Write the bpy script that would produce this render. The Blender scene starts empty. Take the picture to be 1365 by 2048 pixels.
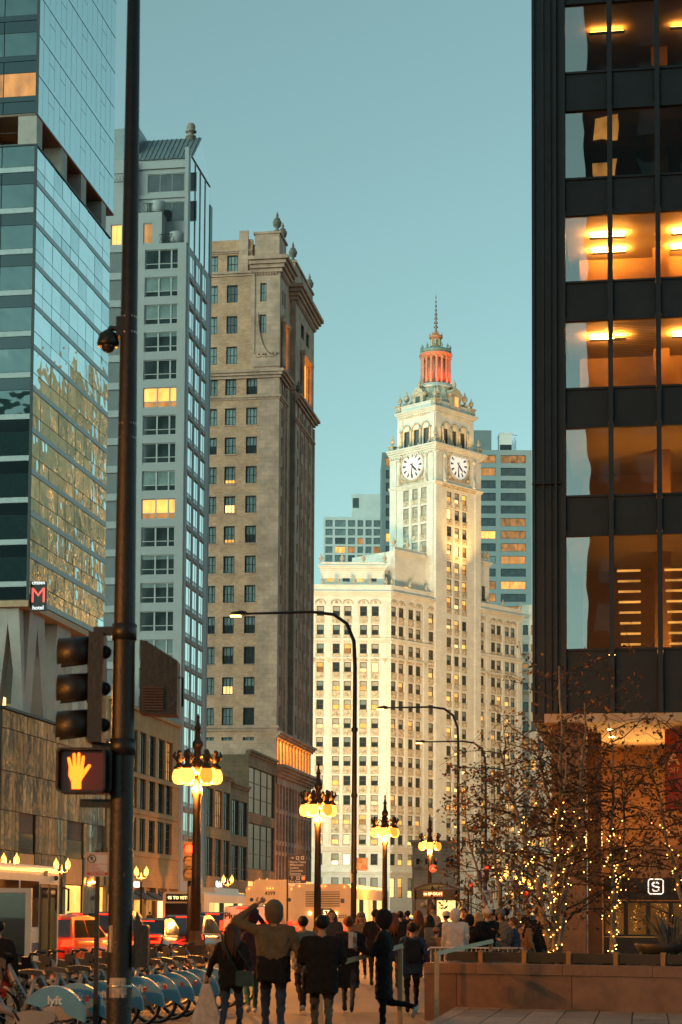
import bpy, bmesh, math, random
from mathutils import Vector, Matrix, Euler
random.seed(7)
sc = bpy.context.scene
COL = sc.collection
R_ = math.radians
# ------------------------------------------------------------------ camera
F = 3800.0; PITCH = R_(4.3); ROLL = R_(.35); YAW = R_(9.1); H = 1.65
V0 = 1830 - F * math.tan(PITCH)
CR = Matrix.Rotation(YAW, 3, 'Z') @ Matrix.Rotation(math.pi / 2 + PITCH, 3, 'X') @ Matrix.Rotation(ROLL, 3, 'Z')
cd = bpy.data.cameras.new('camera'); cam = bpy.data.objects.new('camera', cd); COL.objects.link(cam)
cam.location = (0, 0, H); cam.rotation_euler = CR.to_euler()
cd.sensor_fit = 'VERTICAL'; cd.sensor_height = 36; cd.sensor_width = 24; cd.lens = F / 2048 * 36
cd.shift_y = (V0 - 1024) / 2048; cd.clip_start = .1; cd.clip_end = 6000
cd.dof.use_dof = True; cd.dof.focus_distance = 85; cd.dof.aperture_fstop = 4.0
sc.camera = cam
# ------------------------------------------------------------------ sky, sun, exposure
SUN_EL, SUN_AZ = 9.0, 225.0         # low in the south-west, behind the camera
w = bpy.data.worlds.new('World'); sc.world = w; w.use_nodes = True
nt = w.node_tree; nt.nodes.clear()
sky = nt.nodes.new('ShaderNodeTexSky'); sky.sky_type = 'NISHITA'; sky.sun_disc = False
sky.sun_elevation = R_(SUN_EL); sky.sun_rotation = R_(SUN_AZ); sky.air_density = 1.0; sky.dust_density = 2.0; sky.ozone_density = 3.0
bw = nt.nodes.new('ShaderNodeRGBToBW'); nt.links.new(sky.outputs[0], bw.inputs[0])
teal = nt.nodes.new('ShaderNodeMix'); teal.data_type = 'RGBA'; teal.blend_type = 'MULTIPLY'; teal.inputs[0].default_value = 1
nt.links.new(bw.outputs[0], teal.inputs[6]); teal.inputs[7].default_value = (.60, 1.06, .86, 1)
mx = nt.nodes.new('ShaderNodeMix'); mx.data_type = 'RGBA'; mx.inputs[0].default_value = .74
nt.links.new(sky.outputs[0], mx.inputs[6]); nt.links.new(teal.outputs[2], mx.inputs[7])
bg = nt.nodes.new('ShaderNodeBackground'); bg.inputs[1].default_value = .15
out = nt.nodes.new('ShaderNodeOutputWorld'); nt.links.new(mx.outputs[2], bg.inputs[0]); nt.links.new(bg.outputs[0], out.inputs[0])
sl = bpy.data.lights.new('sun', 'SUN'); sl.energy = .07; sl.angle = R_(50); sl.color = (1, .85, .7)
so = bpy.data.objects.new('sun', sl); COL.objects.link(so)
so.rotation_euler = Euler((R_(90 - SUN_EL), 0, R_(180 - SUN_AZ)))
so.location = (-60, -80, 120)
vs = sc.view_settings; vs.view_transform = 'Standard'; vs.look = 'None'; vs.gamma = 1; vs.exposure = 1.25
sc.cycles.max_bounces = 6; sc.cycles.diffuse_bounces = 2; sc.cycles.glossy_bounces = 3; sc.cycles.transmission_bounces = 4
sc.cycles.transparent_max_bounces = 8; sc.cycles.caustics_reflective = False; sc.cycles.caustics_refractive = False
sc.cycles.sample_clamp_indirect = 4; sc.cycles.use_denoising = True
# ------------------------------------------------------------------ pixel -> place
O3 = Vector((0, 0, H))
def ray(u, v): return CR @ Vector(((u - 682.5) / F, -(v - V0) / F, -1.0))
def atX(u, v, X): d = ray(u, v); return O3 + d * (X / d.x)
def atY(u, v, Y): d = ray(u, v); return O3 + d * (Y / d.y)
def atD(u, v, D): return O3 + ray(u, v) * D
def gnd(u, v, z=0): d = ray(u, v); return O3 + d * ((z - H) / d.z)
def at_g(u, D, z=0):
    """ground point seen in column u at camera depth D"""
    v = 1830 + (H - z) * F / D
    for _ in range(4):
        p = atD(u, v, D); v += (p.z - z) * F / D
    p = atD(u, v, D); p.z = z; return p
# ------------------------------------------------------------------ mesh builder
class MB:
    def __init__(s): s.v = []; s.f = []; s.m = []; s.sm = []
    def add(s, vs_, fs, mat=0, smooth=False):
        b = len(s.v); s.v += [tuple(p) for p in vs_]
        for q in fs: s.f.append([b + i for i in q]); s.m.append(mat); s.sm.append(smooth)
        return s
    def box(s, x0, x1, y0, y1, z0, z1, mat=0):
        return s.add([(x0,y0,z0),(x1,y0,z0),(x1,y1,z0),(x0,y1,z0),(x0,y0,z1),(x1,y0,z1),(x1,y1,z1),(x0,y1,z1)],
              [(0,3,2,1),(4,5,6,7),(0,1,5,4),(1,2,6,5),(2,3,7,6),(3,0,4,7)], mat)
    def quad(s, a, b, c, d, mat=0): return s.add([a, b, c, d], [(0,1,2,3)], mat)
    def tube(s, pts, rad, n=8, mat=0, smooth=True, cap=True, flat=1.0):
        pts = [Vector(p) for p in pts]
        if not isinstance(rad, (list, tuple)): rad = [rad] * len(pts)
        vs_ = []; up = Vector((0, 0, 1)); last = None
        for i, p in enumerate(pts):
            t = (pts[min(i+1, len(pts)-1)] - pts[max(i-1, 0)]).normalized()
            a = t.cross(up if abs(t.z) < .95 else Vector((1, 0, 0))) if last is None else last - t * last.dot(t)
            if a.length < 1e-6: a = t.orthogonal()
            a.normalize(); last = a; b = t.cross(a)
            for k in range(n):
                an = 2 * math.pi * (k + .5) / n
                vs_.append(p + (a * math.cos(an) + b * math.sin(an) * flat) * rad[i])
        fs = []
        for i in range(len(pts) - 1):
            for k in range(n):
                fs.append((i*n+k, i*n+(k+1) % n, (i+1)*n+(k+1) % n, (i+1)*n+k))
        s.add(vs_, fs, mat, smooth)
        if cap:
            b = len(s.v) - len(vs_)
            s.f += [[b + k for k in range(n)][::-1], [b + len(vs_) - n + k for k in range(n)]]; s.m += [mat, mat]; s.sm += [False, False]
        return s
    def lathe(s, c, prof, n=12, mat=0, smooth=True, ph=0):
        vs_ = []
        for r, z in prof:
            for k in range(n):
                a = 2 * math.pi * k / n + ph
                vs_.append((c[0] + r * math.cos(a), c[1] + r * math.sin(a), c[2] + z))
        fs = [(i*n+k, i*n+(k+1) % n, (i+1)*n+(k+1) % n, (i+1)*n+k) for i in range(len(prof)-1) for k in range(n)]
        fs.append(tuple(range(n))[::-1]); fs.append(tuple((len(prof)-1)*n + k for k in range(n)))
        return s.add(vs_, fs, mat, smooth)
    def ball(s, c, r, n=10, mat=0, sz=1.0):
        k = max(4, n // 2 + 1)
        return s.lathe(c, [(r * math.sin(math.pi * (.02 + .96 * i / k)), -r * sz * math.cos(math.pi * (.02 + .96 * i / k))) for i in range(k + 1)], n, mat)
    def prism(s, poly, axis, a, b, mat=0, smooth=False):
        """extrude a 2-D polygon: axis 'x' -> poly is (y,z), 'y' -> (x,z), 'z' -> (x,y)"""
        mk = {'x': lambda t, p: (t, p[0], p[1]), 'y': lambda t, p: (p[0], t, p[1]), 'z': lambda t, p: (p[0], p[1], t)}[axis]
        n = len(poly); vs_ = [mk(a, p) for p in poly] + [mk(b, p) for p in poly]
        fs = [tuple(range(n)), tuple(range(n, 2*n))[::-1]]
        s.add(vs_, fs, mat)
        b0 = len(s.v) - 2 * n
        for i in range(n): s.f.append([b0+i, b0+n+i, b0+n+(i+1) % n, b0+(i+1) % n]); s.m.append(mat); s.sm.append(smooth)
        return s
    def mesh(s, name, mats, fix=True):
        me = bpy.data.meshes.new(name); me.from_pydata(s.v, [], s.f)
        for m in (mats if isinstance(mats, (list, tuple)) else [mats]): me.materials.append(m)
        me.polygons.foreach_set('material_index', s.m); me.polygons.foreach_set('use_smooth', s.sm)
        if fix:
            bm = bmesh.new(); bm.from_mesh(me); bmesh.ops.recalc_face_normals(bm, faces=bm.faces); bm.to_mesh(me); bm.free()
        me.update(); return me
    def build(s, name, mats, parent=None, loc=(0, 0, 0), rz=0, fix=True):
        return link(name, s.mesh(name, mats, fix), parent, loc, rz)
def link(name, me, parent=None, loc=(0, 0, 0), rz=0):
    o = bpy.data.objects.new(name, me); COL.objects.link(o); o.parent = parent; o.location = loc
    if rz: o.rotation_euler = (0, 0, rz)
    return o
def tag(o, label, cat, group=None, kind=None):
    o['label'] = label; o['category'] = cat
    if group: o['group'] = group
    if kind: o['kind'] = kind
    return o
def thing(name, label, cat, loc=(0, 0, 0), rz=0, group=None):
    o = bpy.data.objects.new(name, None); o.empty_display_size = .2; COL.objects.link(o)
    o.location = loc; o.rotation_euler = (0, 0, rz); return tag(o, label, cat, group)
def struct(o, label=None, cat=None):
    o['kind'] = 'structure'
    if label: o['label'] = label; o['category'] = cat or o.name.split('.')[0].replace('_', ' ')
    return o
def kids(o): return [c for c in COL.objects if c.parent == o]
def copy_tree(root, loc, rz=0, label=None, children=None):
    c = root.copy(); COL.objects.link(c); c.location = loc; c.rotation_euler = (0, 0, rz)
    if label: c['label'] = label
    def rec(src, dst):
        for ch in TREE.get(src, ()):
            k = ch.copy(); COL.objects.link(k); k.parent = dst; rec(ch, k)
    rec(root, c); return c
TREE = {}
def index_tree(root):
    """remember the children of a prototype once, so copying it stays cheap"""
    allo = list(COL.objects)
    def rec(o):
        TREE[o] = [c for c in allo if c.parent == o]
        for c in TREE[o]: rec(c)
    rec(root)
# ------------------------------------------------------------------ materials
def nodes(name):
    m = bpy.data.materials.new(name); m.use_nodes = True; t = m.node_tree
    return m, t, t.nodes['Principled BSDF'], t.nodes['Material Output']
def N(t, kind, **kw):
    n = t.nodes.new(kind)
    for k, v in kw.items(): setattr(n, k, v)
    return n
def ramp(t, src, c0, c1, p0=0., p1=1.):
    r = N(t, 'ShaderNodeValToRGB'); r.color_ramp.elements[0].position = p0; r.color_ramp.elements[1].position = p1
    r.color_ramp.elements[0].color = (*c0, 1); r.color_ramp.elements[1].color = (*c1, 1); t.links.new(src, r.inputs[0]); return r.outputs[0]
def M(name, col, rough=.7, metal=0., var=.18, scale=3., bump=0., fine=40., spec=.5):
    m, t, p, o = nodes(name)
    tc = N(t, 'ShaderNodeTexCoord')
    n1 = N(t, 'ShaderNodeTexNoise'); n1.inputs['Scale'].default_value = scale; n1.inputs['Detail'].default_value = 6; n1.inputs['Roughness'].default_value = .65
    t.links.new(tc.outputs['Object'], n1.inputs['Vector'])
    c = ramp(t, n1.outputs[0], [x * (1 - var) for x in col], [min(1, x * (1 + var)) for x in col], .3, .7)
    t.links.new(c, p.inputs['Base Color']); p.inputs['Roughness'].default_value = rough; p.inputs['Metallic'].default_value = metal
    p.inputs['Specular IOR Level'].default_value = spec
    if bump:
        n2 = N(t, 'ShaderNodeTexNoise'); n2.inputs['Scale'].default_value = fine; n2.inputs['Detail'].default_value = 3
        t.links.new(tc.outputs['Object'], n2.inputs['Vector'])
        b = N(t, 'ShaderNodeBump'); b.inputs['Strength'].default_value = bump; b.inputs['Distance'].default_value = .02
        t.links.new(n2.outputs[0], b.inputs['Height']); t.links.new(b.outputs[0], p.inputs['Normal'])
    return m
def Mblock(name, c1, c2, mortar, bw_=1.2, bh=.45, ms=.012, rough=.75, stain=.35, stcol=(.5, .45, .4), bump=.4, off=.5):
    """coursed blocks or bricks on a wall in its own x-z plane, with weather stains"""
    m, t, p, o = nodes(name)
    tc = N(t, 'ShaderNodeTexCoord'); sx = N(t, 'ShaderNodeSeparateXYZ'); t.links.new(tc.outputs['Object'], sx.inputs[0])
    ad = N(t, 'ShaderNodeMath', operation='ADD'); t.links.new(sx.outputs[0], ad.inputs[0]); t.links.new(sx.outputs[1], ad.inputs[1])
    cb = N(t, 'ShaderNodeCombineXYZ'); t.links.new(ad.outputs[0], cb.inputs[0]); t.links.new(sx.outputs[2], cb.inputs[1])
    b = N(t, 'ShaderNodeTexBrick'); t.links.new(cb.outputs[0], b.inputs['Vector']); b.offset = off
    b.inputs['Color1'].default_value = (*c1, 1); b.inputs['Color2'].default_value = (*c2, 1); b.inputs['Mortar'].default_value = (*mortar, 1)
    b.inputs['Scale'].default_value = 1; b.inputs['Mortar Size'].default_value = ms; b.inputs['Brick Width'].default_value = bw_; b.inputs['Row Height'].default_value = bh
    n1 = N(t, 'ShaderNodeTexNoise'); n1.inputs['Scale'].default_value = .35; n1.inputs['Detail'].default_value = 9; n1.inputs['Roughness'].default_value = .7
    t.links.new(tc.outputs['Object'], n1.inputs['Vector'])
    st = ramp(t, n1.outputs[0], (1 - stain,) * 3, (1, 1, 1), .38, .6)
    mixc = N(t, 'ShaderNodeMix', data_type='RGBA', blend_type='MULTIPLY'); mixc.inputs[0].default_value = 1
    t.links.new(b.outputs[0], mixc.inputs[6]); t.links.new(st, mixc.inputs[7])
    t.links.new(mixc.outputs[2], p.inputs['Base Color']); p.inputs['Roughness'].default_value = rough
    bp = N(t, 'ShaderNodeBump'); bp.inputs['Strength'].default_value = bump; bp.inputs['Distance'].default_value = .02; bp.invert = True
    t.links.new(b.outputs['Fac'], bp.inputs['Height']); t.links.new(bp.outputs[0], p.inputs['Normal'])
    return m
def Memit(name, col, strength, sample='AUTO'):
    m, t, p, o = nodes(name)
    p.inputs['Base Color'].default_value = (*[min(1, c) * .5 for c in col], 1); p.inputs['Emission Color'].default_value = (*col, 1); p.inputs['Emission Strength'].default_value = strength
    p.inputs['Roughness'].default_value = .3
    m.cycles.emission_sampling = sample; return m
def Mlit(name, col, strength, contrast=.75, scale=1.6):
    """a window with the room light on: uneven warm light, differing from window to window"""
    m, t, p, o = nodes(name)
    tc = N(t, 'ShaderNodeTexCoord'); oi = N(t, 'ShaderNodeObjectInfo')
    mp = N(t, 'ShaderNodeVectorMath', operation='ADD'); sc_ = N(t, 'ShaderNodeVectorMath', operation='SCALE'); sc_.inputs['Scale'].default_value = 40
    t.links.new(oi.outputs['Random'], sc_.inputs[0]); t.links.new(tc.outputs['Object'], mp.inputs[0]); t.links.new(sc_.outputs[0], mp.inputs[1])
    st = N(t, 'ShaderNodeVectorMath', operation='MULTIPLY'); st.inputs[1].default_value = (1, 1, .55); t.links.new(mp.outputs[0], st.inputs[0])
    n2 = N(t, 'ShaderNodeTexNoise'); n2.inputs['Scale'].default_value = scale * .7; n2.inputs['Detail'].default_value = 4; t.links.new(st.outputs[0], n2.inputs['Vector'])
    a = N(t, 'ShaderNodeMath', operation='MULTIPLY_ADD'); t.links.new(n2.outputs[0], a.inputs[0]); a.inputs[1].default_value = .75; a.inputs[2].default_value = -.1
    rd_ = N(t, 'ShaderNodeMath', operation='MULTIPLY_ADD'); t.links.new(oi.outputs['Random'], rd_.inputs[0]); rd_.inputs[1].default_value = .22; t.links.new(a.outputs[0], rd_.inputs[2]); a = rd_
    c = ramp(t, a.outputs[0], [x * (1 - contrast) for x in col], col, .12, .62)
    t.links.new(c, p.inputs['Emission Color']); p.inputs['Emission Strength'].default_value = strength
    p.inputs['Base Color'].default_value = (.02, .02, .02, 1); p.inputs['Roughness'].default_value = .15
    m.cycles.emission_sampling = 'NONE'; return m
def Mglass(name, refl=.3, tint=(.6, .7, .72), dark=(.01, .015, .018), rough=.015, through=True, wob=0., wscale=.35):
    """coated window glass: part mirror, part see-through (or dark)"""
    m, t, p, o = nodes(name); t.nodes.remove(p)
    g = N(t, 'ShaderNodeBsdfGlossy'); g.inputs['Color'].default_value = (*tint, 1); g.inputs['Roughness'].default_value = rough
    if through: d = N(t, 'ShaderNodeBsdfTransparent'); d.inputs[0].default_value = (.72, .68, .62, 1)
    else: d = N(t, 'ShaderNodeBsdfDiffuse'); d.inputs[0].default_value = (*dark, 1)
    mx_ = N(t, 'ShaderNodeMixShader'); mx_.inputs[0].default_value = refl
    t.links.new(d.outputs[0], mx_.inputs[1]); t.links.new(g.outputs[0], mx_.inputs[2]); t.links.new(mx_.outputs[0], o.inputs[0])
    if wob:
        tc = N(t, 'ShaderNodeTexCoord'); n1 = N(t, 'ShaderNodeTexNoise'); n1.inputs['Scale'].default_value = wscale; n1.inputs['Detail'].default_value = 2
        oi = N(t, 'ShaderNodeObjectInfo'); sc_ = N(t, 'ShaderNodeVectorMath', operation='SCALE'); sc_.inputs['Scale'].default_value = 30
        mp = N(t, 'ShaderNodeVectorMath', operation='ADD'); t.links.new(oi.outputs['Random'], sc_.inputs[0]); t.links.new(tc.outputs['Object'], mp.inputs[0]); t.links.new(sc_.outputs[0], mp.inputs[1])
        t.links.new(mp.outputs[0], n1.inputs['Vector'])
        b = N(t, 'ShaderNodeBump'); b.inputs['Strength'].default_value = 1; b.inputs['Distance'].default_value = wob
        t.links.new(n1.outputs[0], b.inputs['Height']); t.links.new(b.outputs[0], g.inputs['Normal'])
    return m
# shared finishes
m_dark = M('dark_metal', (.022, .021, .02), .45, .3, .3, 6, .15)
m_black = M('black_plastic', (.014, .014, .015), .5, 0, .3, 8)
m_bronze = M('weathered_bronze', (.05, .034, .022), .5, .5, .35, 5, .2)
m_asphalt = M('asphalt', (.05, .05, .052), .8, 0, .25, .4, .5, 60)
m_walk = Mblock('sidewalk_concrete', (.27, .25, .235), (.23, .215, .2), (.13, .12, .11), 1.5, 1.5, .012, .8, .3, off=0)
m_granite = M('kerb_granite', (.24, .235, .23), .75, 0, .2, 8, .3)
m_white = M('white_paint', (.72, .72, .7), .45, 0, .08, 4)
m_roadpaint = M('road_paint', (.6, .6, .57), .7, 0, .3, 5)
m_skygl = M('dull_window_glass', (.035, .05, .055), .06, 0, .5, .7, spec=.8)
m_skygl2 = M('pale_curtained_glass', (.19, .26, .265), .15, 0, .3, .8, spec=.7)
m_blind = M('window_blind', (.36, .35, .30), .6, 0, .15, 2)
m_lit = Mlit('lit_window', (1, .44, .09), 1.0)
m_lit2 = Mlit('bright_lit_window', (1, .58, .2), 1.35, .6)
m_litdim = Mlit('dim_lit_window', (1, .42, .09), .36, .9)
m_warm = Memit('warm_lamp_glow', (1, .52, .16), 9)
m_red = Memit('red_light', (1, .009, .002), 5, 'NONE')
# ------------------------------------------------------------------ ground
g = MB().quad((-2500, -600, -.02), (2500, -600, -.02), (2500, 4000, -.02), (-2500, 4000, -.02)).build('ground', m_asphalt); struct(g)
KX, WX, FX = -12.7, -40.0, -48.0     # east kerb, west kerb, west building line
rd = MB().quad((WX, -60, -.012), (KX, -60, -.012), (KX, 330, -.012), (WX, 330, -.012)).build('road', M('road_asphalt', (.055, .053, .052), .62, 0, .3, .5, .6, 50)); struct(rd)
for x in (-19.6, -26.2, -33.4):
    lm = MB()
    for k in range(40):
        if abs(x + 26.2) < .1: continue
        lm.box(x - .06, x + .06, 20 + k * 7, 23 + k * 7, -.011, -.007)
    if lm.v: lm.build('lane_line', m_roadpaint)['kind'] = 'structure'
cl = MB().box(-26.5, -26.35, 15, 300, -.011, -.007).box(-26.05, -25.9, 15, 300, -.011, -.007).build('centre_line', M('yellow_paint', (.5, .33, .05), .7, 0, .3, 4)); struct(cl)
sw = MB().box(KX + .16, 60, -60, 118, -.3, 0).build('sidewalk', m_walk); struct(sw)
kb = MB().box(KX, KX + .155, -60, 118, -.3, .004).build('kerb', m_granite); struct(kb)
sw2 = MB().box(FX - 60, WX - .16, 20, 285, -.3, .1).build('sidewalk', m_walk); struct(sw2)
kb2 = MB().box(WX - .155, WX, 20, 285, -.3, .104).build('kerb', m_granite); struct(kb2)
cw = MB()
for k in range(14): cw.box(KX - 1.2 - k * 1.9, KX - .6 - k * 1.9, 122, 126, -.011, -.007)
struct(cw.build('crosswalk', m_roadpaint))
sw3 = MB().box(KX + .16, 60, 132, 300, -.3, 0).build('sidewalk', m_walk); struct(sw3)

# ------------------------------------------------------------------ facades
class Fac:
    """a wall plane: local x runs along it, y points into the building, z up"""
    def __init__(s, root, O, ang):
        s.root = root; s.O = Vector(O); s.ang = ang
        s.U = Vector((math.cos(ang), math.sin(ang), 0)); s.I = Vector((-math.sin(ang), math.cos(ang), 0))
        s.inv = None
    def world(s): return s.O + (s.root.location if s.root else Vector())
    def px(s, u, v, y=0):
        """pixel -> (x, z) on the plane (at depth y)"""
        P = s.world() + s.I * y; d = ray(u, v); t = (P - O3).dot(s.I) / d.dot(s.I); q = O3 + d * t - P
        return q.dot(s.U), q.z
    def x(s, u, v=1400): return s.px(u, v)[0]
    def z(s, u, v): return s.px(u, v)[1]
    def build(s, mb, name, mats, parent=None):
        return mb.build(name, mats, s.root, s.O, s.ang)
    def inst(s, me, name, x, z, y=0, parent=None):
        o = bpy.data.objects.new(name, me); COL.objects.link(o); o.parent = s.root
        o.location = s.O + s.U * x + s.I * y + Vector((0, 0, z)); o.rotation_euler = (0, 0, s.ang); return o
def wall(mb, x0, x1, z0, z1, cols, rows, th=.5, mat=0, y=0):
    """wall slab with an opening at every column x row"""
    cols = sorted(cols); rows = sorted(rows); zz = z0
    for a, b in rows:
        if a > zz: mb.box(x0, x1, y, y + th, zz, a, mat)
        xx = x0
        for c, d in cols:
            if c > xx: mb.box(xx, c, y, y + th, a, b, mat)
            xx = d
        if xx < x1: mb.box(xx, x1, y, y + th, a, b, mat)
        zz = b
    if zz < z1: mb.box(x0, x1, y, y + th, zz, z1, mat)
def frame_mesh(name, w_, h_, mat, ft=.07, vb=0, hb=1, y0=.25, y1=.37, sill=None, bt=.045):
    mb = MB()
    mb.box(0, ft, y0, y1, 0, h_).box(w_ - ft, w_, y0, y1, 0, h_).box(ft, w_ - ft, y0, y1, 0, ft).box(ft, w_ - ft, y0, y1, h_ - ft, h_)
    for k in range(vb):
        x = w_ * (k + 1) / (vb + 1); mb.box(x - bt / 2, x + bt / 2, y0 + .015, y1, ft, h_ - ft)
    for k in range(hb):
        z = h_ * (k + 1) / (hb + 1); mb.box(ft, w_ - ft, y0 + .01, y1 - .005, z - bt / 2, z + bt / 2)
    mats = [mat]
    if sill: mb.box(-.08, w_ + .08, -.08, y0 - .01, -.13, -.004, 1); mats.append(sill)
    return mb.mesh(name, mats)
def pane_mesh(name, w_, h_, bands, y=.33, ft=.06):
    """bands: [(z fraction from, to, material)]"""
    mb = MB(); mats = []
    for a, b, m in bands:
        if m not in mats: mats.append(m)
        mb.box(ft, w_ - ft, y, y + .02, ft + (h_ - 2 * ft) * a, ft + (h_ - 2 * ft) * b, mats.index(m))
    return mb.mesh(name, mats)
def windows(fac, cols, rows, fr, panes, weights, skip=None, y=0, pick=None):
    """one window (frame) with its own pane for every opening"""
    for j, (a, b) in enumerate(sorted(rows)):
        for i, (c, d) in enumerate(sorted(cols)):
            if skip and skip(i, j): continue
            wn = fac.inst(fr, 'window', c, a, y)
            me = pick(i, j) if pick else None
            if me is None: me = random.choices(panes, weights)[0]
            link('pane', me, wn)
def cornice(mb, x0, x1, z, h_, proj, mat=0, steps=3, e0=1, e1=1, y=0):
    """stepped cornice growing outwards; e0/e1: whether it returns past the ends"""
    for k in range(steps):
        p = proj * (k + 1) / steps
        mb.box(x0 - p * e0, x1 + p * e1, y - p, y - .002 * (k > -1) + .003, z + h_ * k / steps, z + h_ * (k + 1) / steps, mat)
def dentils(mb, x0, x1, z, h_, wd, gap, proj, mat=0, y=0):
    n = int((x1 - x0) / (wd + gap))
    for k in range(n): mb.box(x0 + k * (wd + gap), x0 + k * (wd + gap) + wd, y - proj, y + .01, z, z + h_, mat)
def urn(mb, c, s_, mat=0, n=10):
    mb.lathe(c, [(.42*s_, 0), (.42*s_, .12*s_), (.2*s_, .2*s_), (.16*s_, .42*s_), (.4*s_, .62*s_), (.5*s_, .95*s_), (.46*s_, 1.2*s_), (.3*s_, 1.3*s_), (.36*s_, 1.42*s_), (.22*s_, 1.55*s_), (.12*s_, 1.62*s_), (.17*s_, 1.78*s_), (.05*s_, 2.15*s_), (.01, 2.3*s_)], n, mat)
S_ANG, E_ANG = 0.0, math.pi / 2      # south-facing and east-facing walls
# ================================================================== glass hotel (west side, nearest)
m_hg = Mglass('hotel_east_glass', .86, (.80, .90, .91), (.02, .04, .05), .012, False, .10, .30)
m_hg2 = Mglass('hotel_east_glass_dim', .74, (.76, .88, .90), (.02, .035, .045), .012, False, .12, .34)
m_hgu = Mglass('hotel_upper_glass', .80, (.74, .86, .88), (.02, .04, .05), .03, False, .02, .5)
m_hs = Mglass('hotel_south_glass', .16, (.55, .72, .74), (.012, .035, .042), .03, False, .05, .4)
m_hs2 = Mglass('hotel_spandrel_glass', .09, (.5, .62, .66), (.008, .018, .024), .08, False)
m_alu = M('pale_aluminium', (.34, .39, .41), .45, .2, .12, 2)
m_mull = M('dark_mullion', (.03, .04, .045), .5, .3, .2, 3)
m_conc = M('pale_concrete', (.40, .36, .33), .8, 0, .14, .6, .3)
m_soff = M('hotel_soffit', (.20, .13, .10), .7, 0, .15, 1)
H0 = Vector((FX, 142.9, 0))
hotel = thing('glass_hotel', 'teal glass hotel tower with an overhanging upper block at the left edge', 'building', H0)
hE = Fac(hotel, (0, 0, 0), E_ANG); WS = 14.0; hS = Fac(hotel, (-WS, 0, 0), S_ANG)
zb = hE.z(57, 1200); zgap0 = hE.z(76, 292); zgap1 = hE.z(76, 228); ztop = 88.0
LE = hE.x(222, 500)
FH = (hE.z(65, 519.5) - hE.z(58, 1192)) / 8
body = MB(); body.box(.12, LE, .18, 12, zb + .05, zgap0 - .02); hE.build(body, 'lower_block', m_mull)
body = MB(); body.box(.12, LE + .8, .18, 12, zgap1 + .05, ztop); hE.build(body, 'upper_block', m_mull)
sf = MB().box(0, LE + .8, 0, 13, zgap1 - .12, zgap1 + .04); hE.build(sf, 'soffit', m_soff)
cap_ = MB().box(-.02, LE + .02, -.02, 12.5, zgap0 - .018, zgap0 + .1); hE.build(cap_, 'terrace_coping', m_mull)
core = MB().box(3.5, LE, 4.5, 11, zgap0 + .1, zgap1 - .13); hE.build(core, 'core_wall', M('core_wall', (.16, .11, .08), .8))
for a, b in ((0.05, 1.5), (6.6, 8.2), (12.3, 13.8), (18.6, 20.0)):
    hE.build(MB().box(a, b, .05, 1.6, zgap0 + .1, zgap1 - .12), 'column', m_conc)
hS.build(MB().box(6, 6.06, .2, .26, zgap0 + .1, zgap0 + 1.2).box(6, WS - 1.8, .2, .25, zgap0 + 1.15, zgap0 + 1.2), 'terrace_rail', m_dark)
hS.build(MB().box(2, WS - 2.2, 5, 5.1, zgap0 + .1, zgap0 + 1.6), 'terrace_glow', m_litdim)
# east panes, lower block: bands, then two panes per bay and storey
NF = int((zgap0 - zb) / FH) + 1; NB = 9; bwid = LE / NB
def pane_box(name, w_, h_, mat, t=.03): return MB().box(0, w_, 0, t, 0, h_).mesh(name, mat)
pl = {}
for k in range(NF):
    za = zb + .1 + k * FH; zt = min(za + FH, zgap0 - .02)
    if zt - za < .8: continue
    st = MB().box(0, LE, .02, .17, za, za + .42); hE.build(st, 'floor_band', m_alu)
    h1 = (zt - za - .5) * .36; h2 = (zt - za - .5) - h1
    for i in range(NB):
        for (dz, hh, kk) in ((.45, h1, 0), (.48 + h1, h2, 1)):
            key = (round(hh, 2), kk, random.random() < .3)
            if key not in pl: pl[key] = pane_box('pane', bwid - .07, hh - .03, m_hg2 if key[2] else m_hg)
            p = hE.inst(pl[key], 'pane', i * bwid + .035, za + dz, .06)
            p.rotation_euler = (random.gauss(0, .004), 0, E_ANG + random.gauss(0, .004))
# east panes, upper block: narrow full-height panes with thin double bands
FU = (hE.z(79, 49) - hE.z(78, 212)) / 2; NU = 15; wu = (LE + .8) / NU
up_me = pane_box('pane', wu - .05, FU - .46, m_hgu); up_s = pane_box('pane', wu - .05, (FU - .46) * .62, m_hgu); up_t = pane_box('pane', wu - .05, (FU - .46) * .38 - .05, m_hgu)
for k in range(7):
    za = zgap1 + .3 + k * FU
    if za > ztop: break
    hE.build(MB().box(0, LE + .8, .03, .17, za - .3, za + .06), 'floor_band', m_hgu)
    for i in range(NU):
        tilt = (random.gauss(0, .0012), 0, E_ANG + random.gauss(0, .0012))
        if i in (2, 4, 8, 12):
            hE.inst(up_s, 'pane', i * wu + .025, za + .1, .06).rotation_euler = tilt
            hE.inst(up_t, 'pane', i * wu + .025, za + .1 + (FU - .46) * .62 + .05, .06).rotation_euler = tilt
        else: hE.inst(up_me, 'pane', i * wu + .025, za + .1, .06).rotation_euler = tilt
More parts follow.
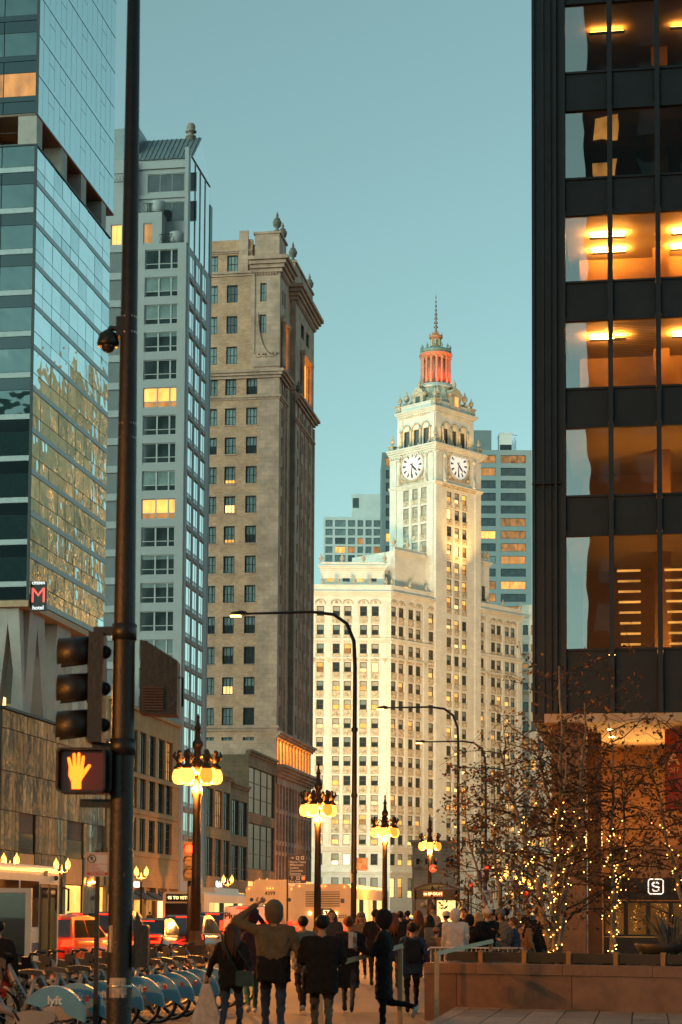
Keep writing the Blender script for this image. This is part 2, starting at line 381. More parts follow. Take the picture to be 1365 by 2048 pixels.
# south side: floors with a pale band, tall pane and dark spandrel
ps = {n: pane_box('pane', 2.72, h_, m_) for n, h_, m_ in (('v', FH * .56, m_hs), ('s', FH * .28, m_hs2), ('l', FH * .56, m_litdim))}
for blk, (z0_, z1_) in enumerate(((zb, zgap0), (zgap1, ztop))):
    k = 0
    while z0_ + (k + 1) * FH * .99 < z1_ + .6:
        za = z0_ + .08 + k * FH
        hS.build(MB().box(0, WS, .02, .17, za + FH * .3, za + FH * .3 + .42), 'floor_band', m_alu if blk == 0 else m_hs2)
        for i in range(5):
            x = WS - .06 - (i + 1) * 2.8
            hS.inst(ps['s'], 'pane', x, za + .03, .06)
            lit = (blk == 1 and k == 0) or (blk == 0 and k == 7 and i == 2)
            hS.inst(ps['l' if lit else 'v'], 'pane', x, za + FH * .3 + .46, .06)
        k += 1
hS.build(MB().box(0, WS - .02, .18, .3, zb + .05, zgap0 - .02).box(0, WS - .02, .18, .3, zgap1 + .05, ztop), 'south_backing', m_mull)
hE.build(MB().box(-.03, .1, -.03, .17, zb, zgap0 - .03).box(-.03, .1, -.03, .17, zgap1 - .1, ztop), 'corner_post', m_mull)
# belly, V columns and podium
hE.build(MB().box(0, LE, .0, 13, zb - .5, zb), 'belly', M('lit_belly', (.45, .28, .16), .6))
zp = hE.z(40, 1425)
px0 = hE.x(8, 1500)
def vcol(fac, xa, xb, name='v_column', inner=.45):
    mb = MB(); xm = (xa + xb) / 2; w_ = xb - xa; zt = zb - .5; zlow = zp + .02
    mb.prism([(xa, zlow), (xa + w_ * .28, zlow), (xm + w_ * .02, zt - 1.2), (xm + w_ * .02, zt), (xm - w_ * .3, zt)], 'y', .5, 1.6)
    mb.prism([(xb - w_ * .14, zlow), (xb, zlow), (xm + w_ * .32, zt), (xm + w_ * .022, zt), (xm + w_ * .022, zt - 1.2)], 'y', .5, 1.6)
    return fac.build(mb, name, m_conc)
vcol(hS, 10.6, 13.6); vcol(hS, 6.5, 9.5); vcol(hE, .8, 6.8); vcol(hE, 8.0, 14); vcol(hE, 15, 21)
for k in range(5): hE.build(MB().box(1.5 + k * 4, 2.1 + k * 4, 2.4, 2.6, zp + .2, zp + 1.6), 'terrace_lamp', m_lit2)
# sign at the corner: white lettering above and below a red M
m_red_sign = Memit('red_sign', (.75, .10, .08), .55); m_let = Memit('white_letters', (.85, .9, .9), .6)
def text(name, body, size, mat, parent, loc, rot, ext=.01, bold=False, align='CENTER'):
    cu = bpy.data.curves.new(name, 'FONT'); cu.body = body; cu.size = size; cu.extrude = ext; cu.align_x = align; cu.align_y = 'CENTER'
    cu.resolution_u = 2
    if bold: cu.offset = size * .02
    t0 = bpy.data.objects.new('tmp', cu); me = bpy.data.meshes.new_from_object(t0)
    bpy.data.objects.remove(t0); bpy.data.curves.remove(cu)
    me.materials.clear(); me.materials.append(mat)
    o = bpy.data.objects.new(name, me); COL.objects.link(o); o.parent = parent; o.location = loc; o.rotation_euler = rot; return o
sg = hotel
xs, zs = hE.px(65, 1200); zs_t = hE.z(65, 1174)
hE.build(MB().box(.3, .55, -1.35, -.05, zs - 1.0, zs_t + .3), 'sign_blade', m_black)
text('sign_lettering', 'M', 1.7, m_red_sign, hotel, (.72, .28, zs + .2), (R_(90), 0, 0), .02)
text('sign_lettering', 'citizen', .42, m_let, hotel, (.72, .28, zs + 1.25), (R_(90), 0, 0), .02)
text('sign_lettering', 'hotel', .45, m_let, hotel, (.72, .28, zs - .75), (R_(90), 0, 0), .02)
# podium clad in narrow glossy panels
pod = thing('hotel_podium', 'street level podium clad in narrow glossy panels under the glass hotel', 'building', (FX, H0.y + px0, 0))
LP = LE - px0 + 1.5
pE = Fac(pod, (0, 0, 0), E_ANG)
pE.build(MB().box(.1, LP, .3, 16, .1, zp - .05), 'wall_core', M('podium_core', (.08, .07, .06), .8))
pE.build(MB().box(-.05, LP, -.1, 16, zp - .05, zp + .15), 'coping', m_mull)
m_pan = [Mglass('podium_panel_' + n, r, (.75, .72, .66), c, .06, False, .04, .5) for n, r, c in (('a', .42, (.16, .15, .14)), ('b', .34, (.11, .11, .11)), ('c', .5, (.19, .18, .17)), ('d', .3, (.20, .16, .12)))]
tz = [pE.z(12, v) for v in (1455, 1540, 1620, 1700)]
tiers = [(tz[0], zp - .07), (tz[1], tz[0]), (tz[2], tz[1]), (tz[3], tz[2]), (.9, tz[3])]
win = [(pE.x(42, 1690), pE.x(72, 1690)), (pE.x(136, 1700), pE.x(168, 1700)), (pE.x(196, 1700), pE.x(212, 1700))]
NPn = 34; pw = LP / NPn
for ti, (a, b) in enumerate(tiers):
    mesh = [pane_box('panel', pw - .05, b - a - .06, m, .12) for m in m_pan]
    for i in range(NPn):
        x = i * pw
        if ti >= 3 and any(c - pw * .6 < x < d - pw * .3 for c, d in win): continue
        o = pE.inst(random.choice(mesh), 'panel', x + .025, a + .03, .1)
        o.rotation_euler = (random.gauss(0, .004), 0, E_ANG + random.gauss(0, .006))
m_tansp = M('tan_spandrel', (.38, .24, .11), .6)
for c, d in win:
    wz0, wz1 = pE.z(60, 1708), pE.z(60, 1668)
    wo = pE.build(MB().box(c, d, .22, .28, wz0, wz1), 'window', m_skygl)
    pE.build(MB().box(c, d, .12, .26, wz0 - 2.2, wz0 - .02), 'spandrel_panel', m_tansp)
    pE.build(MB().box(c + .1, d - .1, .2, .26, .12, wz0 - 2.3), 'shop_window', m_lit)
pE.build(MB().box(0, LP, .05, .26, .1, .86), 'plinth', m_granite)
# ================================================================== low tan commercial block
Y1 = H0.y + px0 + LP + .1
lowb = thing('tan_office_block', 'low tan office block with tall narrow windows beside the glass hotel', 'building', (FX, Y1, 0))
lE = Fac(lowb, (0, 0, 0), E_ANG)
m_tan = Mblock('tan_stone', (.44, .28, .13), (.40, .255, .12), (.3, .19, .1), 1.6, .8, .014, .8, .25)
LL = 193 - Y1 - .2
zt = lE.z(300, 1432)
rws = [(lE.z(300, 1552), lE.z(300, 1470)), (lE.z(300, 1622), lE.z(300, 1560)), (lE.z(300, 1705), lE.z(300, 1640))]
cls = [(lE.x(u, 1550), lE.x(u + 12.5, 1550)) for u in (262, 280, 299, 317, 333)]
mb = MB(); wall(mb, 0, LL, 4.2, zt, cls, rws, .5); mb.box(0, LL, .5, 14, .1, zt - .3)
for a, b in rws: mb.box(-.02, LL, -.12, .0, a - .5, a - .1)
mb.box(-.05, LL + .05, -.25, .4, zt, zt + .35)
for k in range(7): mb.box(k * LL / 6.0 - .35, k * LL / 6.0 + .35, -.1, .49, .1, 4.19)
lE.build(mb, 'wall', m_tan)
for j, (a, b) in enumerate(rws):
    fr = frame_mesh('window', cls[1][1] - cls[1][0], b - a, m_mull, .1, 2, 3, .2, .32)
    pn = [pane_mesh('pane', cls[1][1] - cls[1][0], b - a, [(0, 1, m)], .29, .08) for m in (m_skygl, m_skygl2, m_litdim)]
    windows(lE, cls, [(a, b)], fr, pn, [5, 2, 1])
for k in range(6):
    x0_ = k * LL / 6 + .4; x1_ = (k + 1) * LL / 6 - .4
    lE.build(MB().box(x0_, x1_, .3, .36, .5, 3.4), 'shop_window', random.choice((m_lit, m_lit2, m_litdim)))
    aw = MB().prism([(-1.3, 3.0), (.2, 3.9), (.2, 3.75), (-1.3, 2.9)], 'x', 0, x1_ - x0_)
    o = lE.inst(aw.mesh('awning', m_black), 'awning', x0_, 0)
text('sign_lettering', 'CLUB', .8, m_let, lowb, (.3, LL * .35, 4.4), (R_(90), 0, R_(90)), .05, True)
bk = MB(); bk.box(-13, -6, 2, 20, zt - 1, zt + 5.5); bk.build('rooftop_brick_bulkhead', Mblock('dark_brick', (.12, .08, .06), (.09, .06, .05), (.05, .04, .035), .3, .1, .01), lowb)
# ================================================================== grey residential tower with terraces
B0 = Vector((FX, 193.0, 0))
grey = thing('grey_apartment_tower', 'grey stone apartment tower with stepped terraces and pitched metal roof', 'building', B0)
gE = Fac(grey, (0, 0, 0), E_ANG); GW = 24.0; gS = Fac(grey, (-GW, 0, 0), S_ANG)
m_gst = M('grey_cladding', (.37, .385, .40), .75, 0, .07, .5, .2, 6)
m_gdk = M('grey_dark_panel', (.17, .185, .20), .7, 0, .12, .6, .3, 8)
m_grf = M('standing_seam_metal', (.20, .245, .26), .45, .4, .15, .8)
m_gfr = M('pale_window_frame', (.42, .44, .44), .5, 0, .1, 2)
gx = lambda u, v=900: gS.x(u, v)
gz = lambda v, u=320, y=0: gS.px(u, v, y)[1]
gfl = [gz(v) for v in (760 + 54.6 * k for k in range(-7, 14))]       # top of each spandrel band, every storey
FG = abs(gfl[1] - gfl[0])
xA, xB = gx(285, 900), gx(352, 900)                 # window bay on the south wall
xl = gx(205, 900)
ztopS = gz(487)                                        # lower terrace edge
z0g = gz(1480)
LG = gE.x(421, 700)
rows = []; z = gz(537) - 0; zk = []
k = 0
wtop, wbot = gz(499), gz(538)
hw = wtop - wbot
for k in range(0, 22):
    b = wbot - k * FG
    if b < 4: break
    rows.append((b, b + hw))
mb = MB(); wall(mb, xA - 2.3, GW, 4, ztopS, [(xA, xB)], rows, .5); mb.box(0, GW - .55, .52, 11.0, .1, ztopS - .01)
gS.build(mb, 'wall', m_gst)
mb = MB(); mb.box(0, xA - 2.31, .3, .5, .1, ztopS - .3); gS.build(mb, 'dark_wall', m_gdk)
for a, b in rows: gS.build(MB().box(0, xA - 2.32, .12, .298, b - .02 - .0, b + FG - hw - .15), 'spandrel_band', m_gst)
fw = xB - xA
fr = MB()
for a, b in ((0, .1), (fw * .40, fw * .40 + .16), (fw * .77, fw * .77 + .16), (fw - .08, fw)): fr.box(a, b, .12, .26, 0, hw)
fr.box(.1, fw - .08, .13, .25, hw - .08, hw).box(.1, fw - .08, .13, .25, 0, .07)
fr.box(.1, fw * .4, .14, .24, hw * .27, hw * .27 + .08).box(fw * .4 + .16, fw * .77, .14, .24, hw * .27, hw * .27 + .08).box(fw * .77 + .16, fw - .08, .14, .24, hw * .27, hw * .27 + .08)
fr = fr.mesh('window', m_gfr)
lowd = [(0, .27, m_skygl)]
pn = [pane_mesh('pane', fw, hw, bd, .2, .05) for bd in ([(0, 1, m_skygl)], [(0, .27, m_skygl), (.27, 1, m_skygl2)], [(0, 1, m_skygl2)], [(0, .3, m_litdim), (.3, 1, m_lit)], [(0, .27, m_skygl), (.27, .8, m_skygl), (.8, 1, m_skygl2)])]
def gpick(i, j):
    jj = len(rows) - 1 - j
    return pn[3] if jj in (5, 9) else (pn[0] if jj in (4, 6, 7, 10, 13) else None)
windows(gS, [(xA, xB)], rows, fr, pn, [4, 3, 2, 0, 2], pick=gpick)
# east side: three window columns with brown moulded sills
ec = []
for (ua, ub) in ((377, 386.5), (388.5, 398.5), (402, 411)): ec.append((gE.x(ua, 800), gE.x(ub, 800)))
mb = MB(); er = []
ehw = FG * .80
for k in range(0, 23):
    b = wbot - .35 - k * FG + 2 * FG
    if b > 4 and b + ehw < ztopS - .2: er.append((b, b + ehw))
wall(mb, .5, LG, 4, ztopS, ec, er, .45);
for c in [0.52] + [(ec[i][1] + ec[i + 1][0]) / 2 for i in range(2)] + [LG - .3]: mb.box(c - .0, c + .3, -.07, -.003, .1, ztopS)
gE.build(mb, 'wall', m_gst)
m_sillb = M('moulded_sill', (.30, .27, .25), .7, 0, .15, 1)
m_eg = Mglass('grey_tower_east_glass', .82, (.95, .97, .97), (.2, .2, .2), .03, False, .03, .5)
for (c, d) in ec:
    w_ = d - c
    fre = MB().box(0, .07, .01, .12, 0, ehw).box(w_ - .07, w_, .01, .12, 0, ehw).box(w_ * .62, w_ * .62 + .08, .01, .12, .0, ehw).box(.07, w_ - .07, .01, .12, ehw * .17, ehw * .17 + .08).mesh('window', m_gfr)
    pe = pane_mesh('pane', w_, ehw, [(0, .17, m_skygl), (.17, 1, m_eg)], .035, .03)
    si = MB().box(0, w_, -.13, .1, -.5, -.32).box(0, w_, -.09, .1, -.32, -.15).box(0, w_, -.05, .1, -.15, -.01).mesh('sill', m_sillb)
    for a, b in er:
        wn = gE.inst(fre, 'window', c, a); link('pane', pe, wn); link('sill', si, wn)
# stepped upper storeys and terraces
xR = lambda u, v: gS.x(u, v)
zA = gz(462, 350); zTop = gz(330, 350)
up = MB()
x3 = xR(285, 420)
zr = [(gz(478, 240), gz(442, 240))]
ux0, ux1 = 2.0, gx(348, 440)
wall(up, 0, xR(323, 440), ztopS, gz(422, 320), [(xR(221, 460), xR(243, 460)), (xR(286, 460), xR(304, 460))], [(gz(484, 350, .25), gz(443, 350, .25))], .4, 0, .25)
up.box(0, xR(323, 440), .66, 9, ztopS, gz(422, 320))
z1_, z2_, z3_ = ztopS, gz(400, 320), gz(345, 320)
y5 = 2.2
wall(up, xR(245, 400), GW - .3, ztopS, gz(318, 320, y5), [(xR(285, 375), xR(383, 375))], [(gz(443, 350, y5), gz(403, 350, y5)), (gz(383, 350, y5), gz(346, 350, y5))], .4, 0, y5)
up.box(xR(245, 400), GW - .3, y5 + .41, 12, ztopS, gz(318, 320, y5) - .1)
up.box(xR(226, 400), GW - .2, y5 - .25, y5 + .0, gz(337, 350, y5), gz(326, 350, y5)).box(xR(245, 400), GW - .2, y5 - .2, y5, gz(396, 350, y5), gz(389, 350, y5))
up.box(xR(215, 330), xR(262, 330), 1.2, 12, ztopS, gz(310, 260))
gS.build(up, 'upper_storeys', m_gst)
for (ua, ub, va, vb_, y_, lit) in ((221, 243, 484, 443, .25, 1), (286, 304, 484, 443, .25, 2), (285, 383, 443, 403, y5, 0), (285, 383, 383, 346, y5, 0)):
    a, c = xR(ua, va), xR(ub, va); z_a, z_b = gz(va, 350, y_), gz(vb_, 350, y_)
    nn = 4 if ub - ua > 50 else 2
    f_ = frame_mesh('window', c - a, z_b - z_a, m_gfr, .08, nn - 1, 0, .1, .22)
    wn = gS.inst(f_, 'window', a, z_a, y_); link('pane', pane_mesh('pane', c - a, z_b - z_a, [(0, 1, {0: m_skygl, 1: m_lit, 2: m_litdim}[lit])], .17, .05), wn)
def railing(fac, x0, x1, z, y, name='terrace_railing'):
    mb = MB(); mb.box(x0, x1, y, y + .05, z + 1.0, z + 1.06).box(x0, x1, y, y + .05, z + .08, z + .13)
    n = int((x1 - x0) / .35)
    for k in range(n):
        a = x0 + k * .35
        mb.tube([(a, y + .025, z + .1), (a + .35, y + .025, z + 1.0)], .018, 4); mb.tube([(a + .35, y + .02, z + .1), (a, y + .02, z + 1.0)], .018, 4)
    fac.build(mb, name, m_dark)
railing(gS, xR(318, 480), xR(352, 480), ztopS + .01, .1); railing(gS, xR(285, 420), xR(310, 420), gz(422, 320) + .01, .3); railing(gS, xR(222, 360), xR(255, 360), gz(362, 240), .5)
for c_ in ((xR(350, 480), .8, ztopS), (xR(313, 420), .9, gz(422, 320))):
    gS.build(MB().lathe(c_, [(.5, 0), (.7, .5), (.8, 1.3), (.72, 1.35)], 12), 'terrace_planter', m_gst)
# roof: standing seams, gable glass on the east, ball finial
zr0, zr1 = gz(318, 350, y5), gz(276, 390, y5 + 3.8)
rf = MB(); xa_, xb_ = xR(236, 300), GW + .1
rf.prism([(y5 - .2, zr0), (y5 + 3.8, zr1), (y5 + 8.5, zr0)], 'x', xa_, xb_)
for k in range(34):
    x = xa_ + .3 + k * .52
    if x < xb_: rf.tube([(x, y5 - .22, zr0 + .05), (x, y5 + 3.78, zr1 + .05)], .045, 4)
rf.box(0, xR(262, 300), y5 + 1, 11, gz(320, 260, y5), gz(256, 260, y5 + 1))
for k in range(12): rf.box(.3 + k * .8, .36 + k * .8, y5 + .95, y5 + 1.0, gz(320, 260, y5), gz(256, 260, y5 + 1))
gS.build(rf, 'roof', m_grf)
fin = MB(); cx_ = xR(355, 270)
zf = gz(278, 355, y5 + 3.9); su = F / 193 / 1.0
fin.lathe((cx_, y5 + 3.9, zf), [(.55, -.5), (.55, .1), (.6, .12), (.6, .2), (.3, .3), (.28, .5), (.5, .62), (.64, .68), (.64, .78), (.4, .86), (.5, 1.1), (.5, 1.35), (.36, 1.62), (.05, 1.75)], 14)
gS.build(fin, 'ball_finial', M('finial_stone', (.28, .23, .2), .7))
gl = MB(); gl.box(LG * .1, LG * .9, -.02, .1, ztopS + .01, zr0); gE.build(gl, 'gable_glazing', m_eg)
for a_, b_, c_ in ((.2, LG * .099, zr0 + .4), (LG * .901, LG - .1, zr0 - 2)): gE.build(MB().box(a_, b_, -.1, .3, ztopS, c_), 'gable_pier', m_gst)
gE.build(MB().prism([(2.0, zr0 + .01), (6.0, zr1 - .1), (10.4, zr0 + .01)], 'y', -.14, -.102), 'gable_window', m_eg)
for k in range(1, 4): gE.build(MB().box(LG * (.1 + .2 * k), LG * (.1 + .2 * k) + .12, -.1, -.02, ztopS + .02, zr0), 'gable_mullion', m_gfr)
# street base of the grey tower
gE.build(MB().box(.02, LG - .02, -.05, .4, .1, 3.98), 'base_wall', m_gst)
# ================================================================== tan carved limestone tower
T0 = Vector((FX, 245.4, 0))
tan = thing('tan_limestone_tower', 'tan limestone and brick tower with urns and a lit colonnade', 'building', T0)
tE = Fac(tan, (0, 0, 0), E_ANG); TW = 24.0; tS = Fac(tan, (-TW, 0, 0), S_ANG)
m_tst = Mblock('tan_limestone', (.62, .39, .29), (.53, .335, .255), (.33, .21, .16), 1.3, .62, .012, .85, .35)
m_tbr = Mblock('tan_brick', (.74, .41, .255), (.54, .30, .195), (.46, .28, .19), .42, .14, .012, .85, .3)
m_tdk = M('dark_limestone', (.20, .165, .135), .85, 0, .4, .8, .3)  # dark tone for urns; on the recess wall it stands in for shade
m_tfr = M('black_window_frame', (.012, .014, .016), .5, 0, .2, 3)
tz_ = lambda v, u=480: tS.z(u, v)
tx = lambda u, v=1100: tS.x(u, v)
zU = tz_(742)                       # belt above which the tower steps back
vrows = [(933, 967), (991, 1026), (1050, 1086), (1110, 1146), (1169, 1205), (1230, 1267), (1290, 1328), (1351, 1389), (1413, 1450)]
rowsA = [(tz_(b), tz_(a)) for a, b in vrows] + [(tz_(b), tz_(a)) for a, b in ((757, 790), (814, 850), (873, 908))]
rowsB = [(tz_(b), tz_(a)) for a, b in ((513, 543), (564, 603), (628, 665), (690, 726))]
hwt = rowsA[0][1] - rowsA[0][0]
rowsA = [(a, a + hwt) for a, b in rowsA]; rowsB = [(a, a + 2.4) for a, b in rowsB]
c1, c2 = (tx(447.5), tx(447.5) + 1.5), (tx(490), tx(490) + 1.5)
c0 = (tx(410), tx(410) + 1.5); cm1 = (tx(372), tx(372) + 1.5)
zbase = tz_(1466)
rowsA.append((tz_(1506), tz_(1506) + 2.1))
colsA = [cm1, c0, c1, c2]
mb = MB(); wall(mb, 0, TW, .1, zU, colsA, rowsA, .6); mb.box(0, TW - .7, .62, 24, .1, zU - .02)
tS.build(mb, 'brick_wall', m_tbr)
# stone quoins and belts (proud of the brick)
mb = MB()
xq = tx(516)
zz = zbase
rs = sorted(rowsA)
mb.box(xq, TW + .03, -.05, -.003, zbase, zU - 1.2)
for a, b in sorted(rowsA):
    for c, d in colsA: mb.box(c - .12, d + .12, -.1, -.004, a - .16, a - .01); mb.box(c - .1, d + .1, -.04, -.004, b + .02, b + .25)
cornice(mb, 0, TW, zU - 1.1, 1.1, .7, 0, 3, 0, 1)
cornice(mb, 0, TW, tz_(797) - .2, .5, .3, 0, 2, 0, 1)
cornice(mb, 0, TW, tz_(1462), .7, .35, 0, 2, 0, 1)
tS.build(mb, 'stone_dressings', m_tst)
m_curt = m_skygl2
fr = frame_mesh('window', 1.5, hwt, m_tfr, .13, 2, 1, .2, .34, None, .06)
pw_ = [pane_mesh('pane', 1.5, hwt, bd, .3, .1) for bd in ([(0, 1, m_curt)], [(0, .5, m_skygl), (.5, 1, m_curt)], [(0, .5, m_lit2), (.5, 1, m_curt)], [(0, 1, m_skygl)], [(0, .2, m_lit), (.2, 1, m_curt)])]
order = sorted(range(len(rowsA)), key=lambda k: sorted(rowsA)[k][0])
def tpick(i, j):
    v = {(2, 8): 2, (2, 2): 2, (2, 9): 4, (2, 7): 4, (3, 3): 3, (2, 3): 1, (3, 4): 1, (2, 4): 1, (3, 2): 1, (3, 10): 1, (3, 12): 1}.get((i, j))
    return pw_[v] if v is not None else None
windows(tS, colsA, rowsA, fr, pw_, [9, 1.5, .0, .3, .0], pick=tpick)
# upper stage: set-back brick part with single windows and the projecting stone pavilion
xp = tx(504, 600); ztp = tz_(470); ztp2 = tz_(478)
mb = MB(); wall(mb, 0, xp - .02, zU, ztp2, [(tx(372, 600), tx(372, 600) + 1.5), (tx(413, 600), tx(413, 600) + 1.5), (tx(453, 600), tx(453, 600) + 1.5)], rowsB, .6, 0, .3); mb.box(0, TW - .8, .95, 24, zU, ztp2 - .5)
tS.build(mb, 'upper_brick_wall', m_tbr)
fr2 = frame_mesh('window', 1.5, 2.4, m_tfr, .12, 2, 1, .2, .34, None, .05)
p2_ = [pane_mesh('pane', 1.5, 2.4, [(0, 1, m)], .3, .1) for m in (m_curt, m_skygl)]
windows(tS, [(tx(372, 600), tx(372, 600) + 1.5), (tx(413, 600), tx(413, 600) + 1.5), (tx(453, 600), tx(453, 600) + 1.5)], rowsB, fr2, p2_, [4, 1], y=.3)
mb = MB(); cornice(mb, 0, xp - .05, tz_(551), .6, .35, 0, 2, 0, 0, .3); cornice(mb, 0, xp - .05, tz_(505), .4, .3, 0, 2, 0, 0, .3); mb.box(tx(479, 500), tx(497, 500), -.06, .295, tz_(551) + .61, tz_(462))
tS.build(mb, 'upper_dressings', m_tst)
def pavilion(y0, y1, tag_=None):
    """stone temple bay on the east front, from y0 to y1 along the street"""
    D = TW - xp
    e = MB(); L = y1 - y0
    s_rows = [(tz_(603, 525), tz_(566, 525)), (tz_(666, 525), tz_(629, 525))]
    xs_ = tx(521, 600) - xp
    zt_, zc = tz_(465, 560), tz_(545, 545)
    f = Fac(tan, (-D, y0, 0), S_ANG)
    wall(e, 0, D, zU, zc, [(xs_, xs_ + .85)], s_rows, .5)
    e.box(0, D - .51, .52, L, zU, zc - .02)
    e.box(-.05, .45, -.12, -.002, zU, zc)
    cornice(e, 0, D, zc + .02, tz_(516, 545) - zc, 1.25, 0, 4, .3, 1)
    dentils(e, .2, D, zc - .3, .3, .18, .2, .22)
    e.box(.3, D - .2, .25, L - .2, tz_(516, 545) + .05, zt_)
    e.box(.1, D, .1, L, zt_, zt_ + .3)
    e.box(0, D + .06, -.18, -.004, tz_(733, 545), tz_(712, 545))
    o = f.build(e, 'pavilion', m_tst)
    # garland relief panels
    for (za, zb_) in ((tz_(542, 545), tz_(529, 545)), (tz_(722, 545), tz_(705, 545))):
        g_ = MB()
        for k in range(3):
            cxk = 1.0 + k * (D - 2) / 2; cz_ = (za + zb_) / 2 + .25
            g_.tube([(cxk - .75, -.1, cz_ + .3), (cxk - .4, -.14, cz_ - .1), (cxk, -.16, cz_ - .25), (cxk + .4, -.14, cz_ - .1), (cxk + .75, -.1, cz_ + .3)], [.08, .13, .17, .13, .08], 6)
            g_.ball((cxk, -.12, cz_ + .2), .16, 8)
        f.build(g_, 'garland_relief', m_tst)
    for z_a, z_b in s_rows:
        wn = f.inst(frame_mesh('window', .85, z_b - z_a, m_tfr, .1, 1, 1, .2, .32), 'window', xs_, z_a); link('pane', pane_mesh('pane', .85, z_b - z_a, [(0, 1, m_curt)], .29, .08), wn)
    # curved buttress on the south side
    bt = MB(); pts = []
    for k in range(9):
        a = k / 8 * math.pi / 2; pts.append((.9 + 2.1 * (1 - math.cos(a)), tz_(712, 530) + (tz_(628, 530) - tz_(712, 530)) * (1 - math.sin(a))))
    bt.tube([(x, -.08, z) for x, z in pts], .14, 6); f.build(bt, 'curved_buttress', m_tst)
    # east front: tall arched niche lit from inside, pair of windows above
    fe = Fac(tan, (0, y0, 0), E_ANG)
    e = MB(); wc = (.30 * L, .70 * L); zn0, zn1 = zU + .6, tz_(640, 565)
    wr = [(tz_(602, 565), tz_(572, 565))]
    wall(e, .5, L, zn1, zc, [(.28 * L, .44 * L), (.56 * L, .72 * L)], wr, .5)
    e.box(.5, wc[0], 0, .5, zU, zn1).box(wc[1], L, 0, .5, zU, zn1).box(wc[0], wc[1], 0, .5, zU, zn0)
    for x_ in (wc[0] - .35, wc[1] + .35): e.lathe((x_, -.3, zn0), [(.34, 0), (.3, .3), (.27, zn1 - zn0 - .5), (.4, zn1 - zn0 - .1), (.42, zn1 - zn0)], 10)
    e.box(wc[0] - .8, wc[1] + .8, -.7, -.01, zn1, zn1 + .5); e.prism([(wc[0] - .8, zn1 + .5), (wc[1] + .8, zn1 + .5), (L / 2 + .6, zn1 + 1.3), (L / 2 - .6, zn1 + 1.3)], 'y', -.6, -.01)
    fe.build(e, 'east_front', m_tst)
    fe.build(MB().box(wc[0], wc[1], .42, .5, zn0, zn1), 'lit_niche', Memit('niche_glow', (1, .42, .06), .9, 'NONE'))
    for a in (.28 * L, .56 * L):
        wn = fe.inst(frame_mesh('window', .16 * L, wr[0][1] - wr[0][0], m_tfr, .08, 0, 1, .2, .3), 'window', a, wr[0][0]); link('pane', pane_mesh('pane', .16 * L, wr[0][1] - wr[0][0], [(0, 1, m_skygl)], .28, .07), wn)
    e = MB(); cornice(e, 0, L, zc + .02, tz_(516, 545) - zc, 1.25, 0, 4, 0, 1); dentils(e, .2, L, zc - .3, .3, .18, .2, .22); fe.build(e, 'east_cornice', m_tst)
    for x_, yy in ((D - .6, .6), (D - .6, L - .8)):
        u_ = MB(); urn(u_, (0, 0, 0), 1.25); o_ = f.inst(u_.mesh('urn', m_tdk), 'urn', x_, zt_ + .3, yy)
Ya = tE.x(573, 900); Yb = tE.x(590, 900); Yc = tE.x(627, 900)
pavilion(0, Ya); pavilion(Yb, Yc)
fp = MB().tube([(-3, Ya + 2, ztp), (-3, Ya + 2, tz_(452, 588) + 1)], .07, 6).lathe((-3, Ya + 2, tz_(452, 588) - 5), [(.05, 0), (.25, 1), (.3, 2), (.12, 3.5), (.05, 4)], 8); fp.build('flagpole', m_tdk, tan)
# lower shaft, east front: two bays with the recess between
def shaft(y0, y1, cols_):
    L = y1 - y0; f = Fac(tan, (0, y0, 0), E_ANG)
    rr = [(a, b + .25) for a, b in rowsA if a > zbase]
    e = MB(); wall(e, .6 if y0 == 0 else .5, L, zbase, zU, cols_, rr, .5)
    for k in range(len(cols_) - 1): m_ = (cols_[k][1] + cols_[k + 1][0]) / 2; e.box(m_ - .12, m_ + .12, -.22, -.003, zbase, zU - 2)
    e.box(L - .6, L, -.25, -.003, zbase, zU - 1.5)
    cornice(e, 0, L, zU - 1.1, 1.1, .9, 0, 3, 0, 1); cornice(e, 0, L, tz_(797) - .2, .5, .35, 0, 2, 0, 0)
    f.build(e, 'east_wall', m_tst)
    w_ = cols_[0][1] - cols_[0][0]; frx = frame_mesh('window', w_, rr[0][1] - rr[0][0], m_tfr, .09, 0, 1, .2, .32)
    windows(f, cols_, rr, frx, [pane_mesh('pane', w_, rr[0][1] - rr[0][0], [(0, 1, m_skygl)], .29, .07)], [1])
shaft(0, Ya, [(1.6, 2.6), (3.4, 4.4)])
L2 = Yc - Yb; w2 = 1.0
shaft(Yb, Yc, [(L2 * k - .5, L2 * k + .5) for k in (.16, .38, .58, .82)])
s2 = MB().box(-9, -.0, Yb, Yb + .49, zbase, zU); s2.build('recess_wall', m_tdk, tan)  # shade of the recess put into the wall colour
s3 = MB().box(-9.5, -9, Ya, Yb, zbase, zU + 8).box(-9.5, -6.5, Yb - .1, Yb + .3, zU, zU + 16); s3.build('recess_back_wall', m_tst, tan)
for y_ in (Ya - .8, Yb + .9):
    u_ = MB(); urn(u_, (0, 0, 0), .9); u_.build('urn', m_tdk, tan, (.3, y_, zU))
